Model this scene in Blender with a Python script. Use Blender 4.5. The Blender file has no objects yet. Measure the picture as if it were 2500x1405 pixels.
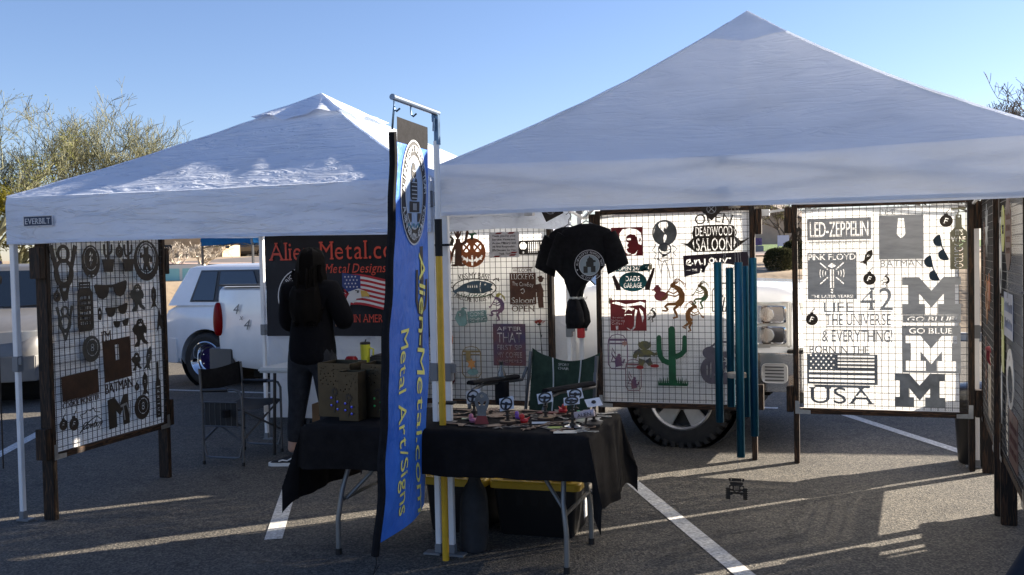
import bpy, bmesh, math, random
from math import sin, cos, pi, radians, sqrt, atan2
from mathutils import Vector, Matrix, Euler
random.seed(7)
SC = bpy.context.scene
COL = SC.collection
# ---------------------------------------------------------------- camera (eye height 1.65 m, stall fronts run along x, depth along y)
YAW, PITCH, ROLL = 0.3193, 0.0315, 0.0207
cd = bpy.data.cameras.new('camera'); cam = bpy.data.objects.new('camera', cd); COL.objects.link(cam)
cd.sensor_width = 36; cd.lens = 36 * 2401.0 / 2500; cd.clip_end = 3000; cd.clip_start = .05
cam.matrix_world = (Matrix.Translation((0, 0, 1.65)) @ Matrix.Rotation(YAW, 4, 'Z') @ Matrix.Rotation(pi / 2 - PITCH, 4, 'X') @ Matrix.Rotation(-ROLL, 4, 'Z'))
SC.camera = cam
# ---------------------------------------------------------------- sky, sun, exposure
SUN_AZ = atan2(.735, .678); SUN_EL = radians(20.3)
w = bpy.data.worlds.new('World'); SC.world = w; w.use_nodes = True
nt = w.node_tree; bg = nt.nodes['Background']
sky = nt.nodes.new('ShaderNodeTexSky'); sky.sky_type = 'NISHITA'; sky.sun_disc = False
sky.sun_elevation = SUN_EL; sky.sun_rotation = SUN_AZ; sky.altitude = 400; sky.air_density = 1.0; sky.dust_density = .35; sky.ozone_density = 3.6
tn = nt.nodes.new('ShaderNodeMixRGB'); tn.blend_type = 'MULTIPLY'; tn.inputs[0].default_value = 1; tn.inputs[2].default_value = (.95, .86, .93, 1)
nt.links.new(sky.outputs[0], tn.inputs[1]); nt.links.new(tn.outputs[0], bg.inputs[0]); bg.inputs[1].default_value = .05
sl = bpy.data.lights.new('sun', 'SUN'); sl.energy = 4.6; sl.angle = radians(.53); sl.color = (1, .89, .74)
so = bpy.data.objects.new('sun', sl); COL.objects.link(so)
sd = Vector((sin(SUN_AZ) * cos(SUN_EL), cos(SUN_AZ) * cos(SUN_EL), sin(SUN_EL)))
so.rotation_euler = sd.to_track_quat('Z', 'Y').to_euler()
SC.view_settings.view_transform = 'Standard'; SC.view_settings.look = 'None'; SC.view_settings.gamma = 1
SC.view_settings.exposure = 2.08
SC.cycles.max_bounces = 8; SC.cycles.transparent_max_bounces = 24; SC.cycles.transmission_bounces = 6
# ---------------------------------------------------------------- materials
MATS = {}
def pm(name, c, rough=.6, metal=0., nz=None, bump=None, spec=.5, coat=0., alpha=None, trans=0., emis=None, stretch=(1, 1, 1)):
    """principled material; nz=(scale, amount, second colour or None), bump=(scale, strength, distance)"""
    if name in MATS: return MATS[name]
    m = bpy.data.materials.new(name); m.use_nodes = True; MATS[name] = m
    t = m.node_tree; b = t.nodes['Principled BSDF']
    b.inputs['Roughness'].default_value = rough; b.inputs['Metallic'].default_value = metal
    b.inputs['Specular IOR Level'].default_value = spec; b.inputs['Coat Weight'].default_value = coat
    b.inputs['Base Color'].default_value = (*c, 1)
    if trans: b.inputs['Transmission Weight'].default_value = trans
    if nz or bump:
        tc = t.nodes.new('ShaderNodeTexCoord'); mp = t.nodes.new('ShaderNodeMapping'); mp.inputs['Scale'].default_value = stretch
        t.links.new(tc.outputs['Object'], mp.inputs[0])
    if nz:
        n = t.nodes.new('ShaderNodeTexNoise'); n.inputs['Scale'].default_value = nz[0]; n.inputs['Detail'].default_value = 5; n.inputs['Roughness'].default_value = .65
        t.links.new(mp.outputs[0], n.inputs['Vector'])
        r = t.nodes.new('ShaderNodeValToRGB'); a = nz[1]
        c2 = nz[2] if len(nz) > 2 else [min(1, x * (1 + a)) for x in c]
        c1 = c if len(nz) > 2 else [x * (1 - a) for x in c]
        r.color_ramp.elements[0].color = (*c1, 1); r.color_ramp.elements[1].color = (*c2, 1)
        r.color_ramp.elements[0].position = .32; r.color_ramp.elements[1].position = .68
        t.links.new(n.outputs[0], r.inputs[0]); t.links.new(r.outputs[0], b.inputs['Base Color'])
    if bump:
        n2 = t.nodes.new('ShaderNodeTexNoise'); n2.inputs['Scale'].default_value = bump[0]; n2.inputs['Detail'].default_value = 4
        t.links.new(mp.outputs[0], n2.inputs['Vector'])
        bp = t.nodes.new('ShaderNodeBump'); bp.inputs['Strength'].default_value = bump[1]; bp.inputs['Distance'].default_value = bump[2] if len(bump) > 2 else .02
        t.links.new(n2.outputs[0], bp.inputs['Height']); t.links.new(bp.outputs[0], b.inputs['Normal'])
    return m
def fabric_mat(name, c, tr=.4, bump=(12, .4, .02), weave=None, stretch=(1, 1, 1), dirt=.06, tc_col=None, crease=None):
    """thin cloth: diffuse + translucent, optional open weave (period, share of open holes)"""
    m = bpy.data.materials.new(name); m.use_nodes = True; t = m.node_tree; L = t.links
    t.nodes.remove(t.nodes['Principled BSDF']); out = t.nodes['Material Output']
    tc = t.nodes.new('ShaderNodeTexCoord'); mp = t.nodes.new('ShaderNodeMapping'); mp.inputs['Scale'].default_value = stretch; L.new(tc.outputs['Object'], mp.inputs[0])
    n = t.nodes.new('ShaderNodeTexNoise'); n.inputs['Scale'].default_value = 2.3; n.inputs['Detail'].default_value = 6; L.new(mp.outputs[0], n.inputs['Vector'])
    r = t.nodes.new('ShaderNodeValToRGB'); r.color_ramp.elements[0].color = (*[x * (1 - dirt * 2) for x in c], 1); r.color_ramp.elements[1].color = (*c, 1)
    r.color_ramp.elements[0].position = .3; r.color_ramp.elements[1].position = .55
    L.new(n.outputs[0], r.inputs[0])
    n2 = t.nodes.new('ShaderNodeTexNoise'); n2.inputs['Scale'].default_value = bump[0]; n2.inputs['Detail'].default_value = 6; n2.inputs['Distortion'].default_value = 1.2; L.new(mp.outputs[0], n2.inputs['Vector'])
    bp = t.nodes.new('ShaderNodeBump'); bp.inputs['Strength'].default_value = bump[1]; bp.inputs['Distance'].default_value = bump[2]; L.new(n2.outputs[0], bp.inputs['Height'])
    d = t.nodes.new('ShaderNodeBsdfDiffuse'); tl = t.nodes.new('ShaderNodeBsdfTranslucent'); mx = t.nodes.new('ShaderNodeMixShader'); mx.inputs[0].default_value = tr
    for s in (d, tl): L.new(bp.outputs[0], s.inputs['Normal'])
    L.new(r.outputs[0], d.inputs[0])
    if tc_col: tl.inputs[0].default_value = (*tc_col, 1)
    else: L.new(r.outputs[0], tl.inputs[0])
    L.new(d.outputs[0], mx.inputs[1]); L.new(tl.outputs[0], mx.inputs[2])
    if crease:
        n3 = t.nodes.new('ShaderNodeTexNoise'); n3.inputs['Scale'].default_value = crease[0]; n3.inputs['Detail'].default_value = 3; n3.inputs['Distortion'].default_value = 2.5; m3 = t.nodes.new('ShaderNodeMapping'); m3.inputs['Scale'].default_value = (.35, .35, 2.6); L.new(tc.outputs['Object'], m3.inputs[0]); L.new(m3.outputs[0], n3.inputs['Vector'])
        r5 = t.nodes.new('ShaderNodeValToRGB'); r5.color_ramp.interpolation = 'EASE'; r5.color_ramp.elements[0].position = .5; r5.color_ramp.elements[1].position = .62; L.new(n3.outputs[0], r5.inputs[0])
        b3 = t.nodes.new('ShaderNodeBump'); b3.inputs['Strength'].default_value = crease[1]; b3.inputs['Distance'].default_value = .02; L.new(r5.outputs[0], b3.inputs['Height']); L.new(bp.outputs[0], b3.inputs['Normal'])
        for s in (d, tl): L.new(b3.outputs[0], s.inputs['Normal'])
    fin = mx.outputs[0]
    if weave:
        sp = t.nodes.new('ShaderNodeSeparateXYZ'); L.new(tc.outputs['Object'], sp.inputs[0]); hs = []
        for ax in ('X', 'Z'):
            a = t.nodes.new('ShaderNodeMath'); a.operation = 'MULTIPLY'; a.inputs[1].default_value = 1 / weave[0]; L.new(sp.outputs[ax], a.inputs[0])
            f = t.nodes.new('ShaderNodeMath'); f.operation = 'FRACT'; L.new(a.outputs[0], f.inputs[0])
            g = t.nodes.new('ShaderNodeMath'); g.operation = 'GREATER_THAN'; g.inputs[1].default_value = 1 - sqrt(weave[1]); L.new(f.outputs[0], g.inputs[0]); hs.append(g)
        mu = t.nodes.new('ShaderNodeMath'); mu.operation = 'MULTIPLY'; L.new(hs[0].outputs[0], mu.inputs[0]); L.new(hs[1].outputs[0], mu.inputs[1])
        tp = t.nodes.new('ShaderNodeBsdfTransparent'); m2 = t.nodes.new('ShaderNodeMixShader'); L.new(mu.outputs[0], m2.inputs[0]); L.new(fin, m2.inputs[1]); L.new(tp.outputs[0], m2.inputs[2]); fin = m2.outputs[0]
    L.new(fin, out.inputs['Surface'])
    MATS[name] = m
    return m
def wood_mat(name, c1, c2, stretch):
    m = bpy.data.materials.new(name); m.use_nodes = True; t = m.node_tree; b = t.nodes['Principled BSDF']; L = t.links
    b.inputs['Roughness'].default_value = .62; b.inputs['Specular IOR Level'].default_value = .3
    tc = t.nodes.new('ShaderNodeTexCoord'); mp = t.nodes.new('ShaderNodeMapping'); mp.inputs['Scale'].default_value = stretch; L.new(tc.outputs['Object'], mp.inputs[0])
    n = t.nodes.new('ShaderNodeTexNoise'); n.inputs['Scale'].default_value = 9; n.inputs['Detail'].default_value = 7; n.inputs['Distortion'].default_value = 1.6; L.new(mp.outputs[0], n.inputs['Vector'])
    r = t.nodes.new('ShaderNodeValToRGB'); r.color_ramp.elements[0].color = (*c1, 1); r.color_ramp.elements[1].color = (*c2, 1); r.color_ramp.elements[0].position = .46; r.color_ramp.elements[1].position = .72
    L.new(n.outputs[0], r.inputs[0]); L.new(r.outputs[0], b.inputs['Base Color'])
    bp = t.nodes.new('ShaderNodeBump'); bp.inputs['Strength'].default_value = .3; bp.inputs['Distance'].default_value = .004; L.new(n.outputs[0], bp.inputs['Height']); L.new(bp.outputs[0], b.inputs['Normal'])
    MATS[name] = m
    return m
# ---------------------------------------------------------------- objects
def tag(o, label=None, cat=None, group=None, kind=None):
    if label: o['label'] = label
    if cat: o['category'] = cat
    if group: o['group'] = group
    if kind: o['kind'] = kind
    return o
def thing(name, label, cat, loc=(0, 0, 0), rz=0., group=None):
    o = bpy.data.objects.new(name, None); COL.objects.link(o); o.location = loc; o.rotation_euler = (0, 0, rz); o.empty_display_size = .1
    return tag(o, label, cat, group)
def link(name, me, m=None, parent=None, loc=None, rot=None):
    o = bpy.data.objects.new(name, me); COL.objects.link(o)
    if m is not None and not len(me.materials): me.materials.append(m)
    if parent: o.parent = parent
    if loc: o.location = loc
    if rot: o.rotation_euler = rot
    return o
def copy_tree(o, parent=None):
    c = o.copy(); COL.objects.link(c); c.parent = parent
    for ch in list(o.children): copy_tree(ch, c)
    return c
class MB:
    """collects simple shapes into one mesh"""
    def __init__(s): s.v = []; s.f = []
    def add(s, vs, fs):
        k = len(s.v); s.v += [tuple(v) for v in vs]; s.f += [tuple(i + k for i in f) for f in fs]; return s
    def box(s, c, d, rz=0., rot=None):
        x, y, z = (q / 2 for q in d); R = rot if rot is not None else Matrix.Rotation(rz, 3, 'Z'); c = Vector(c)
        vs = [c + R @ Vector((a * x, b * y, e * z)) for a in (-1, 1) for b in (-1, 1) for e in (-1, 1)]
        return s.add(vs, [(0, 1, 3, 2), (4, 6, 7, 5), (0, 4, 5, 1), (2, 3, 7, 6), (0, 2, 6, 4), (1, 5, 7, 3)])
    def tube(s, path, r, n=8, cap=True, sq=False):
        path = [Vector(p) for p in path]; rs = r if isinstance(r, (list, tuple)) else [r] * len(path); rings = []; up = None
        for i, p in enumerate(path):
            d = (path[min(i + 1, len(path) - 1)] - path[max(i - 1, 0)]).normalized()
            if up is None: up = Vector((0, 0, 1)) if abs(d.z) < .95 else Vector((0, 1, 0))
            a = d.cross(up)
            if a.length < 1e-4: a = d.orthogonal()
            a.normalize(); b = a.cross(d).normalized(); up = b
            o = pi / 4 if sq else 0; k = rs[i] * (sqrt(2) if sq else 1)
            rings.append([p + a * k * cos(o + 2 * pi * j / n) + b * k * sin(o + 2 * pi * j / n) for j in range(n)])
        vs = [v for q in rings for v in q]; fs = []
        for i in range(len(rings) - 1):
            for j in range(n): fs.append((i * n + j, i * n + (j + 1) % n, (i + 1) * n + (j + 1) % n, (i + 1) * n + j))
        if cap: fs.append(tuple(range(n - 1, -1, -1))); fs.append(tuple((len(rings) - 1) * n + j for j in range(n)))
        return s.add(vs, fs)
    def bar(s, a, b, r): return s.tube([a, b], r, 4, True, True)
    def lathe(s, prof, c=(0, 0, 0), n=20, axis='Z', cap=True):
        c = Vector(c); vs = []; fs = []; M = {'Z': Matrix.Identity(3), 'X': Matrix.Rotation(pi / 2, 3, 'Y'), 'Y': Matrix.Rotation(-pi / 2, 3, 'X')}[axis]
        for r, z in prof:
            for j in range(n): vs.append(c + M @ Vector((r * cos(2 * pi * j / n), r * sin(2 * pi * j / n), z)))
        for i in range(len(prof) - 1):
            for j in range(n): fs.append((i * n + j, i * n + (j + 1) % n, (i + 1) * n + (j + 1) % n, (i + 1) * n + j))
        if cap:
            if prof[0][0] > 1e-5: fs.append(tuple(range(n - 1, -1, -1)))
            if prof[-1][0] > 1e-5: fs.append(tuple((len(prof) - 1) * n + j for j in range(n)))
        return s.add(vs, fs)
    def loft(s, rings, close=True, cap=True):
        n = len(rings[0]); vs = [p for r in rings for p in r]; fs = []
        for i in range(len(rings) - 1):
            for j in range(n if close else n - 1): fs.append((i * n + j, i * n + (j + 1) % n, (i + 1) * n + (j + 1) % n, (i + 1) * n + j))
        if cap and close: fs.append(tuple(range(n - 1, -1, -1))); fs.append(tuple((len(rings) - 1) * n + j for j in range(n)))
        return s.add(vs, fs)
    def grid(s, fn, nu, nv):
        vs = [fn(i / nu, j / nv) for j in range(nv + 1) for i in range(nu + 1)]; a = nu + 1
        return s.add(vs, [(j * a + i, j * a + i + 1, (j + 1) * a + i + 1, (j + 1) * a + i) for j in range(nv) for i in range(nu)])
    def mesh(s, name, smooth=False, bevel=0., fix=True):
        me = bpy.data.meshes.new(name); me.from_pydata([tuple(v) for v in s.v], [], s.f)
        bm = bmesh.new(); bm.from_mesh(me)
        if fix: bmesh.ops.recalc_face_normals(bm, faces=bm.faces)
        if bevel: bmesh.ops.bevel(bm, geom=[e for e in bm.edges if len(e.link_faces) == 2 and e.calc_face_angle(0) > .6], offset=bevel, segments=2, affect='EDGES', clamp_overlap=True)
        if smooth:
            lim = smooth if isinstance(smooth, float) else .7
            for f in bm.faces: f.smooth = True
            for e in bm.edges:
                if len(e.link_faces) == 2 and e.calc_face_angle(0) > lim: e.smooth = False
        bm.to_mesh(me); bm.free(); return me
    def build(s, name, m, parent=None, smooth=False, bevel=0., loc=None, rot=None, fix=True):
        return link(name, s.mesh(name, smooth, bevel, fix), m, parent, loc, rot)
def boxy(name, c, d, m, parent=None, bevel=.004, rz=0.): return MB().box(c, d, rz).build(name, m, parent, False, bevel)
# ---------------------------------------------------------------- flat cut shapes and lettering (even-odd filled outlines)
GL = {}
def glyph(ch, bold, res=4):
    k = (ch, bold)
    if k in GL: return GL[k]
    cu = bpy.data.curves.new('letter', 'FONT'); cu.body = ch; cu.size = 1; cu.resolution_u = res; cu.offset = bold
    o = bpy.data.objects.new('letter', cu); COL.objects.link(o)
    dg = bpy.context.evaluated_depsgraph_get(); oe = o.evaluated_get(dg); c2 = oe.to_curve(dg, apply_modifiers=False); outs = []
    for sp in c2.splines:
        pts = []
        if sp.type == 'BEZIER':
            bp = sp.bezier_points
            for i in range(len(bp)):
                a, b = bp[i], bp[(i + 1) % len(bp)]
                p0, p1, p2, p3 = a.co, a.handle_right, b.co, b.handle_left
                p2, p3 = p3, p2
                straight = (p1 - p0).cross(p3 - p0).length < 1e-4 and (p2 - p0).cross(p3 - p0).length < 1e-4
                for q in range(1 if straight else res):
                    t = q / res; u = 1 - t; v = p0 * u**3 + p1 * 3 * u * u * t + p2 * 3 * u * t * t + p3 * t**3
                    pts.append((v.x, v.y))
        else: pts = [(p.co.x, p.co.y) for p in sp.points]
        outs.append(pts)
    oe.to_curve_clear(); bpy.data.objects.remove(o); bpy.data.curves.remove(cu)
    xs = [p[0] for q in outs for p in q]
    GL[k] = (outs, (min(xs), max(xs)) if xs else (0, .22)); return GL[k]
def serifed(c, e=.05, t=.055):
    """widen the flat ends of upright stems into slab serifs"""
    ys = [p[1] for p in c]; out = []; n = len(c); lo, hi = min(ys), max(ys)
    for i in range(n):
        a, b = c[i], c[(i + 1) % n]; out.append(a); wd = abs(a[0] - b[0])
        if abs(a[1] - b[1]) < 1e-3 and .03 < wd < .26 and (abs(a[1] - lo) < .004 or abs(a[1] - hi) < .004):
            sx = 1 if b[0] > a[0] else -1; q = t if abs(a[1] - lo) < .004 else -t
            out.pop(); out += [(a[0], a[1] + q), (a[0] - sx * e, a[1] + q), (a[0] - sx * e, a[1]), (b[0] + sx * e, b[1]), (b[0] + sx * e, b[1] + q)]
            c = list(c); c[(i + 1) % n] = (b[0], b[1] + q) if (i + 1) < n else c[0]
    return out
def text(st, x, y, w=None, h=.1, bold=.01, serif=False, shear=0., gap=.06, arc=None, rot=0.):
    """outlines of a line of lettering centred on (x, y): cap height h, squeezed to total width w; arc=(radius) bends it round a circle below/above"""
    items = []; cx = 0
    for ch in st:
        if ch == ' ': cx += .28; continue
        o, (a, b) = glyph(ch, bold)
        for c in o:
            c = serifed(c) if serif else c
            items.append([(p[0] - a + cx, p[1]) for p in c])
        cx += b - a + gap + (.06 if serif else 0)
    cx -= gap; sy = h / .70; sx = (w / cx) if w else sy; outs = []
    for c in items:
        q = [((p[0] - cx / 2) * sx + shear * p[1] * sy, (p[1] - .35) * sy) for p in c]
        if arc:
            q = [((arc + p[1]) * sin(p[0] / arc), (arc + p[1]) * cos(p[0] / arc) - arc) for p in q] if arc > 0 else [((-arc - p[1]) * sin(p[0] / -arc), -(-arc - p[1]) * cos(p[0] / -arc) - arc) for p in q]
        if rot: q = [(p[0] * cos(rot) - p[1] * sin(rot), p[0] * sin(rot) + p[1] * cos(rot)) for p in q]
        outs.append([(p[0] + x, p[1] + y) for p in q])
    return outs
def cut_mesh(outs, th=.003):
    cu = bpy.data.curves.new('cut', 'CURVE'); cu.dimensions = '2D'; cu.fill_mode = 'BOTH'; cu.extrude = th / 2
    for c in outs:
        if len(c) < 3: continue
        sp = cu.splines.new('POLY'); sp.points.add(len(c) - 1); sp.use_cyclic_u = True
        for p, q in zip(sp.points, c): p.co = (q[0], q[1], 0, 1)
    o = bpy.data.objects.new('cut', cu); me = bpy.data.meshes.new_from_object(o); bpy.data.objects.remove(o); bpy.data.curves.remove(cu)
    me.materials.clear(); return me
def rect(x0, y0, x1, y1): return [(x0, y0), (x1, y0), (x1, y1), (x0, y1)]
def rrect(x0, y0, x1, y1, r, n=4):
    o = []
    for cx, cy, a in ((x1 - r, y1 - r, 0), (x0 + r, y1 - r, 90), (x0 + r, y0 + r, 180), (x1 - r, y0 + r, 270)):
        o += [(cx + r * cos(radians(a + 90 * i / n)), cy + r * sin(radians(a + 90 * i / n))) for i in range(n + 1)]
    return o
def ell(cx, cy, rx, ry=None, n=28, a0=0): ry = ry or rx; return [(cx + rx * cos(2 * pi * i / n + a0), cy + ry * sin(2 * pi * i / n + a0)) for i in range(n)]
def stroke(path, r0, r1=None, n=5):
    """a tapered rounded band along a path, as one outline"""
    r1 = r0 if r1 is None else r1; L, R = [], []; m = len(path)
    for i, p in enumerate(path):
        a, b = path[max(i - 1, 0)], path[min(i + 1, m - 1)]; dx, dy = b[0] - a[0], b[1] - a[1]; d = sqrt(dx * dx + dy * dy) or 1; r = r0 + (r1 - r0) * i / max(1, m - 1)
        L.append((p[0] - dy / d * r, p[1] + dx / d * r)); R.append((p[0] + dy / d * r, p[1] - dx / d * r))
    return L + R[::-1]
def star(cx, cy, r, k=5, q=.42, a=pi / 2): return [(cx + (r if i % 2 == 0 else r * q) * cos(a + pi * i / k), cy + (r if i % 2 == 0 else r * q) * sin(a + pi * i / k)) for i in range(2 * k)]
def sc(c, sx, sy, dx=0, dy=0): return [(p[0] * sx + dx, p[1] * sy + dy) for p in c]
# ---------------------------------------------------------------- shared materials
WHITE = pm('powder coated white steel', (.78, .78, .77), .38, nz=(6, .06), bump=(40, .05, .002))
GREY_PL = pm('grey plastic', (.17, .18, .19), .5)
BLACK = pm('black plastic', (.012, .012, .013), .42)
BLACKCLOTH = pm('black cloth', (.012, .012, .014), .9, nz=(30, .3), bump=(60, .25, .004), spec=.15)
STEEL = pm('galvanised steel', (.42, .44, .46), .35, .9, nz=(20, .15))
DARKSTEEL = pm('oiled black plate', (.022, .02, .018), .5, .3, nz=(14, .5, (.045, .032, .02)), bump=(30, .1, .002))
GREYPLATE = pm('brushed bare steel plate', (.3, .31, .32), .42, .55, nz=(4, .35, (.45, .46, .47)), bump=(9, .15, .004), stretch=(1, 5, 1))
RUSTPLATE = pm('rusted brown plate', (.05, .022, .014), .55, .35, nz=(9, .6, (.12, .05, .028)))
REDPLATE = pm('dark red painted plate', (.16, .012, .014), .4, .25, nz=(7, .3))
TEALPLATE = pm('teal heat tinted plate', (.015, .05, .055), .3, .6, nz=(5, .6, (.01, .14, .17)))
ORANGE = pm('orange painted plate', (.42, .11, .02), .5, .2, nz=(8, .5, (.2, .06, .02)))
BRONZE = pm('copper brown plate', (.18, .07, .02), .42, .5, nz=(10, .5, (.32, .14, .04)))
GREENP = pm('green painted plate', (.010, .06, .025), .42, .3, nz=(8, .5, (.018, .12, .05)))
PURPLE = pm('purple painted plate', (.09, .05, .13), .45, .3, nz=(9, .5, (.2, .1, .14)))
WIRE = pm('black coated wire', (.02, .02, .022), .5, .2)
WOOD = wood_mat('charred pine', (.009, .006, .004), (.085, .042, .02), (7, 7, .7))
WOODH = wood_mat('charred pine rail', (.012, .007, .005), (.11, .055, .026), (.7, 7, 7))
PALEWOOD = wood_mat('bare pine', (.2, .13, .07), (.36, .26, .16), (7, 7, .7))
RUBBER = pm('tyre rubber', (.026, .025, .024), .8, nz=(20, .3), bump=(50, .3, .004))
CHROME = pm('chrome', (.72, .73, .75), .08, 1.)
ALLOY = pm('silver alloy', (.5, .51, .53), .28, .85, nz=(12, .1))
GLASS = pm('dark tinted glass', (.012, .018, .024), .05, 0, spec=.8, coat=.5)
STRAP = pm('black webbing', (.01, .01, .01), .85)
# ---------------------------------------------------------------- ground
def asphalt():
    m = bpy.data.materials.new('asphalt'); m.use_nodes = True; t = m.node_tree; b = t.nodes['Principled BSDF']; L = t.links
    tc = t.nodes.new('ShaderNodeTexCoord')
    def noise(s, d=4, typ='ShaderNodeTexNoise'):
        n = t.nodes.new(typ); n.inputs['Scale'].default_value = s
        if 'Noise' in typ: n.inputs['Detail'].default_value = d
        L.new(tc.outputs['Object'], n.inputs['Vector']); return n
    fine = noise(95, 3, 'ShaderNodeTexVoronoi'); big = noise(.55, 6); mid = noise(6, 5)
    r = t.nodes.new('ShaderNodeValToRGB'); e = r.color_ramp.elements
    e[0].color = (.042, .041, .041, 1); e[1].color = (.20, .182, .155, 1); e[0].position = .0; e[1].position = .9
    e2 = e.new(.45); e2.color = (.092, .086, .077, 1)
    L.new(fine.outputs['Color'], r.inputs[0])
    mx = t.nodes.new('ShaderNodeMixRGB'); mx.blend_type = 'MULTIPLY'; mx.inputs[0].default_value = .75
    r2 = t.nodes.new('ShaderNodeValToRGB'); r2.color_ramp.elements[0].color = (.62, .62, .63, 1); r2.color_ramp.elements[1].color = (1.15, 1.12, 1.06, 1); r2.color_ramp.elements[0].position = .35; r2.color_ramp.elements[1].position = .66
    ad = t.nodes.new('ShaderNodeMixRGB'); ad.inputs[0].default_value = .4; L.new(big.outputs[0], ad.inputs[1]); L.new(mid.outputs[0], ad.inputs[2]); L.new(ad.outputs[0], r2.inputs[0])
    L.new(r.outputs[0], mx.inputs[1]); L.new(r2.outputs[0], mx.inputs[2])
    st = noise(1.7, 6); st.inputs['Distortion'].default_value = 1.5; r3 = t.nodes.new('ShaderNodeValToRGB'); r3.color_ramp.elements[0].color = (1, 1, 1, 1); r3.color_ramp.elements[1].color = (.66, .66, .67, 1); r3.color_ramp.elements[0].position = .60; r3.color_ramp.elements[1].position = .70; L.new(st.outputs[0], r3.inputs[0])
    m3 = t.nodes.new('ShaderNodeMixRGB'); m3.blend_type = 'MULTIPLY'; m3.inputs[0].default_value = .8; L.new(mx.outputs[0], m3.inputs[1]); L.new(r3.outputs[0], m3.inputs[2])
    ch = noise(27, 2, 'ShaderNodeTexVoronoi'); r4 = t.nodes.new('ShaderNodeValToRGB'); r4.color_ramp.elements[0].color = (1, 1, 1, 1); r4.color_ramp.elements[1].color = (0, 0, 0, 1); r4.color_ramp.elements[0].position = .05; r4.color_ramp.elements[1].position = .09; L.new(ch.outputs['Distance'], r4.inputs[0])
    m4 = t.nodes.new('ShaderNodeMixRGB'); m4.inputs[2].default_value = (.34, .31, .27, 1); L.new(r4.outputs[0], m4.inputs[0]); L.new(m3.outputs[0], m4.inputs[1])
    wp = t.nodes.new('ShaderNodeMixRGB'); wp.blend_type = 'ADD'; wp.inputs[0].default_value = .5; L.new(tc.outputs['Object'], wp.inputs[1]); L.new(mid.outputs['Color'], wp.inputs[2])
    ck = t.nodes.new('ShaderNodeTexVoronoi'); ck.feature = 'DISTANCE_TO_EDGE'; ck.inputs['Scale'].default_value = .33; L.new(wp.outputs[0], ck.inputs['Vector']); r6 = t.nodes.new('ShaderNodeValToRGB'); r6.color_ramp.elements[0].color = (.4, .4, .4, 1); r6.color_ramp.elements[1].color = (1, 1, 1, 1); r6.color_ramp.elements[0].position = .001; r6.color_ramp.elements[1].position = .0035; L.new(ck.outputs['Distance'], r6.inputs[0])
    m5 = t.nodes.new('ShaderNodeMixRGB'); m5.blend_type = 'MULTIPLY'; m5.inputs[0].default_value = .7; L.new(m4.outputs[0], m5.inputs[1]); L.new(r6.outputs[0], m5.inputs[2]); L.new(m5.outputs[0], b.inputs['Base Color'])
    bp = t.nodes.new('ShaderNodeBump'); bp.inputs['Strength'].default_value = .55; bp.inputs['Distance'].default_value = .006; L.new(fine.outputs['Distance'], bp.inputs['Height'])
    n2 = noise(240, 2); bp2 = t.nodes.new('ShaderNodeBump'); bp2.inputs['Strength'].default_value = .35; bp2.inputs['Distance'].default_value = .003; L.new(n2.outputs[0], bp2.inputs['Height']); L.new(bp.outputs[0], bp2.inputs['Normal']); L.new(bp2.outputs[0], b.inputs['Normal'])
    b.inputs['Roughness'].default_value = .82; b.inputs['Specular IOR Level'].default_value = .25; return m
ASPH = asphalt()
DIRT = pm('pale desert gravel', (.26, .19, .12), .95, nz=(.4, .2, (.38, .29, .19)), bump=(6, .4, .05))
def smooth(a): a = max(0., min(1., a)); return a * a * (3 - 2 * a)
def land(x, y):  # beyond the car park a planted bank rises, then the ground runs on gently to the street and the far wall
    r = sqrt(x * x + y * y); return -.03 + 1.22 * smooth((r - 19.4) / 4.4) + .34 * smooth((r - 24) / 18) + .46 * smooth((r - 43) / 18)
desert = MB().grid(lambda u, v: (lambda th, rr: (rr * sin(th), rr * cos(th), land(rr * sin(th), rr * cos(th))))(radians(-180 + 360 * u), 2 + 60 * v + 1300 * v ** 5), 90, 90)
tag(desert.build('ground', DIRT, None, smooth=True), kind='structure')
def sheet(name, pts, z, m):
    o = MB().add([(x, y, z) for x, y in pts], [tuple(range(len(pts)))]).build(name, m, None, fix=False); return tag(o, kind='structure')
sheet('parking_lot', [(19.2 * sin(2 * pi * k / 64), 19.2 * cos(2 * pi * k / 64)) for k in range(64, 0, -1)], .0, ASPH)
PAINT = pm('worn white road paint', (.30, .29, .27), .85, nz=(46, .35, (.78, .77, .74)), bump=(90, .5, .004))
def line(a, b, wd=.105):
    a, b = Vector((*a, 0)), Vector((*b, 0)); d = (b - a).normalized(); n = Vector((-d.y, d.x, 0)) * wd / 2
    sheet('parking_line', [(p.x, p.y) for p in (a - n, b - n, b + n, a + n)], .004, PAINT)
D = Vector((-.452, .892))
for x, y, k0, k1 in ((-3.191, 5.04, 0, 6.2), (-.41, 4.98, -.6, 6.35), (.95, 8.58, -3.2, 2.5), (-7.02, 6.76, -2.2, 4.5), (-10.9, 7.2, -2.5, 4)):
    line((x + D.x * k0, y + D.y * k0), (x + D.x * k1, y + D.y * k1))
line((-12, 10.79), (-.6, 10.62), .09)
KERB = pm('concrete kerb', (.42, .4, .36), .9, nz=(5, .2), bump=(40, .3, .006))
kb = MB(); ring = lambda th: [(r * sin(th), r * cos(th), z) for r, z in ((19.15, -.03), (19.17, .11), (19.19, .13), (19.36, .13), (19.38, -.03))]
kb.loft([ring(radians(-75 + 110 * k / 40)) for k in range(41)]); tag(kb.build('kerb', KERB, None), kind='structure')
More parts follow.
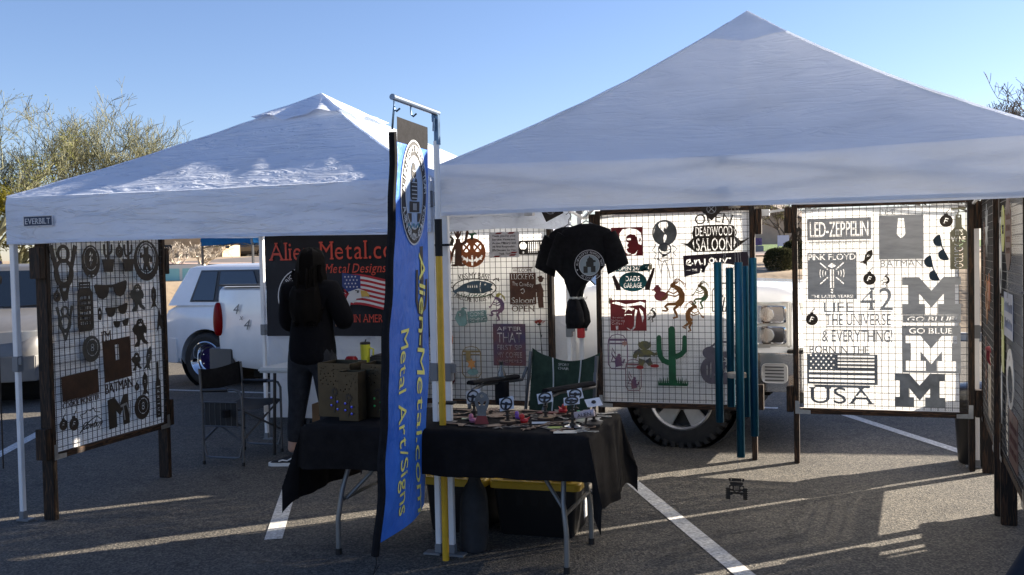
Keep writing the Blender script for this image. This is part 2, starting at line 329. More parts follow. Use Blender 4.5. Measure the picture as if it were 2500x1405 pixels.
# far right: lawn and street seen through the gap between the display frames
LAWN = pm('mown lawn', (.07, .13, .025), .9, nz=(3, .3, (.12, .2, .04)), bump=(40, .5, .03))
def drape(name, x0, x1, y0, y1, m, dz, n=24):
    f = lambda u, v: (lambda x, y: (x, y, land(x, y) + dz))(x0 + (x1 - x0) * u, y0 + (y1 - y0) * v)
    return tag(MB().grid(f, n, n).build(name, m, None, smooth=True), kind='structure')
drape('lawn', -9, 12, 47.5, 60, LAWN, .06)
ROAD = pm('far street asphalt', (.13, .11, .1), .9, nz=(2, .2))
drape('street', -30, 30, 39, 47, ROAD, .05)
drape('pavement', -30, 30, 36.8, 38.6, pm('far pink pavement', (.42, .3, .25), .9, nz=(1.5, .2)), .06)
# ---------------------------------------------------------------- pop-up canopies
ROOF = fabric_mat('white canopy polyester', (.90, .925, .97), .36, bump=(3.2, .22, .04), stretch=(1, 1, 2.2), dirt=.045, crease=(5, .16))
ROOFL = fabric_mat('cool white canopy polyester', (.83, .89, .99), .3, bump=(7, .30, .03), stretch=(1, 1, 2.4), dirt=.04, crease=(6, .45))
ROOFB = fabric_mat('blue canopy polyester', (.02, .12, .32), .3, bump=(5, .4, .05))
def canopy(name, label, x, y, s, zb, zt, zp, powr, seed, mat=ROOF, legs=((0, 0), (1, 0), (0, 1), (1, 1)), straps=(.85,), capr=.27, wrk=.012, group=None, flare=1., pole=None, zback=None, sagk=1.):
    zback = zback or zb
    t = thing(name, label, 'canopy tent', (x, y, 0), 0, group); fl_k = flare; PM = pole or WHITE; rnd = random.Random(seed); cx = s / 2
    ph = [rnd.uniform(0, 6.28) for _ in range(12)]
    def wr(a, b): return sin(9 * a + ph[0] + 2 * sin(3 * b + ph[1])) * sin(5 * b + ph[2]) * .5 + sin(23 * a + 7 * b + ph[3] + 3 * sin(4 * a + ph[5])) * .25 + sin(31 * b - 9 * a + ph[4]) * .15
    def hh(r): q = max(0., 1 - r); return zt + (zp - zt) * ((1 - powr) * q + powr * q ** 2.2)
    def top(px, py, lift=0.):
        ax, ay = abs(px), abs(py); r = max(ax, ay); mn = min(ax, ay)
        sag = -.055 * sagk * (1 - (mn / r if r > 1e-6 else 1)) ** 1.0 * sin(pi * min(1, r)) - .03 * sagk * (1 - mn / max(r, 1e-6)) * r
        wv = wrk * wr(px * 2 + (3 if ay > ax else 0), py * 2) * min(1, 3 * (1 - r) + .25) * min(1, r * 5)
        return Vector((cx + px * cx, cx + py * cx, hh(r) + sag + wv + lift))
    rb = MB()
    for k in range(4):
        R = lambda a, b: [(a, -b), (b, a), (-a, b), (-b, -a)][k]
        rb.grid(lambda u, v: top(*R((2 * u - 1) * (1 - v) if v < 1 else 0, (1 - v))), 40, 36)
    o = rb.build('roof', mat, t, smooth=1.2); 
    bm = bmesh.new(); bm.from_mesh(o.data); bmesh.ops.remove_doubles(bm, verts=bm.verts, dist=.0008); bmesh.ops.recalc_face_normals(bm, faces=bm.faces); bm.to_mesh(o.data); bm.free()
    for f in o.data.polygons: f.use_smooth = True
    # raised wind vent at the peak
    cb = MB()
    for k in range(4):
        R = lambda a, b: [(a, -b), (b, a), (-a, b), (-b, -a)][k]
        def cp(u, v):
            r = capr * (1 - v); flare = (1 - v) ** 2; fk = fl_k
            p = top(*R((2 * u - 1) * r if v < 1 else 0, r)); ed = sin(pi * u) * flare
            p.z += .006 + .02 * fk + .02 * flare * fk + ed * fk * (.03 * sin(9 * u + ph[6] + k) + .012 * sin(23 * u + ph[7])); return p
        cb.grid(cp, 24, 8)
    o2 = cb.build('vent_cap', mat, t, smooth=1.0)
    hs = MB()
    for a, b in ((1, 1), (-1, 1), (-1, -1), (1, -1)): hs.tube([top(a * q / 14, b * q / 14, .003) for q in range(1, 15)], .007, 5)
    hs.build('hip_seam', mat, t, smooth=True)
    # valance: four hanging sides with soft folds
    vb = MB()
    for k in range(4):
        def va(u, v):
            a = (2 * u - 1); d = (1 - v); e = .006 * sin(7 * a + ph[8] + k + 4 * v) + .008 * sin(3.1 * a * 2 + 6 * v + ph[9]) * sin(pi * v) + .004 * sin(17 * a + 9 * v + ph[10])
            px, py = [(a, -1), (1, a), (-a, 1), (-1, -a)][k]; nx, ny = [(0, -1), (1, 0), (0, 1), (-1, 0)][k]; b = min(1, 8 * (1 - abs(a)))
            off = (.012 + e * b) * min(1, d * 6); zq = [zb, zb + (zback - zb) * u, zback, zback + (zb - zback) * u][k]; z = zt + (zq - zt) * d + (.010 * sin(2.6 * a + ph[11]) * d * b)
            q = top(px, py) if v == 1 else None
            return (cx + px * (cx) + nx * off, cx + py * (cx) + ny * off, z if v < 1 else min(z, q.z + .002))
        vb.grid(va, 60, 12)
    vb.build('valance', mat, t, smooth=1.2)
    for sd in (0,):
        hem = MB(); hem.box((cx, -.0155, zb + .012), (s * .99, .003, .02)); hem.build('hem', mat, t)
    for i, (a, b) in enumerate(legs):
        lx, ly = .012 + a * (s - .024), .03 + b * (s - .06)
        lg = MB().tube([(lx, ly, 1.02), (lx, ly, zt - .02)], .019, 4, True, True).tube([(lx, ly, .02), (lx, ly, 1.1)], .0155, 4, True, True).build('leg', PM, t, bevel=.003)
        MB().box((lx + (.03 if a == 0 else -.03), ly - .01, .008), (.10, .07, .012)).tube([(lx, ly, .01), (lx, ly, .06)], .02, 4, True, True).build('foot_plate', GREY_PL, lg, bevel=.003)
        MB().box((lx, ly, 1.02), (.05, .05, .1)).box((lx + .035, ly - .01, 1.04), (.03, .02, .05)).build('leg_clip', GREY_PL, lg, bevel=.004)
        for z in straps: MB().box((lx, ly, z), (.047, .047, .055)).build('strap', STRAP, lg, bevel=.004)
        MB().box((lx, ly, zt - .12), (.055, .055, .09)).build('corner_bracket', GREY_PL, lg, bevel=.006)
    zl, zh = zt - .2, zt - .045
    for k in range(4):
        A, B = [((0, 0), (1, 0)), ((1, 0), (1, 1)), ((1, 1), (0, 1)), ((0, 1), (0, 0))][k]; tr = MB()
        P = lambda q, z, off=0: Vector((.035 + (A[0] + (B[0] - A[0]) * q) * (s - .07), .035 + (A[1] + (B[1] - A[1]) * q) * (s - .07), z))
        for j in range(2):
            q0, q1 = j * .5, j * .5 + .5; d = Vector((.012, .012, 0))
            tr.bar(P(q0, zl) + d, P(q1, zh) + d, .009); tr.bar(P(q0, zh) - d, P(q1, zl) - d, .009)
        tr.box(P(.5, zl), (.06, .06, .05)); tr.box(P(.5, zh), (.05, .05, .04))
        tr.build('truss', PM, t, bevel=.002)
    pk = MB()
    for a, b in ((0, 0), (1, 0), (0, 1), (1, 1)):
        pk.bar((.05 + a * (s - .1), .05 + b * (s - .1), zl), (cx, cx, zp - .28), .01)
    pk.tube([(cx, cx, zp - .55), (cx, cx, zp - .03)], .02, 8); pk.build('roof_strut', PM, t)
    return t
RT = canopy('canopy_tent', 'large white canopy tent on the right with the higher peak', -2.054, 5.0, 3.05, 1.878, 2.155, 3.19, .20, 3, straps=(.56, 1.02), capr=.17, wrk=.006, flare=.06, zback=2.02)
LT = canopy('canopy_tent', 'white canopy tent with a small dark name label on its left valance', -5.06, 5.0, 2.95, 1.795, 2.095, 2.86, .13, 11, mat=ROOFL, straps=(1.0,), capr=.25, wrk=.009, flare=.8, zback=1.875, sagk=.25)
MB().box((.012, 3.0, 1.0), (.06, .05, .09)).build('red_clip', pm('red plastic', (.5, .02, .02), .4), RT, bevel=.006)
NAVY = pm('navy label', (.012, .03, .07), .6); LETTER = pm('white print', (.62, .63, .65), .6)
lb = link('name_label', cut_mesh([rect(0, 0, .225, .062)], .002), NAVY, LT, (.16, -.0275, 1.905), (pi / 2, 0, 0))
link('lettering', cut_mesh(text('EVERBILT', .112, .031, .2, .036, .02, True), .002), LETTER, lb, (0, 0, .002))
link('label_edge', cut_mesh([rect(-.003, -.003, .228, .065), rect(.002, .002, .223, .06)], .002), LETTER, lb, (0, 0, .0012))
# neighbours: a white canopy at the right edge, an unseen one added for shade, a blue one far behind on the left
canopy('canopy_tent', 'farther white canopy tent whose roof edge just shows at the right edge', 2.5, 12.6, 3.05, 1.95, 2.25, 3.5, .15, 21, straps=())
canopy('canopy_tent', 'added white canopy tent out of view on the right, there to shade the ground', 2.15, 4.45, 2.95, 1.9, 2.2, 3.2, .15, 22, straps=())  # unseen tent put in to keep sun off the right foreground
BT = canopy('canopy_tent', 'blue canopy tent far behind the white wagon', -10.13, 15.6, 2.6, 2.0, 2.15, 2.8, .1, 5, mat=ROOFB, straps=(), pole=pm('dark grey tent pole', (.1, .1, .1), .5))
BT.rotation_euler.z = radians(56)
# ---------------------------------------------------------------- pole flag
fp = thing('flag_pole', 'white and yellow flag pole strapped to the front leg between both tents', 'flag pole', (-2.042, 4.93, 0))
YEL = pm('yellow painted pole', (.62, .36, .015), .42, nz=(10, .12))
MB().tube([(0, 0, .0), (0, 0, 1.72)], .0185, 14).build('sleeve', YEL, fp, smooth=True)
MB().tube([(0, 0, 1.70), (0, 0, 2.28)], .0165, 14).build('upper_pole', WHITE, fp, smooth=True)
MB().tube([(0, 0, 1.66), (0, 0, 1.86)], .0205, 14).build('collar', STRAP, fp, smooth=True)
BST = pm('blued steel', (.08, .13, .2), .3, .8, nz=(12, .4))
MB().tube([(0, 0, 2.27), (0, 0, 2.43)], .013, 10).box((.012, 0, 2.34), (.012, .03, .16)).build('steel_tip', BST, fp, smooth=True)
MB().tube([(0, .03, 2.432), (-.012, -.52, 2.442)], .0155, 14).build('arm', pm('blue grey arm', (.16, .2, .26), .35, .6), fp, smooth=True)
hk = MB()
for y in (-.5, -.3, -.02, .0):
    hk.tube([(-.012 + .02 * 0, y, 2.425), (-.012, y, 2.385), (-.005, y + .012, 2.375), (.01, y + .02, 2.39)], .005, 6)
hk.tube([(-.012, -.5, 2.4), (-.02, -.5, 2.34), (-.03, -.49, 2.29)], .006, 6); hk.tube([(.0, -.03, 2.4), (-.004, -.03, 2.33)], .006, 6)
hk.build('hooks', BST, fp, smooth=True)
for z in (.86, 1.72): MB().box((.018, .03, z), (.085, .06, .012)).build('tie_band', STRAP, fp)
# the long blue flag hangs edge-on to the tent fronts and billows out at its foot
fl = thing('banner_flag', 'tall narrow blue flag with yellow lettering down it hanging from the pole', 'flag', (-2.045, 4.33, 0))
FZ0, FZ1, FW = .27, 2.31, .49
def flag_pt(u, v, off=0.):  # u: 0 near edge .. 1 at the pole; v: 0 foot .. 1 top
    d = max(0., 1 - v); z = FZ0 + (FZ1 - FZ0) * v - .02 * (1 - u) * d + .06 * u * d
    x = -.09 * d ** 1.6 * (1 - .55 * u) - .02 * d + .03 * sin(pi * u) * d * (.6 + .4 * sin(7 * v + 1)) + .009 * sin(9 * v + 4 * u) * (.1 + d) + .005 * sin(23 * v - 7 * u) * d + .03 * (1 - u) * v
    y = u * FW + .02 * d * (1 - u) * -1
    return Vector((x + off, y, z))
BLUEF = pm('blue flag polyester', (.028, .13, .55), .5, nz=(3.2, .4, (.05, .21, .72)), bump=(14, .9, .02), stretch=(1, 1, .6), spec=.4)
YELT = pm('pale yellow print', (.88, .82, .2), .6, bump=(14, .5, .01)); WHT = pm('white flag print', (.55, .58, .6), .6, bump=(14, .5, .01)); BLK = pm('black flag print', (.012, .012, .014), .6, bump=(14, .4, .01))
TEALP = pm('teal flag print', (.03, .22, .3), .6)
MB().grid(lambda u, v: flag_pt(.06 + .94 * u, v * .955), 20, 110).build('cloth', BLUEF, fl, smooth=3.0, fix=False)
MB().grid(lambda u, v: flag_pt(.1 + .9 * u, .955 + .06 * v), 16, 6).build('top_sleeve', BLACKCLOTH, fl, smooth=3.0, fix=False)
MB().tube([flag_pt(.02, k / 40) + Vector((0, -.01 - .006 * sin(k), 0)) for k in range(-1, 40)], .021, 8).build('edge_sleeve', BLACKCLOTH, fl, smooth=True)
MB().tube([flag_pt(.0, 0), flag_pt(0, -.02) + Vector((.01, 0, -.05)), flag_pt(0, -.03) + Vector((-.01, .01, -.09)), flag_pt(0, -.02) + Vector((.02, .0, -.06))], .003, 5).build('tie_cord', STRAP, fl)
def on_flag(name, outs, m, k):  # lay flat outlines (x across 0..1*FW, y up) onto the billowing cloth
    me = cut_mesh(outs, .0006); bm = bmesh.new(); bm.from_mesh(me)
    bmesh.ops.triangulate(bm, faces=[f for f in bm.faces if len(f.verts) > 4])
    for _ in range(3):
        es = [e for e in bm.edges if e.calc_length() > .05]
        if es: bmesh.ops.subdivide_edges(bm, edges=es, cuts=1)
    for v in bm.verts:
        p = flag_pt(max(0, min(1, v.co.x / FW)), max(0, min(1, (v.co.y - FZ0) / (FZ1 - FZ0)))); v.co = p + Vector((.0025 * k + v.co.z, 0, 0)) 
    for f in bm.faces: f.smooth = True
    bm.to_mesh(me); bm.free(); return link(name, me, m, fl)
def down(st, x, y, w, h, bold, shear=0., serif=False): return text(st, x, y, w, h, bold, serif, shear, rot=-pi / 2)
on_flag('big_lettering', down('Alien-Metal.com', .385, .98, 1.38, .082, .03, .25), YELT, 2)
on_flag('small_lettering', down('Metal Art/Signs', .19, .82, .94, .08, .03), YELT, 2)
cx_, cy_ = .275, 1.98
on_flag('emblem_ring', [ell(cx_, cy_, .185, .27, 48), ell(cx_, cy_, .178, .262, 48), ell(cx_, cy_, .125, .19, 40), ell(cx_, cy_, .118, .182, 40)], WHT, 2)
on_flag('emblem_field', [ell(cx_, cy_, .178, .262, 48), ell(cx_, cy_, .125, .19, 40)], BLK, 1)
on_flag('emblem_sky', [ell(cx_, cy_, .118, .182, 40)], pm('pale emblem sky', (.3, .42, .6), .6), 1)
rl = []
for st, a0, sp in (('ALIEN-BIGFOOT RESPONSE TEAM', 0, 1), ('ALIEN-METAL.COM - AZ DIVISION', pi, -1)):
    n = len(st)
    for i, ch in enumerate(st):
        if ch == ' ': continue
        an = pi / 2 + a0 - sp * (i - (n - 1) / 2) * (.115 if sp > 0 else .085); rr = 1
        px, py = cx_ + .152 * cos(an), cy_ + .226 * sin(an); ro = an - pi / 2 if sp > 0 else an + pi / 2
        rl += text(ch, px, py, None, .036, .02, rot=ro)
on_flag('ring_lettering', rl, WHT, 3)
# emblem: a bearded forest giant standing on a rock crawler
on_flag('emblem_figure', [ell(cx_ - .01, cy_ + .105, .034, .05), rrect(cx_ - .055, cy_ - .04, cx_ + .04, cy_ + .075, .02), rect(cx_ - .07, cy_ - .1, cx_ + .07, cy_ - .045), rect(cx_ - .095, cy_ - .15, cx_ - .045, cy_ - .105), rect(cx_ + .04, cy_ - .15, cx_ + .09, cy_ - .105)], BLK, 2)
on_flag('emblem_lines', [rect(cx_ - .045, cy_ - .03 + .02 * k, cx_ + .03, cy_ - .026 + .02 * k) for k in range(5)] + [rect(cx_ - .03 + .014 * k, cy_ - .09, cx_ - .024 + .014 * k, cy_ - .055) for k in range(4)] + [stroke([(cx_ - .03, cy_ + .115), (cx_ - .01, cy_ + .107), (cx_ + .012, cy_ + .115)], .003), stroke([(cx_ - .025, cy_ + .08), (cx_ - .01, cy_ + .07), (cx_ + .008, cy_ + .08)], .003)], WHT, 3)
on_flag('emblem_rocks', [[(cx_ - .1 + .035 * i, cy_ - .155 - .02 * (i % 2)), (cx_ - .075 + .035 * i, cy_ - .16), (cx_ - .085 + .035 * i, cy_ - .185)] for i in range(6)], TEALP, 3)
cact = [stroke([(.385, 1.15), (.385, 1.70)], .022), stroke([(.32, 1.58), (.315, 1.42), (.345, 1.36), (.384, 1.34)], .013), stroke([(.45, 1.52), (.452, 1.42), (.43, 1.37), (.386, 1.355)], .013)]
for i, c in enumerate(cact): on_flag('printed_cactus', [c], pm('dark printed cactus', (.025, .022, .03), .6), 1 + i * .3)
# ---------------------------------------------------------------- charred wooden display frames with wire grid and white cloth
SHADE = fabric_mat('woven white shade cloth', (.92, .92, .91), .34, bump=(9, .35, .01), weave=(.0127, .09), dirt=.02)
SHEETM = fabric_mat('white cotton sheet', (.80, .80, .79), .5, bump=(4.5, .9, .05), dirt=.03)
PW, PH, PZ = 1.28, 2.02, .41
def display(label, x, y, rz, cloth=SHADE, cx=(.0, 1.0), W=PW, blocks='lr', wrinkle=.004, bz=1.885):
    t = thing('display_frame', label, 'display frame', (x, y, 0), rz, 'charred wooden display frames with wire grid')
    for i, px in enumerate((.02, W - .02)): MB().box((px, 0, PH / 2 - .005), (.04, .088, PH - .01)).build('post', WOOD, t, bevel=.004)
    for z in (PZ, PH - .022): MB().box((W / 2, .0, z), (W - .082, .07, .042)).build('rail', WOODH, t, bevel=.004)
    for sd in blocks:
        px = -.028 if sd == 'l' else W + .028
        for z in (.5, bz): MB().box((px, .0, z), (.05, .085, .2)).build('spacer_block', WOOD, t, bevel=.004)
    for px, sx in ((.045, 1), (W - .045, -1)):
        MB().add([(px + sx * x, -.047, PZ + z) for x, z in ((-.033, -.02), (.08, -.02), (.08, .01), (.0, .015), (-.003, .08), (-.033, .08))], [(0, 1, 2, 3, 4, 5)]).build('corner_plate', STEEL, t, fix=False)
    g = MB(); n = 24; x0, x1, z0, z1 = .03, W - .03, PZ + .03, PH - .04; r = .0017
    k = int((x1 - x0) / .0508)
    for i in range(k + 1): q = x0 + (x1 - x0) * (i + .5) / (k + 1); g.box((q, -.036, (z0 + z1) / 2), (2 * r, 2 * r, z1 - z0))
    k = int((z1 - z0) / .0508)
    for i in range(k + 1): q = z0 + (z1 - z0) * (i + .5) / (k + 1); g.box((W / 2, -.0394, q), (x1 - x0, 2 * r, 2 * r))
    g.build('wire_grid', WIRE, t)
    if cloth:
        a, b = .04 + cx[0] * (W - .08), .04 + cx[1] * (W - .08); rnd = random.Random(int(x * 100)); p = [rnd.uniform(0, 6) for _ in range(6)]
        f = lambda u, v: (a + (b - a) * u, -.012 + wrinkle * (sin(5 * u + 3 * v + p[0]) + .6 * sin(14 * v + 4 * u + p[1]) + .4 * sin(23 * u - 9 * v + p[2])), PZ + .022 + (PH - PZ - .066 - .01) * v)
        MB().grid(f, 40, 60).build('cloth', cloth, t, smooth=3.0, fix=False)
    t['front'] = 0; return t
F_L = display('charred display frame of black silhouette signs under the left end of the left tent', -4.87, 5.065, radians(93.2), blocks='lr', bz=1.67)
F_A = display('charred display frame with pumpkin and fish signs on a plain sheet behind the camp chair', -3.53, 7.9, 0, cloth=SHEETM, blocks='l', wrinkle=.006)
F_C = display('charred display frame with cactus and flute player signs in front of the truck wheel', -1.89, 7.97, 0)
F_R = display('charred display frame with block M and band signs in the right tent', -.327, 7.92, radians(-.3), cx=(.03, .95))
F_S = display('charred display frame seen nearly edge-on at the right side, standing farther back', 1.04, 7.86, radians(-94.2), blocks='')
F_T = display('charred display frame seen nearly edge-on at the right side, standing nearest the camera', .955, 6.42, radians(-93.5), blocks='l')
def plate(pieces, th=.003):
    bm = bmesh.new()
    for i, p in enumerate(pieces):
        me = cut_mesh(p, th + .0005 * i); bm.from_mesh(me); bpy.data.meshes.remove(me)
    me = bpy.data.meshes.new('plate'); bm.to_mesh(me); bm.free(); return me
def place(o, fr, u, z, off=.05, tilt=0., lean=0.):
    R = Matrix.Rotation(fr.rotation_euler.z, 4, 'Z'); o.location = fr.location + (R @ Vector((u, -off, z)))
    o.rotation_euler = (pi / 2 + lean, tilt, fr.rotation_euler.z)
HOOKM = pm('thin hook wire', (.2, .2, .2), .4, .7)
def sign(fr, name, label, u, z, m, pieces, tilt=0., cat='metal sign', group=None, off=.05, th=.003, extra=(), hang=None):
    """a cut metal plate hung on a frame; extra = (part name, material, pieces, lift) layers; hang = list of (x, y) holes with wire loops"""
    if hang is None:
        px, py = max((q for p in pieces for c in p for q in c), key=lambda q: q[1]); hang = [(px, py)]
    if not extra and not hang: o = tag(link(name, plate(pieces, th), m), label, cat, group)
    else:
        o = thing(name, label, cat, group=group); link('plate', plate(pieces, th), m, o)
        for i, (n, mm, pc, lift) in enumerate(extra): link(n, plate(pc, th), mm, o, (0, 0, lift))
        if hang:
            hw = MB()
            for (x, y) in hang: hw.tube([(x, y - .006, -.004), (x, y - .004, .006), (x + .004, y + .02, .003), (x - .004, y + .05, -.014), (x + .006, y + .06, -.022)], .0012, 4)
            hw.build('hanging_wire', HOOKM, o)
    place(o, fr, u, z, off, tilt); return o
# ---- reusable outlines (centred, unit sizes in metres)
def bomb(r, fl=1): return [[ell(0, -.1 * r, r, None, 26)] + text('F', .02 * r, -.1 * r, None, .95 * r, .03, True, rot=-.35), [rect(-.28 * r, .8 * r, .28 * r, 1.12 * r)], [stroke([(0, 1.1 * r), (.1 * r, 1.4 * r), (.38 * r, 1.55 * r), (.5 * r, 1.85 * r)], .06 * r)]]
def missile(h): return [[[(0, h / 2), (.16 * h, .3 * h), (.18 * h, .02 * h), (.09 * h, -.24 * h), (.24 * h, -.5 * h), (.05 * h, -.4 * h), (0, -.47 * h), (-.05 * h, -.4 * h), (-.24 * h, -.5 * h), (-.09 * h, -.24 * h), (-.18 * h, .02 * h), (-.16 * h, .3 * h)]] + text('F', 0, .06 * h, None, .2 * h, .03, True)]
def shades(w): 
    q = w / 2; lens = lambda s: [(s * .06 * w, .10 * w), (s * .46 * w, .155 * w), (s * .5 * w, .12 * w), (s * .46 * w, -.02 * w), (s * .38 * w, -.13 * w), (s * .26 * w, -.155 * w), (s * .14 * w, -.12 * w), (s * .08 * w, -.02 * w)]
    return [[lens(1)], [lens(-1)], [stroke([(-.1 * w, .085 * w), (0, .07 * w), (.1 * w, .085 * w)], .022 * w)]]
def hairy(h):
    pts = [(-.05, .5), (.07, .5), (.17, .42), (.2, .3), (.3, .22), (.36, .08), (.3, -.06), (.2, -.02), (.17, -.1), (.24, -.26), (.42, -.4), (.36, -.48), (.1, -.36), (.04, -.26), (-.04, -.28), (-.06, -.4), (-.1, -.5), (-.36, -.5), (-.34, -.42), (-.2, -.3), (-.24, -.1), (-.38, 0), (-.46, .14), (-.36, .28), (-.24, .3), (-.18, .44)]
    return [[sc(pts, h, h), sc([(-.1, .30), (0, .34), (.1, .30), (.08, .22), (.04, .25), (0, .22), (-.04, .25), (-.08, .22)], h, h), sc(ell(-.06, .40, .025, .018, 8), h, h), sc(ell(.06, .40, .025, .018, 8), h, h)]]
def flute(h, seated=False):
    S_ = lambda p, a, b=None: [sc(stroke(p, a, b), h, h)]
    body = [(-.02, .26), (.08, .2), (.14, .08), (.13, -.06), (.04, -.16)]
    P = [S_(body, .055, .085), [sc(ell(-.07, .29, .07, .06, 16), h, h)]]
    for i in range(5): P.append(S_([(-.08 + .02 * i, .33), (-.04 + .035 * i, .42 + .01 * (2 - abs(i - 2))), (.04 + .045 * i, .47 - .035 * i), (.1 + .035 * i, .43 - .06 * i)], .011, .006))
    P += [S_([(-.12, .26), (-.2, .12), (-.27, .02)], .012, .012), S_([(-.24, .05), (-.29, -.01), (-.34, -.02)], .014, .035), S_([(.06, .17), (-.06, .1), (-.17, .15)], .018, .014), S_([(.1, .1), (-.02, .03), (-.2, .08)], .018, .014)]
    if not seated: P += [S_([(.02, -.14), (-.2, -.15), (-.26, -.2), (-.2, -.28), (-.24, -.31), (-.33, -.3)], .038, .02), S_([(.05, -.17), (-.05, -.27), (0, -.38), (.02, -.45), (-.08, -.48)], .038, .022)]
    else: P += [S_([(.06, -.15), (.16, -.24), (.24, -.28), (.2, -.36), (.3, -.3)], .04, .018), S_([(.02, -.16), (.1, -.32), (.06, -.42), (.14, -.44)], .035, .02)]
    return P
def cactus(h, arms=1.0, base=True):
    P = [[sc(stroke([(0, -.5), (0, -.2), (0, .1), (0, .44)], .062, .055) , h, h)], [sc(ell(0, .44, .055, .055, 14), h, h)]]
    P += [[sc(stroke([(-.05, -.12), (-.15, -.08), (-.2, .0), (-.215, .12), (-.215, .3)], .045, .04), h, h)], [sc(ell(-.215, .3, .04, .045, 12), h, h)], [sc(stroke([(.05, -.02), (.14, .02), (.2, .08), (.21, .18), (.21, .3)], .045, .036), h, h)], [sc(ell(.21, .3, .036, .045, 12), h, h)]]
    if base:
        b = [(-.24, -.5)]
        for i in range(17):
            x = -.24 + .03 * i; b += [(x + .008 + .05 * (x), -.5 + .13 - .55 * x * x + (.03 if i % 2 else 0)), (x + .02, -.47)]
        P.append([sc(b + [(.25, -.5)], h, h)])
    return P
def slots(x0, y0, x1, y1, rows, rnd, hh=.55, solid=False):
    o = []; dy = (y1 - y0) / rows
    for r in range(rows):
        x = x0 + rnd.uniform(0, .06) * (x1 - x0); y = y0 + r * dy
        while x < x1 - .004:
            w_ = rnd.uniform(.25, .8) * dy * hh; o.append(rect(x, y + dy * .2, min(x1, x + w_), y + dy * (.2 + hh * rnd.uniform(.8, 1.1)))); x += w_ + dy * .18
    return o
def kid(pieces, dx, dy, k=1.): return [[sc(c, k, k, dx, dy) for c in p] for p in pieces]
RN = random.Random(5)
GB = 'small black bomb shaped ornaments with a cut out letter F'
# ---------------------------------------------------------------- left frame: black silhouettes
def v8(h, r=.5): return [[stroke([(-.30 * h, .47 * h), (-.02 * h, -.46 * h)], .052 * h, .03 * h)], [stroke([(.30 * h, .47 * h), (.02 * h, -.46 * h)], .052 * h, .03 * h)], [[(-.06 * h, -.3 * h), (.06 * h, -.3 * h), (0, -.5 * h)]], [ell(0, .33 * h, .155 * h), ell(0, .33 * h, .095 * h)], [ell(0, .0, .235 * h, .25 * h), ell(0, .02 * h, .15 * h, .17 * h)]]
DS = DARKSTEEL
sign(F_L, 'engine_sign', 'large black V8 engine emblem at the top left of the left frame', .153, 1.60, DS, v8(.39), hang=[(-.1, .17), (.1, .17)])
sign(F_L, 'engine_sign', 'smaller V8 engine emblem below the large one on the left frame', .148, 1.27, pm('dull grey plate', (.06, .06, .055), .5, .4), v8(.24))
sign(F_L, 'oval_plate', 'black oval plate with a zigzag slot hanging beside the large V8 emblem', .421, 1.675, DS, [[ell(0, 0, .093, .112), ell(0, .02, .07, .082), ell(0, .02, .064, .076), [(.01, .085), (-.02, .04), (0, .045), (-.02, .0), (.0, .005), (-.012, -.045), (.022, .015), (.004, .012), (.024, .055), (.006, .05)], rect(-.03, -.1, -.01, -.09), rect(.01, -.1, .03, -.09)]], hang=[(0, .105)])
pot = [[(-.07, -.01), (.07, -.01), (.06, -.035), (.045, -.1), (-.045, -.1), (-.06, -.035)]]
for i, (u, lab) in enumerate(((.602, 'black potted cactus ornament, the one nearer the oval zigzag plate'), (.825, 'black potted cactus ornament, the one nearer the round bear plate'))):
    sign(F_L, 'cactus_ornament', lab, u, 1.70, DS, [pot] + kid(cactus(.19, base=False), 0, .03), group='pair of potted cactus ornaments', hang=[(0, .1)])
sign(F_L, 'bomb_ornament', 'black bomb ornament with letter F hanging between the two potted cactus ornaments', .726, 1.745, DS, bomb(.042), group=GB)
sign(F_L, 'round_plate', 'large black oval plate with a small bear figure cut inside a ring', 1.035, 1.675, DS, [[ell(0, 0, .15, .15), ell(0, .02, .112, .118)], [ell(0, .02, .103, .108), ell(0, .02, .095, .1)], [ell(0, .075, .026, .024)], [ell(-.022, .098, .01)], [ell(.022, .098, .01)], [ell(0, .02, .036, .045)], [stroke([(-.025, .04), (-.06, .03), (-.065, .06)], .011)], [stroke([(.025, .04), (.06, .02), (.05, -.01)], .011)], [stroke([(-.015, -.02), (-.025, -.07)], .016)], [stroke([(.015, -.02), (.03, -.06), (.045, -.062)], .015)], [rect(-.003, -.1, .003, -.06)]], hang=[(0, .14)])
sign(F_L, 'jar_sign', 'tall black jar shaped plate with rows of cut script on the left frame', .349, 1.373, DS, [[[(-.055, .165), (.055, .165), (.055, .12), (.075, .09), (.08, -.14), (.06, -.17), (-.06, -.17), (-.08, -.14), (-.075, .09), (-.055, .12)]] + slots(-.055, -.13, .055, .075, 6, RN) + [rect(-.045, .125, .045, .13), rect(-.045, .145, .045, .15)]])
for w_, u, z, tl, lab in ((.355, .624, 1.473, .06, 'largest of the three black sunglasses cutouts on the left frame'), (.246, .678, 1.326, .1, 'middle sized of the three black sunglasses cutouts on the left frame'), (.174, .722, 1.232, .07, 'smallest of the three black sunglasses cutouts on the left frame')):
    sign(F_L, 'sunglasses_cutout', lab, u, z, DS, shades(w_), tilt=-tl, group='sunglasses cutouts', cat='metal cutout')
sign(F_L, 'yeti_cutout', 'dark grey shaggy figure cutout, the highest one on the left frame', .919, 1.406, pm('dull grey plate', (.06, .06, .055), .5, .4), hairy(.2), cat='metal cutout', group='shaggy figure cutouts')
sign(F_L, 'yeti_cutout', 'black shaggy figure cutout beside the smallest sunglasses', .938, 1.148, DS, hairy(.205), cat='metal cutout', group='shaggy figure cutouts')
sign(F_L, 'yeti_cutout', 'smallest shaggy figure cutout, lowest of the three on the left frame', .882, .941, DS, hairy(.13), cat='metal cutout', group='shaggy figure cutouts')
sign(F_L, 'missile_ornament', 'black finned missile ornament hung highest near the right post of the left frame', 1.11, 1.40, DS, missile(.17), group='finned missile ornaments')
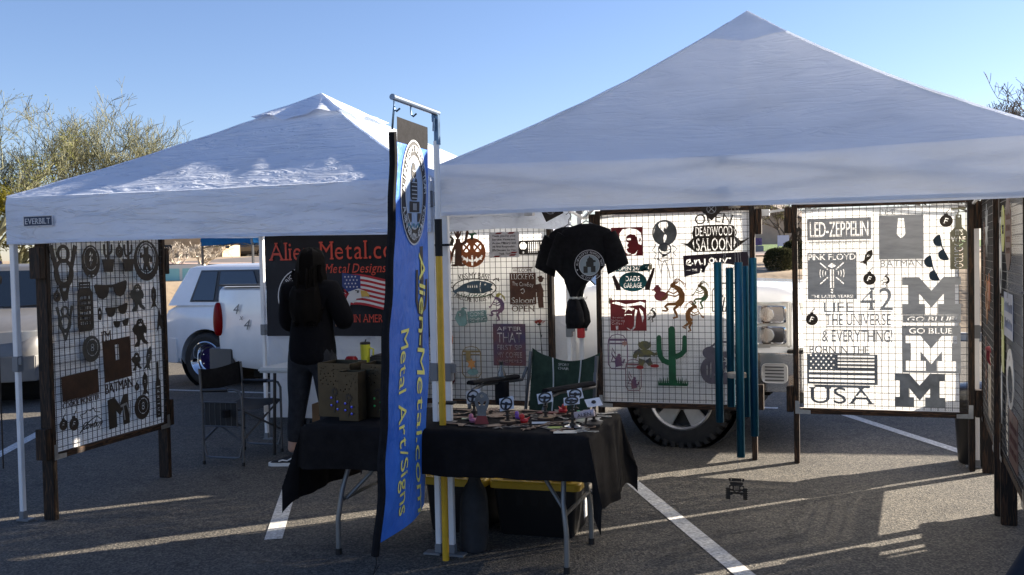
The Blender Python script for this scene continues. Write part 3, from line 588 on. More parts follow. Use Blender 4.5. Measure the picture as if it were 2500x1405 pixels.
sign(F_L, 'missile_ornament', 'dull grey finned missile ornament tilted beside the smallest shaggy figure', 1.025, .949, pm('dull grey plate', (.06, .06, .055), .5, .4), missile(.18), tilt=.25, group='finned missile ornaments')
sign(F_L, 'missile_ornament', 'black finned missile ornament above the lower eight ball plate', .972, .765, DS, missile(.175), group='finned missile ornaments')
def eight(r): return [[ell(0, 0, r, None, 36), ell(.12 * r, .1 * r, .66 * r, None, 30), ell(.12 * r, .1 * r, .59 * r, None, 30)] + text('8', .12 * r, .1 * r, None, .62 * r, .06)]
sign(F_L, 'ball_plate', 'round eight ball plate in the middle of the left frame above the wide black plate', .396, 1.079, pm('dull grey plate', (.06, .06, .055), .5, .4), eight(.09), group='eight ball plates')
sign(F_L, 'ball_plate', 'round eight ball plate near the bottom right of the left frame', .93, .597, DS, eight(.09), group='eight ball plates')
BR = pm('dark brown oiled plate', (.03, .017, .011), .5, .4, nz=(10, .6, (.07, .035, .02)))
sign(F_L, 'word_sign', 'tall dark brown plate with words above and below on the left frame', .666, .975, BR, [[rect(-.15, -.14, .15, .15), rect(-.02, .0, .02, .11)], [text('I\'M', -.1, .185, .1, .07, .03, True)[0]], text('I\'M', -.1, .185, .1, .07, .03, True)[1:], text('BATMAN', 0, -.185, .3, .07, .03)], tilt=-.05)
sign(F_L, 'word_sign', 'wide black plain plate with two words in letters under it, on the left frame', .278, .825, BR, [[rect(-.18, -.06, .18, .105)], text('COOKIE MONSTER', 0, -.088, .36, .036, .03, True), [rect(-.17, -.068, .17, -.062)]], tilt=-.04)
mtv = [[(-.135, .09), (-.06, .1), (-.01, .03), (.04, .1), (.09, .1), (.09, -.115), (.02, -.115), (.02, .0), (-.01, -.04), (-.05, .0), (-.05, -.115), (-.135, -.115)]]
sign(F_L, 'music_logo', 'black block letter M with small TV across its right half, bottom of the left frame', .684, .618, DS, [mtv], extra=[('lettering', GREYPLATE, [text('TV', .06, -.02, .12, .12, .02, rot=.1)], .004)], tilt=-.05)
sign(F_L, 'bottle_sign', 'narrow black bottle shaped sign reading O\'CLUCK at the right edge of the left frame', 1.128, .70, DS, [[[(-.012, .21), (.012, .21), (.012, .09), (.032, .05), (.032, -.21), (-.032, -.21), (-.032, .05), (-.012, .09)]] + text('O\'CLUCK', 0, -.09, .2, .034, .02, rot=pi / 2) + [rect(-.02, .02, .02, .026)]])
sign(F_L, 'bomb_ornament', 'black bomb ornament with letter F tucked against the left post below the large V8', .081, 1.452, DS, bomb(.034), group=GB)
sign(F_L, 'bomb_ornament', 'black bomb ornament with letter F directly beside the thin script sign', .2, .60, DS, bomb(.044), group=GB)
sign(F_L, 'bomb_ornament', 'black bomb ornament with letter F at the bottom corner against the left post', .1, .61, DS, bomb(.036), group=GB)
hat = [[stroke([(-.08, .03), (-.1, .06), (-.05, .065), (-.03, .085), (.0, .075), (.03, .09), (.05, .06), (.1, .05)], .003)], [stroke([(-.11, -.06), (-.02, .0), (.06, .03), (.11, .0), (.12, -.03)], .004, .002)], text('Cowboy', .01, -.02, .2, .05, -.005, shear=.5)]
sign(F_L, 'script_sign', 'thin black script sign with a hat outline reading Cowboy, bottom of the left frame', .363, .585, DS, hat)
sign(F_L, 'pendant', 'small black oval pendant hanging left of the middle sunglasses', .495, 1.311, DS, [[ell(0, 0, .02, .045), ell(0, .01, .008, .012)]], cat='metal cutout')
sign(F_L, 'bomb_ornament', 'narrow black bomb ornament left of the lower finned missile', .875, .755, DS, bomb(.026), group=GB)
sign(F_L, 'wing_cutout', 'black three pointed wing cutout on the right post of the left frame', 1.17, 1.225, DS, [[[(0, .09), (.03, .0), (.036, -.09), (0, -.04), (-.036, -.09), (-.02, .0)]]], cat='metal cutout')
# hung on the far side of the cloth, seen through it as grey shapes
sign(F_L, 'back_plate', 'oval lettered plate hung behind the white cloth of the left frame, showing through as grey', .74, 1.52, DS, [[ell(0, 0, .19, .2)] + slots(-.12, -.12, .12, .1, 4, RN)], off=-.035, cat='metal sign')
sign(F_L, 'back_plate', 'tall lettered plate hung behind the white cloth beside the jar sign, showing through as grey', .27, 1.3, DS, [[rrect(-.2, -.3, .2, .3, .04)] + slots(-.17, -.27, .17, .27, 6, RN, .7)], off=-.035, cat='metal sign')
sign(F_L, 'back_plate', 'small wide lettered plate hung behind the white cloth above the wide black plate', .27, .955, DS, [[rect(-.19, -.045, .19, .045)] + slots(-.17, -.035, .17, .035, 1, RN, .7)], off=-.035, cat='metal sign')
# ---------------------------------------------------------------- frame A: behind the camp chair (u measured from the post hidden by the tent leg)
a0 = 1.33
pk = [[ell(0, 0, .123, .125, 36, .1)] + [ell(-.05, .045, .034, .04, 16), ell(.05, .045, .034, .04, 16)] + [[(-.1, -.03), (-.085, -.02), (-.075, -.035), (-.05, -.05), (-.045, -.03), (-.03, -.055), (-.008, -.06), (-.008, -.025), (.008, -.025), (.008, -.06), (.03, -.055), (.035, -.03), (.05, -.05), (.075, -.035), (.085, -.02), (.1, -.03), (.085, -.05), (.09, -.062), (.07, -.06), (.05, -.07), (.04, -.09), (.03, -.072), (.01, -.078), (.008, -.11), (-.008, -.11), (-.01, -.078), (-.04, -.072), (-.05, -.09), (-.055, -.068), (-.07, -.06), (-.09, -.07), (-.085, -.05)]]]
xs_ = []
for sx in (-.05, .05): xs_ += [[stroke([(sx - .03, .015), (sx + .03, .075)], .008)], [stroke([(sx - .03, .075), (sx + .03, .015)], .008)]]
pst = [[stroke([(0, .11), (.003, .16)], .013, .009)], [stroke([(.0, .15), (.03, .165), (.045, .155)], .012, .004)], [stroke([(.0, .15), (-.03, .165), (-.042, .145)], .01, .003)]]
sign(F_A, 'pumpkin_sign', 'orange pumpkin face sign with crossed eyes and stitched grin beside the brown alien', a0 - .747, 1.69, ORANGE, pk + xs_, extra=[('stem', GREENP, pst, .0)])
sign(F_A, 'pumpkin_sign', 'highest of the three orange pumpkin signs cut off by the front tent leg', a0 - 1.05, 1.66, ORANGE, [[ell(0, 0, .12, .125, 36), ell(.045, .03, .03, .06, 14), ell(-.04, .04, .03, .03, 12), [(-.08, -.05), (.08, -.05), (.05, -.09), (-.05, -.09)]]], group='orange pumpkin signs half hidden by the tent leg')
sign(F_A, 'pumpkin_sign', 'middle one of the three orange pumpkin signs cut off by the front tent leg', a0 - 1.06, 1.316, ORANGE, [[ell(0, 0, .09, .11, 36), ell(.03, .03, .016, .02, 14), ell(-.03, .03, .016, .02, 12)]], group='orange pumpkin signs half hidden by the tent leg')
sign(F_A, 'pumpkin_sign', 'brightest and lowest of the three orange pumpkin signs cut off by the front tent leg', a0 - 1.045, .945, pm('bright orange plate', (.6, .14, .015), .45), [[ell(0, 0, .105, .115, 36), ell(.045, -.01, .003, .03, 14), ell(-.03, .03, .016, .02, 12)]], group='orange pumpkin signs half hidden by the tent leg')
al = [[ell(0, .15, .05, .03, 20)], [[(-.05, .15), (-.048, .11), (-.025, .04), (0, -.0), (.025, .04), (.048, .11), (.05, .15)], [(-.036, .13), (-.016, .10), (-.012, .05), (-.03, .085)], [(.036, .13), (.016, .10), (.012, .05), (.03, .085)]], [stroke([(0, .01), (0, -.03), (0, -.1), (0, -.2)], .02, .032)], [stroke([(-.02, -.03), (-.045, -.09), (-.06, -.14)], .011)], [stroke([(.02, -.03), (.065, -.03), (.085, .06)], .011)], [stroke([(.085, .06), (.08, .11)], .006)], [stroke([(.087, .06), (.1, .11)], .006)], [ell(.087, .06, .013)], [stroke([(-.012, -.15), (-.014, -.21)], .018)], [stroke([(.012, -.15), (.016, -.21)], .018)], [ell(-.03, -.215, .035, .01)], [ell(.03, -.215, .035, .01)]]
sign(F_A, 'alien_cutout', 'tall brown alien cutout raising two fingers above the pumpkin', a0 - .87, 1.80, RUSTPLATE, al, cat='metal cutout', off=.06)
sign(F_A, 'bomb_ornament', 'black bomb ornament with letter F beside the brown alien', a0 - .946, 1.80, DS, bomb(.04), group=GB, off=.056)
THX = pm('pale printed plate', (.42, .42, .42), .45, .4, nz=(28, .35, (.6, .58, .58)))
tl = ['Thank you for your', 'Service Veterans,', 'Active Military and', 'All First Responders.', '12% Discount for You.', 'Thank You!']
sign(F_A, 'notice_sign', 'pale printed thank you notice with dark lettering and red edge marks on the white sheet', a0 - .458, 1.751, THX, [[rect(-.134, -.107, .134, .107)]], extra=[('lettering', BLACK, [sum([text(s_, 0, .075 - .03 * i, .21 if i < 5 else .1, .017, .015) for i, s_ in enumerate(tl)], [])], .002), ('edge_marks', REDPLATE, [[[(-.12 + x, y), (-.07 + x, y), (-.05 + x, y + .014), (-.1 + x, y + .014)] for x, y in ((.04, .09), (.15, .09), (.02, -.105), (.16, -.095), (.17, -.075))]], .0018)], hang=[(-.12, .1), (.12, .1)])
gr = [[rrect(-.14, -.06, .14, .06, .02), ell(-.1, .015, .032), ell(.1, .015, .032), ell(-.1, -.04, .01), ell(.1, -.04, .01)] + [rect(-.058 + .0185 * i, -.045, -.049 + .0185 * i, .045) for i in range(7)]]
sign(F_A, 'grille_cutout', 'black off-road grille cutout with seven slots half hidden by the black shirts', a0 - .19, 1.722, DS, gr, cat='metal cutout')
BLUEST = pm('blue grey heat tinted plate', (.06, .1, .14), .35, .6, nz=(9, .5, (.03, .05, .06)))
fish = [[(-.2, -.03), (-.16, -.01), (-.1, .03), (-.02, .055), (.04, .06), (.1, .05), (.17, .03), (.15, .0), (.17, -.02), (.08, -.05), (-.02, -.05), (-.1, -.03), (-.15, -.035), (-.19, -.07), (-.18, -.045)], ell(.1, .025, .008), stroke([(.06, .045), (.05, .0), (.06, -.04)], .003)] + [rect(-.06 + .02 * i, .0, -.052 + .02 * i, .022) for i in range(5)]
ovl = [ell(0, -.005, .2, .085, 40), ell(0, -.005, .19, .077, 40)]
sign(F_A, 'fish_sign', 'oval bass fishing sign reading KISS MY BASS with a blue grey fish', a0 - .733, 1.392, DS, [ovl, text('KISS MY BASS', 0, .105, .28, .05, .03, arc=.5), text('WELCOME TO REEL TIME', 0, -.105, .36, .036, .03, arc=-.36)] + [[stroke([(-.2, .0), (-.235, .02), (-.2, .045), (-.24, .06)], .004)], [stroke([(.17, .06), (.2, .075), (.225, .05), (.215, .08)], .005)]], extra=[('fish', BLUEST, [fish], .004), ('reeds', GREENP, [[stroke([(-.12 + .022 * i, -.075), (-.11 + .025 * i, -.045 - .01 * (i % 3))], .004, .002)] for i in range(11)], .006)])
lk = [[rect(-.115, -.12, .115, .145)] + text('LUCKEYS', 0, .112, .2, .045, .02, True) + text('The CowBoy', 0, .05, .19, .035, .02, rot=-.06) + text('Saloon!', 0, -.085, .2, .05, .015) + [stroke([(-.02, .0), (.005, .015), (.015, -.01), (0, -.03), (-.015, -.02)], .004)], text('WELCOME', -.0, .166, .17, .026, .02), [rect(-.09, .182, .09, .19)], text('OPEN', 0, -.155, .2, .05, .025, True), [rect(-.09, -.127, .09, -.122)]]
cow = [[stroke([(.135, .05), (.15, -.02), (.15, -.06)], .026, .03)], [ell(.158, .085, .02, .022)], [stroke([(.13, .105), (.185, .098)], .006)], [stroke([(.145, .105), (.17, .105)], .014)], [stroke([(.15, .04), (.175, -.01), (.13, -.02)], .01)], [stroke([(.14, -.06), (.15, -.15)], .014)], [stroke([(.16, -.06), (.165, -.15)], .014)], [rect(.1, -.02, .14, .0)]]
sign(F_A, 'saloon_sign', 'rusty brown saloon sign with OPEN below and a cowboy at its side', a0 - .30, 1.367, RUSTPLATE, lk + cow)
sign(F_A, 'flute_figure', 'small flute player cutout with yellow plumes and purple legs on the white sheet', a0 - .519, 1.23, PURPLE, kid(flute(.25), 0, 0), cat='metal cutout', group='flute player cutouts', extra=[('plumes', pm('yellow tinted plate', (.35, .3, .06), .4, .3), [[sc(stroke([(-.08 + .02 * i, .33), (-.04 + .035 * i, .42), (.04 + .045 * i, .47 - .035 * i), (.1 + .035 * i, .43 - .06 * i)], .014, .008), .25, .25)] for i in range(5)], .004)])
PALEG = pm('pale green tinted plate', (.2, .34, .32), .4, .4, nz=(12, .5, (.1, .16, .15)))
gf = [[[(-.15, 0), (-.12, .06), (-.06, .075), (-.04, .05), (-.04, -.05), (-.07, -.075), (-.12, -.06)], ell(-.1, .03, .012)], [rect(-.03, -.05, .14, .05)] + text('GONE', .055, .024, .13, .034, .02) + text('FISHING', .055, -.024, .15, .034, .02), [[(.13, .0), (.155, .075), (.14, .02), (.15, -.04)]], [stroke([(-.08, .07), (-.06, .085), (-.03, .075)], .012, .004)]]
sign(F_A, 'fish_sign', 'pale green fish shaped sign with two cut words below the oval bass sign', a0 - .769, 1.139, PALEG, gf, tilt=-.08)
CFB = pm('rust and blue tinted plate', (.03, .04, .11), .4, .45, nz=(3.2, .5, (.16, .055, .035)))
cf = [[rect(-.144, -.177, .144, .177)] + text('AFTER', 0, .135, .22, .035, .02) + text('THAT', 0, .062, .22, .085, .02) + text('FIRST SIP', 0, -.022, .22, .045, .02) + text('MY COFFEE', 0, -.085, .22, .045, .02) + text('WHISPERED', 0, -.138, .22, .024, .015)]
sign(F_A, 'coffee_sign', 'rust and blue rectangular sign with cut words about a first sip of coffee', a0 - .429, .906, CFB, cf, hang=[(-.125, .165), (.125, .165)])
rose = thing('metal_rose', 'red metal rose on a long dark stem hung at the right of the white sheet', 'metal flower')
rm = MB()
for k in range(16):
    an = k * 2.4; r = .008 + .0025 * k; rm.add([(r * cos(an) * .5, .16 + .01 - .002 * k, r * sin(an) * .5), (r * cos(an - .5) + .002, .165 + .012 - .001 * k, r * sin(an - .5)), (r * 1.35 * cos(an), .165 + .02 - .0014 * k, r * 1.35 * sin(an)), (r * cos(an + .5), .165 + .012 - .001 * k, r * sin(an + .5))], [(0, 1, 2, 3)])
rm.build('petals', pm('red metal petals', (.42, .03, .015), .35, .4), rose, fix=False)
MB().tube([(0, .15, 0), (.012, .06, .01), (.02, -.05, .01), (.03, -.19, 0)], .003, 6).add([(.01, .04, .012), (.03, .06, .02), (.024, .03, .016)], [(0, 1, 2)]).add([(-.02, .14, .0), (0, .15, .012), (.02, .14, 0), (0, .13, .012)], [(0, 1, 2, 3)]).build('stem', pm('dark green steel', (.02, .03, .02), .5, .4), rose)
place(rose, F_A, a0 - .163, .94)
TAN = pm('tan tinted plate', (.32, .22, .08), .4, .4, nz=(8, .5, (.16, .13, .06)))
def jarl(w, h): return [[stroke([(-.46 * w, .36 * h), (-.5 * w, .2 * h), (-.5 * w, -.36 * h), (-.36 * w, -.48 * h), (.36 * w, -.48 * h), (.5 * w, -.36 * h), (.5 * w, .2 * h), (.46 * w, .36 * h)], .004)], [stroke([(-.46 * w, .34 * h), (-.3 * w, .46 * h), (0, .5 * h), (.3 * w, .46 * h), (.46 * w, .34 * h)], .003)], [stroke([(-.46 * w, .34 * h), (.46 * w, .34 * h)], .008)], [stroke([(-.44 * w, .24 * h), (.44 * w, .24 * h)], .004)]]
leaf = [(0, .06), (.015, .03), (.05, .035), (.03, .005), (.045, -.03), (.012, -.022), (0, -.06), (-.012, -.022), (-.045, -.03), (-.03, .005), (-.05, .035), (-.015, .03)]
sign(F_A, 'jar_cutout', 'tan jar outline with an orange leaf inside hung low on the white sheet', a0 - .773, .755, TAN, jarl(.17, .27) + [[rect(-.05, -.0, -.01, .09)]], cat='metal cutout', extra=[('leaf', pm('orange tinted plate', (.5, .22, .06), .4, .3), [[sc(leaf, .8, .9, .0, -.02)]], .003), ('base', PALEG, [[ell(.01, -.085, .05, .028)]], .003)], hang=[(0, .135)])
sign(F_A, 'word_plate', 'dark red tag shaped plate ending in NG at the lower left of the white sheet', a0 - 1.03, .638, pm('oxblood plate', (.07, .012, .012), .45, .3), [[[(-.1, .1), (.085, .1), (.1, .08), (.1, -.05), (.06, -.1), (-.1, -.1)]] + text('NG', .045, .0, .07, .05, .02)])
# ---------------------------------------------------------------- frame C: in front of the truck wheel
hd = [rect(-.135, -.117, .125, .117), [(-.04, .1), (-.07, .06), (-.06, .0), (-.05, -.04), (-.03, -.07), (0, -.105), (.03, -.1), (.0, -.085), (-.01, -.06), (.01, -.05), (-.005, -.03), (.01, -.01), (-.01, .0), (-.01, .04), (.02, .06), (.06, .055), (.08, .03), (.09, -.02), (.115, -.03), (.12, .02), (.11, .07), (.08, .095), (.02, .112)], [(-.005, .025), (.03, .028), (.03, .012), (0, .01)], [(.1, .03), (.112, .02), (.105, -.005), (.095, .0)], [(.02, -.11), (.06, -.1), (.085, -.07), (.07, -.105), (.05, -.114)]]
sign(F_C, 'portrait_sign', 'square dark red sign with a cut face in profile half behind the black shirt', .271, 1.752, REDPLATE, [hd + text('S', -.1, -.095, None, .025, .02, True)])
GLOBE = pm('grey globe plate', (.07, .08, .08), .4, .6, nz=(6, .5, (.2, .21, .21)))
ea = [ell(0, 0, .1, .105, 36), [(-.035, .085), (.02, .092), (.03, .06), (.015, .03), (.0, .045), (-.01, .02), (.0, .0), (-.02, .02), (-.04, .04), (-.05, .065)], [(.0, -.01), (.02, -.02), (.01, -.06), (-.005, -.08), (-.01, -.04)], [(-.07, .06), (-.085, .03), (-.09, -.02), (-.08, .03)]]
suit = [[stroke([(-.07, -.09), (-.1, -.14), (-.06, -.17), (-.09, -.2), (-.04, -.22)], .003)], [stroke([(.06, -.1), (.1, -.13), (.07, -.16), (.09, -.19)], .003)], [stroke([(-.05, -.12), (.0, -.15), (.05, -.13)], .003)], [stroke([(-.06, -.2), (-.03, -.23), (.03, -.22), (.06, -.2)], .003)], [stroke([(-.05, -.15), (-.05, -.25), (-.03, -.34), (-.02, -.25), (.0, -.22)], .003)], [stroke([(.0, -.22), (.03, -.3), (.04, -.37), (.07, -.36), (.06, -.28), (.05, -.2), (.05, -.14)], .003)], [stroke([(-.02, -.17), (.02, -.18), (.03, -.2), (-.02, -.2), (-.02, -.17)], .0025)], [ell(-.0, -.13, .055, .05), ell(0, -.13, .045, .04)]]
sign(F_C, 'astronaut_sign', 'grey globe plate with a thin outlined astronaut below it', .575, 1.815, GLOBE, [ea, [ell(-.01, -.115, .034, .034)]], extra=[('suit', pm('thin dark wire plate', (.08, .08, .09), .5, .4), suit, .003)])
dw = [[[(-.16, .078), (-.05, .084), (.06, .084), (.15, .076), (.16, .02), (.15, -.13), (-.155, -.13), (-.165, .02)]] + text('DEADWOOD', 0, .035, .29, .075, .018, True) + text('SALOON', 0, -.07, .28, .1, .015, True), text('OPEN', -.0, .142, .3, .08, .035, True, arc=.5), [[(-.15, .0), (-.21, -.06), (-.275, -.055), (-.22, -.075), (-.15, -.13), (-.17, -.06)]], [[(.15, .0), (.21, -.05), (.285, -.02), (.22, -.068), (.14, -.13), (.17, -.06)]], [stroke([(-.16, -.02), (-.17, .02), (-.15, .07)], .004)], [stroke([(.16, -.02), (.175, .02), (.15, .07)], .004)]]
sign(F_C, 'saloon_sign', 'dark steel saloon sign with OPEN arched on top and long horns on both sides', .968, 1.785, DS, dw)
NAVYP = pm('blue black plate', (.015, .018, .03), .4, .4, nz=(4, .6, (.04, .015, .025)))
ej = [[rect(-.255, -.085, .255, .085)] + [stroke([(-.23, .02), (-.2, .035), (-.2, .05), (-.225, .045), (-.23, .015), (-.2, .005), (-.18, .02)], .006), stroke([(-.165, .045), (-.16, .005), (-.15, .04), (-.13, .045), (-.12, .005), (-.105, .015)], .006), stroke([(-.085, .05), (-.085, -.02), (-.1, -.065), (-.125, -.06), (-.115, -.03), (-.06, .01)], .006), ell(-.03, .032, .022, .026), ell(-.03, .032, .011, .014), stroke([(.0, .045), (.01, .01), (.03, .01), (.04, .045)], .006), stroke([(.055, .04), (.07, .01), (.09, .045), (.12, .04)], .006)] + text('THE', -.17, -.035, .04, .018, .02) + text('LITTLE', -.015, -.035, .075, .018, .02) + text('THINGS', .12, -.035, .09, .018, .02) + [rect(-.235, -.037, -.2, -.033), rect(.18, -.037, .215, -.033)]]
sign(F_C, 'script_sign', 'long blue black plate with enjoy in script above THE LITTLE THINGS', .979, 1.555, NAVYP, ej, tilt=-.045)
dg = [[ell(0, -.03, .115, .08, 36)] + text('DADS', 0, -.005, .12, .04, .02, True) + text('GARAGE', 0, -.06, .15, .04, .02, True), [rect(-.14, .055, .09, .1)] + text('OPEN 24/7', -.02, .078, .2, .032, .02), [stroke([(.06, .07), (.1, .1), (.13, .105), (.115, .085), (.12, .065), (.14, .06), (.125, .05)], .016, .006)]]
plug = [[stroke([(.12, -.08), (.135, -.03), (.16, .03), (.175, .08)], .022, .008)], [rect(.1, -.1, .14, -.075)], [stroke([(-.12, -.08), (-.14, -.03), (-.16, .02)], .022, .012)], [rect(-.14, -.1, -.1, -.075)]]
sign(F_C, 'garage_sign', 'teal oval garage sign with spark plugs at its sides', .31, 1.455, TEALPLATE, dg, extra=[('spark_plug', pm('dark red black plate', (.03, .012, .012), .4, .4), plug[:2], .003), ('spark_plug', pm('dark red black plate', (.03, .012, .012), .4, .4), plug[2:], .003)])
dk = [[ell(.01, -.025, .055, .04, 24)], [ell(-.018, .03, .03, .028, 20)], [[(.03, -.02), (.065, .02), (.066, -.02), (.05, -.05)]], [[(-.045, .035), (-.066, .03), (-.062, .018), (-.044, .02)]], [rect(-.035, .05, -.005, .066)]]
sign(F_C, 'duck_cutout', 'dull red duck cutout left of the largest flute player', .528, 1.33, pm('faded red plate', (.24, .04, .05), .5, .2, nz=(10, .3)), dk, cat='metal cutout')
sign(F_C, 'flute_figure', 'largest copper brown flute player cutout dancing in the middle of the frame', .66, 1.29, BRONZE, flute(.34), cat='metal cutout', group='flute player cutouts')
sign(F_C, 'flute_figure', 'flute player cutout with green plumes right of the largest one', .866, 1.315, pm('green and copper plate', (.2, .08, .02), .4, .5, nz=(6, .5, (.03, .16, .08))), flute(.24), cat='metal cutout', group='flute player cutouts')
sign(F_C, 'flute_figure', 'seated copper flute player cutout just above the green cactus', .789, 1.14, BRONZE, [[sc(c, -1, 1) for c in p] for p in flute(.27, True)], cat='metal cutout', group='flute player cutouts')
sign(F_C, 'flute_figure', 'tiny black flute player cutout right of the red bear sign', .468, 1.155, DS, flute(.125), cat='metal cutout', group='flute player cutouts')
fw = [[stroke([(-.14, -.13), (-.14, .03), (-.1, .09), (.1, .09), (.14, .03), (.14, -.13)], .004)], [rect(-.14, -.135, .14, -.125)]] + [[stroke([(-.12 + .028 * i, -.13), (-.12 + .03 * i + .02 * sin(i), -.06 + .02 * (i % 3)), (-.11 + .03 * i + .03 * sin(2 * i), -.0 + .035 * sin(3 * i))], .006, .002)] for i in range(9)]
sign(F_C, 'flower_plate', 'flower bed plate in an arched outline behind the blue wind chime', 1.087, 1.312, DS, fw, extra=[('blossom', pm('wine red plate', (.16, .03, .05), .5), [[star(.0, .06, .03, 6, .4)], [star(-.1, .1, .02, 6, .4)]], .003)])
bm_ = [rect(-.149, -.127, .149, .127), [(-.14, .1), (-.1, .115), (-.02, .09), (.06, .1), (.1, .115), (.14, .1), (.135, .06), (.11, .085), (.05, .08), (-.02, .07), (-.1, .09)], [(-.06, .06), (.0, .07), (.05, .055), (.03, .035), (.0, .05), (-.03, .02), (-.02, .045)], [(-.03, .01), (.03, .012), (.03, -.002), (.02, .005), (-.022, .003), (-.03, -.01)], [(.06, .05), (.05, .0), (.045, -.09), (.02, -.12), (.0, -.105), (-.02, -.1), (.0, -.118), (.03, -.126), (.056, -.1), (.064, -.01), (.075, .04)], [(.09, .06), (.12, .03), (.13, -.02), (.115, -.06), (.11, -.02), (.1, .02)]]
sign(F_C, 'bear_sign', 'dark red square sign with a roaring bear and words about morning coffee', .268, 1.15, pm('brick red plate', (.2, .018, .02), .42, .25, nz=(7, .25)), [bm_ + text('Bear without', -.085, -.018, .09, .012, .015, True) + text('My Morning', -.085, -.042, .11, .018, .02, True) + text('Coffee !', -.09, -.066, .1, .02, .02, True) + [[(-.107, -.085), (-.083, -.085), (-.087, -.118), (-.103, -.118)]]])
fy = jarl(.16, .29) + [[ell(.01, -.03, .014)], [stroke([(.01, -.04), (.0, -.08), (.01, -.12)], .022, .03)], [stroke([(-.02, -.06), (-.05, -.02), (-.045, .03), (-.02, -.02)], .004)], [stroke([(-.02, -.08), (-.055, -.08), (-.04, -.04)], .004)], [stroke([(.02, -.08), (.045, -.09), (.055, -.06)], .006)]]
sign(F_C, 'fairy_cutout', 'purple jar outline with a fairy inside, lower left and nearer the left post', .175, .85, PURPLE, fy, cat='metal cutout', group='fairy jar cutouts', extra=[('blossom', pm('tan pink plate', (.4, .22, .18), .5), [[star(.06, .07, .03, 6, .5)]], .003)], hang=[(0, .145)])
sign(F_C, 'fairy_cutout', 'orange and purple fairy jar cutout lowest on the frame left of the cactus', .302, .66, pm('orange purple plate', (.3, .14, .08), .45, .3, nz=(7, .5, (.12, .06, .14))), [[sc(c, .8, .9) for c in p] for p in fy], cat='metal cutout', group='fairy jar cutouts', hang=[(0, .13)])
bc = [[ell(0, .075, .05, .036)], [[(-.05, .115), (-.03, .085), (-.055, .07)]], [[(.05, .115), (.03, .085), (.055, .07)]], [stroke([(-.03, .03), (-.07, .01), (-.085, -.03)], .024, .016)], [stroke([(0, .04), (.0, -.02)], .04, .05)], [stroke([(.035, .02), (.08, .0), (.1, .01)], .016, .01)], [stroke([(-.02, -.04), (-.035, -.09)], .026, .02)], [stroke([(.02, -.04), (.05, -.085)], .026, .018)]]
sign(F_C, 'bear_cutout', 'yellow and blue heat tinted bear cutout with red feet left of the cactus', .398, .83, pm('yellow blue plate', (.26, .22, .05), .42, .4, nz=(11, .5, (.02, .035, .09))), bc, cat='metal cutout', extra=[('feet', pm('red tinted plate', (.3, .02, .02), .45, .3), [[ell(-.04, -.105, .03, .016)], [ell(.08, -.092, .036, .014)]], .003)], hang=[(0, .1)])
sign(F_C, 'cactus_cutout', 'tall green cactus cutout with a grassy base at the bottom of the frame', .621, .822, GREENP, cactus(.485), cat='metal cutout')
pt = [[ell(-.08, -.06, .09, .11, 26), rect(-.12, -.1, -.11, -.02), rect(-.09, -.12, -.08, .0), rect(-.06, -.1, -.05, -.03)], [ell(-.09, .08, .06, .05)], [ell(.03, -.03, .1, .12, 26), star(.05, .02, .05, 7, .4), star(.03, -.06, .03, 5, .4)], [stroke([(-.09, .12), (-.03, .17), (.06, .165), (.12, .12)], .008)], [ell(.1, .06, .05, .06), star(.1, .06, .03, 6, .4)], [rect(-.06, -.17, .12, -.13)]]
sign(F_C, 'planter_plate', 'grey violet plate of potted plants behind the blue wind chime', 1.014, .77, pm('violet grey plate', (.1, .09, .11), .5, .4, nz=(8, .3)), pt)
for u, z, lab in ((.12, 1.27, 'small tan paper price tag above the red bear sign'), (.455, 1.545, 'small tan paper price tag above the spark plug')):
    sign(F_C, 'price_tag', lab, u, z, pm('tan card', (.34, .27, .16), .9), [[[(-.014, -.025), (.014, -.025), (.014, .015), (.007, .026), (-.007, .026), (-.014, .015)], ell(0, .017, .003, None, 8)]], cat='price tag', group='paper price tags', off=.045, th=.0008)
# ---------------------------------------------------------------- frame R: bare grey steel
GP = GREYPLATE
sign(F_R, 'band_sign', 'wide grey steel band name sign with a row of small letters below it', .345, 1.79, GP, [[rect(-.23, -.065, .23, .1)] + text('LED-ZEPPELIN', 0, .018, .42, .115, .012), text('TO BE ROCK AND NOT TO ROLL', 0, -.088, .44, .024, .03), [rect(-.22, -.078, .22, -.074)]], hang=[(-.21, .09), (.21, .09)])
pf = [rect(-.178, -.178, .178, .178)] + text('PINK FLOYD', 0, .145, .34, .045, .012) + text('THE LATER YEARS!', 0, -.155, .3, .022, .015) + [rect(-.014, -.09, -.004, .05), rect(.004, -.09, .014, .05), [(0, .1), (.03, .075), (0, .06), (-.03, .075)]]
for i in range(3): pf += [[(.03 + .0 + (.045 + .02 * i) * cos(a) - .03, .02 + (.045 + .02 * i) * sin(a)) for a in [.35 - .7 * k / 6 for k in range(7)]] + [((.05 + .02 * i) * cos(a), .02 + (.05 + .02 * i) * sin(a)) for a in [-.35 + .7 * k / 6 for k in range(7)]], [(-(.045 + .02 * i) * cos(a), .02 + (.045 + .02 * i) * sin(a)) for a in [.35 - .7 * k / 6 for k in range(7)]] + [(-(.05 + .02 * i) * cos(a), .02 + (.05 + .02 * i) * sin(a)) for a in [-.35 + .7 * k / 6 for k in range(7)]]]
pf += [stroke([(.03 * sx, .05 + .0), (.085 * sx, .1)], .004) for sx in (-1, 1)] + [stroke([(.03 * sx, -.01), (.085 * sx, -.06)], .004) for sx in (-1, 1)] + [[(-.012, -.1), (.012, -.1), (0, -.115)], [(-.012, -.12), (.012, -.12), (0, -.135)]]
sign(F_R, 'band_sign', 'square grey steel band name sign with a crossed line motif cut in it', .292, 1.452, GP, [pf], hang=[(-.165, .17), (.165, .17)])
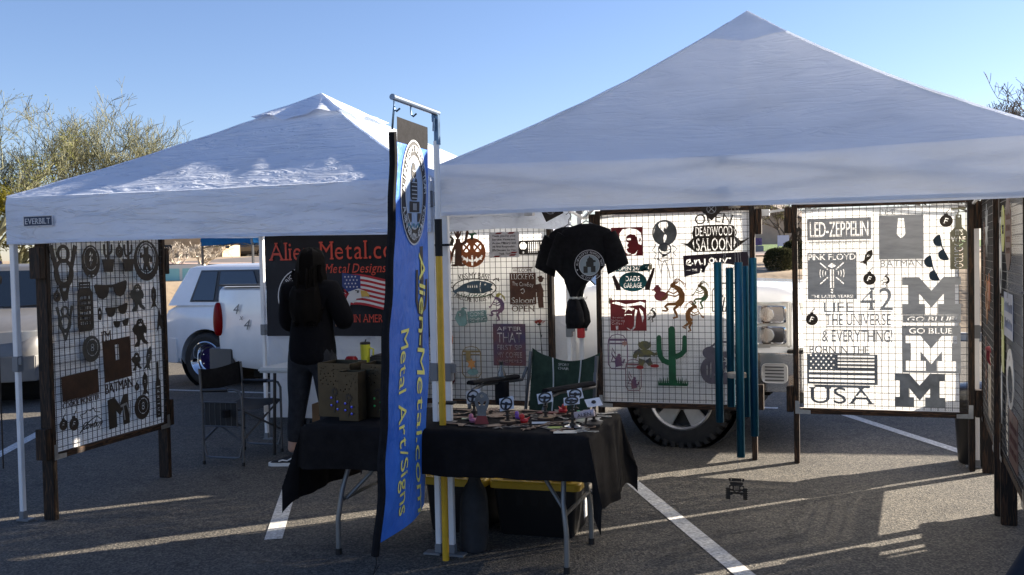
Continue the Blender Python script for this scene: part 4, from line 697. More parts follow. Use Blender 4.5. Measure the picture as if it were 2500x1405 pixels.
sign(F_R, 'word_sign', 'plain grey steel plate with words above and below beside the wine bottle sign', .784, 1.725, GP, [[rect(-.155, -.155, .155, .175), [(-.02, .15), (.02, .15), (.03, .03), (0, .0), (-.03, .03)]], text('I\'M', -.1, .2, .1, .04, .03, True), text('BATMAN', 0, -.185, .29, .05, .03), [rect(-.14, -.163, .14, -.159)]], hang=[(-.14, .165), (.14, .165)])
for u, z, lab in ((1.093, 1.85, 'black bomb ornament with letter F beside the wine bottle sign'), (.56, 1.43, 'black bomb ornament with letter F right of the square band sign'), (.142, 1.125, 'black bomb ornament with letter F at the left side below the square band sign')):
    sign(F_R, 'bomb_ornament', lab, u, z, DS, bomb(.045), group=GB)
sign(F_R, 'missile_ornament', 'black missile ornament with letter F tilted above the bomb beside the square band sign', .549, 1.59, DS, missile(.13), tilt=.5, group='finned missile ornaments')
sign(F_R, 'missile_ornament', 'black missile ornament with letter F hanging on the left post of the block M frame', .054, 1.775, DS, missile(.125), group='finned missile ornaments')
NAVYS = pm('dark blue painted plate', (.012, .03, .05), .35, .3)
for u, z, lab in ((1.051, 1.646, 'dark blue sunglasses cutout hung on end, the upper of two'), (.988, 1.494, 'dark blue sunglasses cutout hung on end, the lower of two')):
    sign(F_R, 'sunglasses_cutout', lab, u, z, NAVYS, shades(.2), tilt=1.25, cat='metal cutout', group='sunglasses cutouts')
wb = [[(-.02, .2), (.02, .2), (.022, .11), (.058, .07), (.058, -.2), (-.058, -.2), (-.058, .07), (-.022, .11)], ell(0, .185, .008, None, 10)] + text('IT\'S', .005, .07, .05, .04, .015) + text('WINE', 0, .02, .1, .04, .015) + text('O\'CLUCK', 0, -.1, .18, .06, .012, rot=pi / 2)
sign(F_R, 'bottle_sign', 'olive grey bottle shaped sign reading IT\'S WINE O\'CLUCK at the right of the frame', 1.175, 1.69, pm('olive grey plate', (.2, .19, .13), .5, .4, nz=(6, .3)), [wb, [rect(-.05, .235, .05, .25)], [stroke([(0, .235), (.006, .22), (-.006, .21), (0, .19)], .003)]], off=.056)
sign(F_R, 'flute_figure', 'small dark flute player cutout above the number 42', .68, 1.413, DS, flute(.105), cat='metal cutout', group='flute player cutouts')
ft = [text('42', .14, .135, .24, .17, .03, True), text('LIFE', -.135, .075, .22, .075, .03, True), text('THE UNIVERSE', 0, -.02, .47, .085, .022, True), text('& EVERYTHING!', -.01, -.145, .5, .09, .022), [rect(-.24, .036, .24, .042)], [rect(-.23, -.08, .23, -.072)], [rect(-.24, -.104, .24, -.098)]]
sign(F_R, 'word_sign', 'grey steel cut words LIFE THE UNIVERSE and EVERYTHING under a big 42', .476, 1.14, GP, ft)
def bigm(w, h):
    x, y = w / 2, h / 2; a = .60 * w / 2
    return [(-x, y), (-.42 * x, y), (0, .28 * y), (.42 * x, y), (x, y), (x, .58 * y), (.8 * x, .58 * y), (.8 * x, -.42 * y), (x, -.42 * y), (x, -y), (.22 * x, -y), (.22 * x, -.42 * y), (.42 * x, -.42 * y), (.42 * x, .12 * y), (0, -.62 * y), (-.42 * x, .12 * y), (-.42 * x, -.42 * y), (-.22 * x, -.42 * y), (-.22 * x, -y), (-x, -y), (-x, -.42 * y), (-.8 * x, -.42 * y), (-.8 * x, .58 * y), (-x, .58 * y)]
sign(F_R, 'letter_sign', 'large grey block letter M with GO BLUE! cut in its base, highest of the three', .989, 1.265, GP, [[sc(bigm(.4, .28), 1, 1, 0, .03)], [rect(-.198, -.168, .198, -.112)] + text('GO BLUE!', 0, -.14, .34, .034, .012, True, shear=.3)], hang=[(-.18, .155), (.18, .155)], group='block letter M signs')
sign(F_R, 'letter_sign', 'framed grey plate with a block letter M cut out under GO BLUE', .985, .899, GP, [[rect(-.2, -.176, .2, .176)] + text('GO BLUE', 0, .138, .3, .042, .015, True) + [sc(bigm(.35, .26), 1, 1, 0, -.03)]], hang=[(-.18, .165), (.18, .165)], group='block letter M signs')
sign(F_R, 'letter_sign', 'plain grey block letter M without words, lowest of the three', .903, .593, pm('darker grey plate', (.2, .215, .23), .45, .55, nz=(5, .4)), [[bigm(.345, .25)]], hang=[(-.15, .11)], group='block letter M signs')
us = [[rect(-.255, -.075, .255, .155)] + [ell(-.225 + .037 * i + (.018 if j % 2 else 0), .145 - .024 * j, .007, None, 6) for j in range(5) for i in range(5)] + [rect(-.03, .145 - .026 * j - .012, .235, .145 - .026 * j) for j in range(4)] + [rect(-.24, .03 - .035 * j - .018, .235, .03 - .035 * j) for j in range(3)], text('BORN IN THE', -.02, .19, .43, .06, .03), [rect(-.22, .156, .2, .163)], text('USA', 0, -.16, .46, .125, .03, True), [rect(-.2, -.1, .2, -.08)]]
sign(F_R, 'flag_sign', 'dark grey steel flag sign with stars and stripes reading BORN IN THE USA', .357, .70, pm('darker grey plate', (.2, .215, .23), .45, .55, nz=(5, .4)), us)
# ---------------------------------------------------------------- the two frames along the right side, seen edge-on
YG = pm('yellow green plate', (.36, .38, .08), .45, .3, nz=(6, .4)); BLP = pm('blue grey plate', (.1, .14, .24), .4, .4, nz=(6, .4))
side = [(F_T, 'ring_plate', 'long pale oval ring plate on the nearest side frame', .17, 1.6, STEEL, [[ell(0, 0, .07, .22), ell(0, .12, .04, .07), ell(0, -.13, .04, .06)]]),
 (F_T, 'shield_plate', 'yellow green shield plate at the top of the nearest side frame', .32, 1.72, YG, [[ell(0, .03, .1, .13), [(-.07, .05), (.07, .05), (.07, -.0), (-.07, -.0)]]]),
 (F_T, 'round_plate', 'large brown round plate with cut letters on the nearest side frame', .62, 1.72, RUSTPLATE, [[ell(0, 0, .17, .2)] + slots(-.11, -.12, .11, .12, 4, RN)]),
 (F_T, 'plate_sign', 'blue grey plate with slots in the middle of the nearest side frame', .62, 1.28, BLP, [[rect(-.24, -.12, .24, .12)] + slots(-.2, -.09, .2, .09, 2, RN)]),
 (F_T, 'plate_sign', 'yellow green upright plate on the nearest side frame', .29, 1.16, YG, [[rect(-.07, -.22, .07, .2), rect(-.03, .02, .03, .1)]]),
 (F_T, 'plate_sign', 'grey arched plate low on the nearest side frame', .7, .95, GP, [[ell(0, 0, .2, .16), ell(0, -.03, .13, .1)]]),
 (F_T, 'plate_sign', 'wine coloured plate at the bottom of the nearest side frame', .85, .65, pm('oxblood plate', (.07, .012, .012), .45, .3), [[rect(-.22, -.14, .22, .14)] + slots(-.18, -.1, .18, .1, 3, RN)]),
 (F_T, 'leaf_cutout', 'pale long leaf cutout low on the nearest side frame', .2, .8, STEEL, [[ell(0, 0, .035, .17)]]),
 (F_S, 'feather_cutout', 'rust brown feather cutout high on the farther side frame', .5, 1.6, RUSTPLATE, [[ell(0, 0, .09, .22)] + slots(-.05, -.16, .05, .16, 5, RN)]),
 (F_S, 'branch_cutout', 'pale jagged branch cutout at the top of the farther side frame', .75, 1.75, STEEL, [[star(0, 0, .18, 9, .35)]]),
 (F_S, 'sun_cutout', 'copper sun cutout in the middle of the farther side frame', .75, 1.3, BRONZE, [[star(0, 0, .16, 10, .6), ell(0, 0, .06)]]),
 (F_S, 'leaf_cutout', 'orange leaf cutout in the middle of the farther side frame', .98, 1.36, ORANGE, [[sc(leaf, 2, 2)]]),
 (F_S, 'gecko_cutout', 'brown lizard cutout low on the farther side frame', .62, .85, RUSTPLATE, [[stroke([(0, .2), (.01, .05), (-.01, -.1), (.04, -.22)], .04, .01)], [stroke([(-.09, .1), (0, .06), (.09, .12)], .014)], [stroke([(-.09, -.08), (0, -.03), (.09, -.06)], .014)]]),
 (F_S, 'plate_sign', 'pale plate with two round holes low on the farther side frame', .98, .75, pm('pale bare plate', (.4, .34, .27), .5, .4), [[rrect(-.1, -.2, .1, .2, .03), ell(0, .09, .05), ell(0, -.07, .05)]])]
for fr, n, lab, u, z, m, p in side: sign(fr, n, lab, u, z, m, p, cat='metal cutout' if 'cutout' in n else 'metal sign', hang=[(0, .1)])
bow = thing('red_ribbon', 'dark red knotted ribbon tied to the farther side frame post', 'ribbon')
MB().tube([(-.06, .01, 0), (-.02, .0, .012), (.02, .005, .012), (.07, -.012, 0)], [.004, .016, .014, .003], 8).tube([(0, 0, .01), (.01, -.06, .012), (.02, -.1, .0)], [.012, .01, .003], 7).build('knot', pm('wine red cloth', (.2, .015, .02), .8), bow, smooth=True)
place(bow, F_S, 1.22, 1.02, .06)
# ---------------------------------------------------------------- black cloth banner at the back of the left tent
bn = thing('cloth_banner', 'black cloth banner with red lettering and an eagle with a flag behind the standing person', 'banner', (-4.98, 7.86, .965))
BBL = pm('black banner vinyl cloth', (.008, .009, .014), .6, nz=(5, .3), bump=(7, .3, .01), spec=.3)
MB().grid(lambda u, v: (1.66 * u, .004 * sin(9 * u + 3 * v) + .003 * sin(17 * v + 5 * u) + .004, .95 * v + .006 * sin(3 * u)), 40, 24).build('cloth', BBL, bn, smooth=3.0, fix=False)
REDT = pm('red banner print', (.52, .06, .035), .6); WHB = pm('white banner print', (.6, .6, .62), .6)
FR = (pi / 2, 0, 0)
def onb(name, outs, m, y=-.006): return link(name, plate(outs, .0008), m, bn, (0, y, 0), FR)
onb('headline', [text('Alien-Metal.com', .76, .775, 1.40, .165, .022, True)], REDT)
onb('subtitle', [text('Metal Designs', .92, .612, .60, .082, .012, True, shear=.22)], REDT)
onb('bottom_line', [text('MADE IN AMERICA', .99, .165, .64, .07, .02, True)], REDT)
stripes = lambda k: [(.86 + .02 * k * 0, .50 - .045 * k)] + [(.8 + .42 * i / 10, .53 - .042 * k + .03 * sin(3.4 * i / 10 + .6) - .03 * i / 10 * 0) for i in range(11)] + [(.8 + .42 * i / 10, .53 - .042 * k - .021 + .03 * sin(3.4 * i / 10 + .6)) for i in range(10, -1, -1)]
onb('flag_red', [[stripes(k)] for k in range(7)], pm('flag red print', (.36, .015, .025), .6))
onb('flag_white', [[[(x, y - .021) for x, y in stripes(k)]] for k in range(6)], WHB, -.0055)
onb('flag_canton', [[[(.79, .57), (.97, .545), (.97, .43), (.84, .40), (.79, .45)]]], pm('flag blue print', (.02, .04, .17), .6), -.0075)
onb('flag_stars', [[star(.82 + .034 * i + (.015 if j % 2 else 0), .535 - .03 * j, .010) for j in range(4) for i in range(4)]], WHB, -.009)
onb('eagle_head', [[[(.80, .27), (.84, .36), (.88, .41), (.95, .43), (1.01, .41), (1.02, .37), (.98, .345), (.93, .34), (.90, .30), (.87, .31), (.86, .26), (.84, .29), (.82, .24)]]], WHB, -.011)
onb('eagle_beak', [[[(.97, .415), (1.03, .405), (1.055, .375), (1.055, .345), (1.035, .36), (.98, .355)]]], pm('beak yellow print', (.55, .36, .08), .6), -.013)
onb('eagle_eye', [[ell(.945, .398, .01, .007)], [stroke([(.92, .412), (.96, .408)], .004)]], BLACK, -.0135)
def emblem(parent, cx, cy, r, rot, loc, sky_c, green=True, lift=.0008):
    """round team emblem: lettered ring round a pale field with a masked figure on a rock crawler"""
    def lay(n, outs, m, k): return link(n, plate(outs, .0006), m, parent, tuple(Vector(loc) + (Euler(rot).to_matrix() @ Vector((0, 0, lift * k)))), rot)
    lay('emblem_ring', [[ell(cx, cy, r, None, 40), ell(cx, cy, .965 * r, None, 40)], [ell(cx, cy, .7 * r, None, 36), ell(cx, cy, .665 * r, None, 36)]], WHB, 2)
    lay('emblem_field', [[ell(cx, cy, .665 * r, None, 36)]], sky_c, 1)
    o = []
    for st, a0, sp, stp in (('ALIEN-BIGFOOT RESPONSE TEAM', pi / 2, 1, .118), ('AZ DIVISION', -pi / 2, -1, .13)):
        n = len(st)
        for i, ch in enumerate(st):
            if ch != ' ':
                an = a0 - sp * (i - (n - 1) / 2) * stp; o += text(ch, cx + .83 * r * cos(an), cy + .83 * r * sin(an), None, .14 * r, .03, rot=an - pi / 2 if sp > 0 else an + pi / 2)
    lay('emblem_lettering', [o, star(cx - .82 * r, cy - .3 * r, .07 * r) and [star(cx - .82 * r, cy - .3 * r, .07 * r)], [star(cx + .82 * r, cy - .3 * r, .07 * r)]], WHB, 2)
    lay('emblem_figure', [[ell(cx + .05 * r, cy + .33 * r, .2 * r, .17 * r)], [[(cx - .05 * r, cy + .4 * r), (cx - .0 * r, cy + .62 * r), (cx + .1 * r, cy + .45 * r)]], [rrect(cx - .22 * r, cy - .12 * r, cx + .28 * r, cy + .26 * r, .08 * r)], [[(cx + .1 * r, cy + .38 * r), (cx + .42 * r, cy + .3 * r), (cx + .42 * r, cy + .2 * r), (cx + .2 * r, cy + .18 * r)]], [rect(cx - .4 * r, cy - .5 * r, cx - .12 * r, cy - .08 * r)], [rect(cx + .1 * r, cy - .45 * r, cx + .4 * r, cy - .05 * r)]], BLACK, 2)
    lay('emblem_treads', [[rect(cx + q * r, cy - .45 * r + .09 * r * k, cx + q * r + .22 * r, cy - .42 * r + .09 * r * k) for k in range(5)] for q in (-.37, .14)], pm('sage print', (.2, .26, .16), .6), 3)
emblem(bn, .39, .36, .26, FR, (0, -.006, 0), pm('banner emblem sky', (.1, .3, .55), .6), lift=-.0008 * -1)
# ---------------------------------------------------------------- black shirts on hangers
def shirt(label, x, y, ztop, wd, knot=None, back=True):
    t = thing('hanging_shirt', label, 'T-shirt', (x, y, ztop)); mb = MB(); n = 28
    prof = [(0, .10, .03, 0), (-.015, .2, .05, 0), (-.04, wd * .86, .07, 0), (-.09, wd, .09, 0), (-.2, wd * .88, .11, 0)]
    kx, kz = knot or (0, -.62)
    if knot: prof += [(-.30, wd * .78, .11, kx * .3), (kz + .11, wd * .45, .12, kx * .75), (kz + .045, wd * .2, .08, kx * .95), (kz, .045, .045, kx), (kz - .03, .085, .07, kx), (kz - .1, .125, .09, kx + .005), (kz - .17, .135, .08, kx + .008), (kz - .21, .10, .05, kx)]
    else: prof += [(-.35, wd * .84, .11, 0), (-.5, wd * .82, .1, 0), (-.62, wd * .82, .09, 0)]
    rings = []
    for z, w_, d, dx in prof:
        rings.append([Vector((dx + w_ / 2 * cos(2 * pi * j / n), (d / 2) * sin(2 * pi * j / n) * (1 + .22 * sin(5 * j + 9 * z) * (1 if z < -.15 else 0)), z + (.006 * sin(3 * j) if z < -.3 else 0))) for j in range(n)])
    mb.loft(rings)
    for sx in (-1, 1):
        sl_ = []
        for k, (ox, oz, r1, r2) in enumerate(((.38, -.08, .066, .04), (.45, -.15, .072, .045), (.515, -.23, .078, .04), (.57, -.315, .082, .035))):
            c = Vector((sx * ox * wd, 0, oz)); ax = Vector((sx * .45, 0, -.9)).normalized(); pr = Vector((ax.z, 0, -ax.x))
            sl_.append([c + pr * r1 * cos(2 * pi * j / 14) + Vector((0, 1, 0)) * r2 * sin(2 * pi * j / 14) * (1 + .2 * sin(3 * j + k)) for j in range(14)])
        mb.loft(sl_)
    mb.build('body', BLACKCLOTH, t, smooth=1.2)
    MB().tube([(-wd * .36, 0, -.05), (0, 0, .02), (wd * .36, 0, -.05)], .004, 6).tube([(0, 0, .02), (.0, 0, .05), (.02, 0, .075), (0, 0, .1), (-.02, 0, .085)], .003, 6).tube([(0, 0, .1), (0, .02, .3)], .0012, 4).build('hanger', HOOKM, t)
    if knot: MB().lathe([(.028, -.008), (.031, 0), (.028, .008)], (kx, 0, kz), 12).tube([(kx + .02, -.03, kz), (kx + .05, -.035, kz - .008), (kx + .06, -.03, kz + .01)], .003, 5).build('tie', pm('pale string', (.5, .5, .46), .9), t)
    return t
s1 = shirt('black T-shirt hung on a hanger with a small white emblem on its chest', -1.785, 6.70, 1.85, .32, knot=(.07, -.50))
em = [[ell(0, 0, .034, .045, 20), ell(0, 0, .032, .043, 20)], text('ALIEN-METAL', 0, .0, .085, .012, .01), [ell(-.014, -.018, .008, .005)], [ell(.014, -.018, .008, .005)]]
link('chest_print', plate(em, .0008), pm('grey shirt print', (.25, .25, .26), .7), s1, (-.02, -.066, -.17), (pi / 2, 0, 0))
s2 = shirt('black T-shirt tied in a knot below with a large round emblem', -1.635, 6.6, 1.865, .385, knot=(-.10, -.51))
emblem(s2, 0, 0, .105, FR, (.035, -.069, -.285), pm('shirt emblem sky', (.3, .36, .4), .7), lift=.0009)
# ---------------------------------------------------------------- wind chime with a cut off-roader as its sail
wc = thing('wind_chime', 'wind chime of long blue green tubes with a small cut vehicle hanging at its foot', 'wind chime', (-.605, 6.3, 0))
CH = pm('blue green anodised tube', (.005, .05, .13), .3, .75, nz=(2.5, .5, (.01, .1, .12)), stretch=(6, 6, .6))
for (x, y, z0, z1) in ((-.106, -.02, .577, 1.589), (.028, -.09, .374, 1.586), (.106, .0, .493, 1.611), (-.045, .09, .66, 1.55), (.05, .085, .60, 1.56)):
    MB().lathe([(.0245, z0), (.0255, z0 + .004), (.0255, z1 - .004), (.0245, z1), (.021, z1), (.021, z1 - .02), (.021, z0 + .02), (.021, z0), (.0245, z0)], (x, y, 0), 20, cap=False).build('tube', CH, wc, smooth=.6)
st = MB()
for a in range(5): q = 2 * pi * a / 5; st.tube([(.09 * cos(q), .09 * sin(q), 1.58), (.02 * cos(q), .02 * sin(q), 1.93)], .0012, 4)
st.tube([(0, 0, 2.06), (0, 0, .2)], .0011, 4); st.build('string', pm('thin pale cord', (.4, .4, .38), .8), wc)
MB().lathe([(.0, 1.925), (.035, 1.925), (.037, 1.935), (.0, 1.94)], n=16).build('top_disc', pm('pale wood disc', (.42, .36, .28), .7), wc)
MB().lathe([(.0, .86), (.058, .86), (.06, .875), (.058, .89), (0, .89)], n=24).build('clapper', pm('pale wood disc', (.42, .36, .28), .7), wc)
jp = [[rrect(-.04, .035, .04, .055, .006)], [[(-.05, .08), (.05, .08), (.045, .06), (-.045, .06)], rect(-.036, .063, -.03, .077), rect(.03, .063, .036, .077)], [rect(-.046, .0, .046, .034), ell(-.032, .02, .009), ell(.032, .02, .009)] + [rect(-.016 + .007 * i, .006, -.0125 + .007 * i, .03) for i in range(5)], [rect(-.06, -.02, .06, -.008)], [stroke([(-.05, .01), (.05, -.03)], .003)], [stroke([(.05, .01), (-.05, -.03)], .003)], [[(-.065, .018), (-.04, .018), (-.04, -.055), (-.065, -.055)]], [[(.065, .018), (.04, .018), (.04, -.055), (.065, -.055)]]] + [[rect(sx - .016, -.05 + .012 * i, sx + .016, -.045 + .012 * i)] for sx in (-.054, .054) for i in range(6)]
link('sail', plate(jp, .003), DARKSTEEL, wc, (-.01, 0, .14), (pi / 2, 0, 0))
for x, y, z, r, lab, ti in ((-.86, 7.25, 1.965, .085, 'black diamond plate with crossed tools hanging under the right tent edge by the saloon sign', 0), (-1.93, 6.75, 1.985, .10, 'black square plate peeping below the tent edge above the black shirts', .35)):
    d = thing('diamond_plate', lab, 'metal sign', (x, y, z)); d.rotation_euler = (0, ti, 0)
    link('plate', plate([[ell(0, 0, r, None, 4)]], .003), DARKSTEEL, d, None, (pi / 2, 0, 0))
    link('emblem', plate([[ell(0, 0, .4 * r), ell(0, 0, .36 * r)], [stroke([(-.3 * r, -.3 * r), (.3 * r, .3 * r)], .03 * r)], [stroke([(-.3 * r, .3 * r), (.3 * r, -.3 * r)], .03 * r)]], .001), GREYPLATE, d, (0, -.003, 0), (pi / 2, 0, 0))
    MB().tube([(0, 0, r), (0, .0, r + .12)], .0012, 4).build('hanging_wire', HOOKM, d)
# ---------------------------------------------------------------- front table with black cloth
TX0, TX1, TY0, TY1, TZ = -2.81, -1.205, 4.79, 5.51, .74
tb = thing('folding_table', 'long folding table with grey bent legs under the black cloth between the tents', 'table', ((TX0 + TX1) / 2, (TY0 + TY1) / 2, 0))
LEGP = pm('grey enamel tube', (.22, .22, .21), .4, .4)
hw, hd_ = (TX1 - TX0) / 2, (TY1 - TY0) / 2
MB().box((0, 0, TZ - .03), (2 * hw - .01, 2 * hd_ - .01, .045)).build('tabletop', pm('white table plastic', (.6, .6, .58), .5), tb, bevel=.01)
for sx in (-1, 1):
    for sy in (-1, 1):
        x = sx * (hw - .14); y = sy * .26
        lg = MB().tube([(x * .93, y * .62, TZ - .06), (x * .95, y * .66, .5), (x * .97, y * .95, .36), (x, y * 1.02, .2), (x, y * 1.04, .02)], .0145, 10).build('leg', LEGP, tb, smooth=True)
        MB().tube([(x, y * 1.04, .035), (x, y * 1.04, 0)], .018, 10).build('foot', BLACK, lg, smooth=True)
    x = sx * (hw - .15); MB().tube([(x, -.25, .3), (x, .25, .3)], .011, 8).tube([(x - .01 * sx, -.2, .3), (x - .34 * sx, 0, TZ - .06)], .011, 8).build('brace', LEGP, tb, smooth=True)
def drape_pt(u, v):
    ovx, ov = .43, .245; x = -hw - ovx + (2 * hw + 2 * ovx) * u; y = -hd_ - ov + (2 * hd_ + 2 * ov) * v
    dx = max(0, abs(x) - hw); dy = max(0, abs(y) - hd_); sx, sy = (1 if x > 0 else -1), (1 if y > 0 else -1); cx, cy = max(-hw, min(hw, x)), max(-hd_, min(hd_, y))
    d = sqrt(dx * dx + dy * dy); wz = .0015 * sin(9 * x) * sin(11 * y)
    if d < 1e-6: return Vector((cx, cy, TZ + .003 + wz))
    nx, ny = dx / d * sx, dy / d * sy; dd = max(0, d - .02)
    if dx > 1e-6 and dy > 1e-6:
        th = atan2(dy, dx); fold = 1 - abs(th - pi / 4) / (pi / 4); k = .02 + .30 * dd * fold + .06 * dd; tw = .35 * (th - pi / 4); nn = Vector((cos(pi / 4 + tw * .6) * sx, sin(pi / 4 + tw * .6) * sy, 0))
        side = .05 * dd * sin(4 * th) 
        p = Vector((cx, cy, 0)) + nn * k + Vector((-nn.y, nn.x, 0)) * side * sx * sy; return Vector((p.x, p.y, TZ - dd * .975 - .008))
    s_ = cx if dy > 0 else cy
    f = (.014 * sin(7 * s_ + 1.3) + .012 * sin(15 * s_ + 2 * dd) + .006 * sin(31 * s_)) * min(1, dd * 4)
    edge = min(1, d / .02)
    return Vector((cx + nx * (.02 * edge + .07 * dd + f), cy + ny * (.02 * edge + .07 * dd + f), TZ + .003 - (.004 if d < .02 else 0) - dd * .99 - .012 * edge - .012 * sin(5 * s_) * dd))
cl = MB().grid(drape_pt, 130, 90).build('tablecloth', pm('black brown tablecloth', (.014, .012, .011), .92, nz=(14, .25), bump=(70, .2, .003), spec=.12), None, smooth=3.0, fix=False, loc=tb.location)
tag(cl, 'black cloth with pointed hanging corners draped over the front folding table', 'tablecloth')
TT = TZ + .006
# three perforated metal lantern boxes
LB = pm('tarnished brass sheet', (.045, .037, .022), .4, .6, nz=(4, .5, (.085, .066, .038)), bump=(8, .2, .004))
def lantern(label, x, y, w_, d, h, rz, gems, seed):
    t = thing('lantern_box', label, 'metal lantern', (x, y, TT), rz, 'perforated metal lantern boxes'); R_ = random.Random(seed)
    holes = [ell(-w_ * .44 + R_.random() * w_ * .88, h * (.60 + .36 * R_.random()), .0042, None, 7) for _ in range(int(260 * w_))]
    fl_ = [[rect(-w_ / 2, 0, w_ / 2, h)] + [q for i, q in enumerate(holes) if all((q[0][0] - p[0][0])**2 + (q[0][1] - p[0][1])**2 > .00017 for p in holes[:i])]]
    link('front', plate(fl_, .0015), LB, t, (0, -d / 2, 0), (pi / 2, 0, 0))
    MB().box((0, d / 2, h / 2), (w_, .002, h)).box((-w_ / 2 + .001, 0, h / 2), (.002, d - .006, h)).box((w_ / 2 - .001, 0, h / 2), (.002, d - .006, h)).box((0, 0, .002), (w_ - .008, d - .008, .003)).build('shell', LB, t)
    fx = w_ * .02
    fo = [[star(fx, h * .47, .028, 12, .55), ell(fx, h * .47, .009)], [stroke([(fx, h * .42), (fx + .006, h * .25), (fx - .004, h * .08)], .0022)]] + [[ell(fx + sx * .022, h * (.15 + .07 * k), .014, .006, 10)] for k, sx in enumerate((1, -1, 1, -1))]
    link('flower', plate(fo, .002), DARKSTEEL, t, (0, -d / 2 - .0025, 0), (pi / 2, 0, 0))
    gm = MB()
    for k, sx in enumerate((1, -1, 1, -1)): gm.lathe([(0, 0), (.007, .001), (.005, .005), (0, .006)], (fx + sx * .02, -d / 2 - .0085, h * (.15 + .07 * k)), 8, 'Y')
    gm.build('gems', gems, t); return t
BG = pm('blue glass gems', (.03, .05, .6), .05, 0, coat=1.); GG = pm('green glass gems', (.02, .45, .12), .05, 0, coat=1.)
lantern('tall olive metal lantern box with punched dots at the back left end of the table', -2.755, 5.14, .21, .2, .31, -.05, BG, 1)
lantern('narrow bronze lantern box in front with a flower and blue gems', -2.61, 4.98, .122, .1, .275, -.02, BG, 2)
lantern('olive lantern box with a flower and green gems half hidden by the blue flag', -2.50, 5.17, .2, .2, .305, .0, GG, 3)
# steering wheel stands
SLICE = pm('sawn wood slice', (.36, .24, .13), .8, nz=(30, .3), bump=(30, .3, .004)); BARK = pm('bark', (.06, .035, .02), .95, bump=(30, .6, .01))
def wheel_stand(label, x, y, h, base='wood', card=True, tilt=.9, rz=0., cr=.036):
    t = thing('wheel_stand', label, 'ornament', (x, y, TT), rz, 'small steering wheel ornaments on stands')
    rb = .045
    if base == 'wood':
        MB().lathe([(rb, 0), (rb + .002, .01), (rb - .001, .016)], n=18, cap=True).build('base', BARK, t); MB().lathe([(rb - .003, .0162), (0, .0172)], n=18, cap=False).build('base_top', SLICE, t)
    else: MB().lathe([(rb, 0), (rb, .006), (rb * .8, .01), (rb * .5, .012), (0, .012)], n=22).build('base', CHROME if base == 'chrome' else DARKSTEEL, t, smooth=.5)
    MB().lathe([(.016, .012), (.016, .02), (.008, .024), (.008, .04), (.018, .042), (.018, .048), (.01, .05), (.007, .056), (.007, h * .6), (.013, h * .6 + .002), (.013, h * .6 + .012), (.006, h * .6 + .014), (.006, h)], n=14).build('column', DARKSTEEL, t, smooth=.5)
    R = Matrix.Rotation(tilt, 4, 'X'); c = Vector((0, -.008, h + .008))
    wr_ = [[ell(0, 0, cr, None, 26), ell(0, 0, cr * .8, None, 26)], [stroke([(-cr * .9, .0), (0, -.003), (cr * .9, 0)], .005)], [stroke([(0, 0), (0, -cr * .9)], .006)], [ell(0, 0, cr * .28)]]
    o = link('steering_wheel', plate(wr_, .005), BLACK, t); o.matrix_local = Matrix.Translation(c + R @ Vector((0, 0, .005))) @ R
    if card: o = link('backing_card', plate([[rect(-.042, -.034, .042, .038)]], .001), pm('white card', (.72, .72, .72), .8), t); o.matrix_local = Matrix.Translation(c) @ R @ Matrix.Rotation(.25, 4, 'Z')
    return t
wheel_stand('steering wheel stand with white card behind the alien head plate', -1.93, 5.12, .12, 'dark', rz=-.1, tilt=1.2)
wheel_stand('steering wheel stand on a pale round wood slice, the one with the most upright card', -1.70, 5.02, .10, tilt=1.15, rz=-.15)
wheel_stand('steering wheel stand on a wood slice in the middle between both red ducks', -1.53, 5.17, .115, tilt=.75, rz=.1)
wheel_stand('steering wheel stand on a wood slice beside the green duck, nearest the camp chair', -1.40, 5.33, .115, tilt=.8, rz=.15)
wheel_stand('steering wheel stand on a stepped chrome base near the front edge of the table', -1.33, 4.99, .13, 'chrome', tilt=.45)
cst = wheel_stand('black stand holding a blank white card at the right end of the table', -1.215 - .03, 5.12, .105, 'dark', card=True, tilt=.5, rz=.25, cr=.012)
al2 = thing('name_ornament', 'small ornament with a pale tube reading ALIEN on a dark base', 'ornament', (-1.27, 5.03, TT), .1)
MB().box((.03, .02, .006), (.1, .07, .012)).build('base', DARKSTEEL, al2, bevel=.002); MB().tube([(.0, .0, .012), (.02, .0, .1)], .006, 8).build('stem', DARKSTEEL, al2)
MB().tube([(-.055, -.01, .055), (.05, -.01, .075)], .02, 16).build('tube', pm('pale pink tube', (.5, .42, .44), .5), al2, smooth=.5)
o = link('lettering', plate([text('ALIEN', 0, 0, .075, .02, .02)], .001), BLACK, al2, (-.002, -.031, .065), (pi / 2, -.19, 0))
ah = sign(F_A, 'alien_plate', 'grey alien head plate with a dark red foot standing upright on the table', 0, 0, pm('smoky steel plate', (.11, .115, .12), .4, .5, nz=(6, .4)), [[[(-.035, .13), (0, .15), (.035, .13), (.05, .09), (.042, .05), (.028, .02), (.03, -.01), (.04, -.05), (-.04, -.05), (-.03, -.01), (-.028, .02), (-.042, .05), (-.05, .09)], stroke([(-.025, .085), (-.012, .06)], .006), stroke([(.025, .085), (.012, .06)], .006), ell(.0, .12, .01)]], extra=[('foot', REDPLATE, [[[(-.03, -.01), (.03, -.01), (.048, -.065), (-.048, -.065)]]], .003)], cat='ornament')
ah.location = (-1.83, 4.97, TT + .055); ah.scale = (.82, .82, .82); ah.rotation_euler = (pi / 2 - .12, 0, .15)
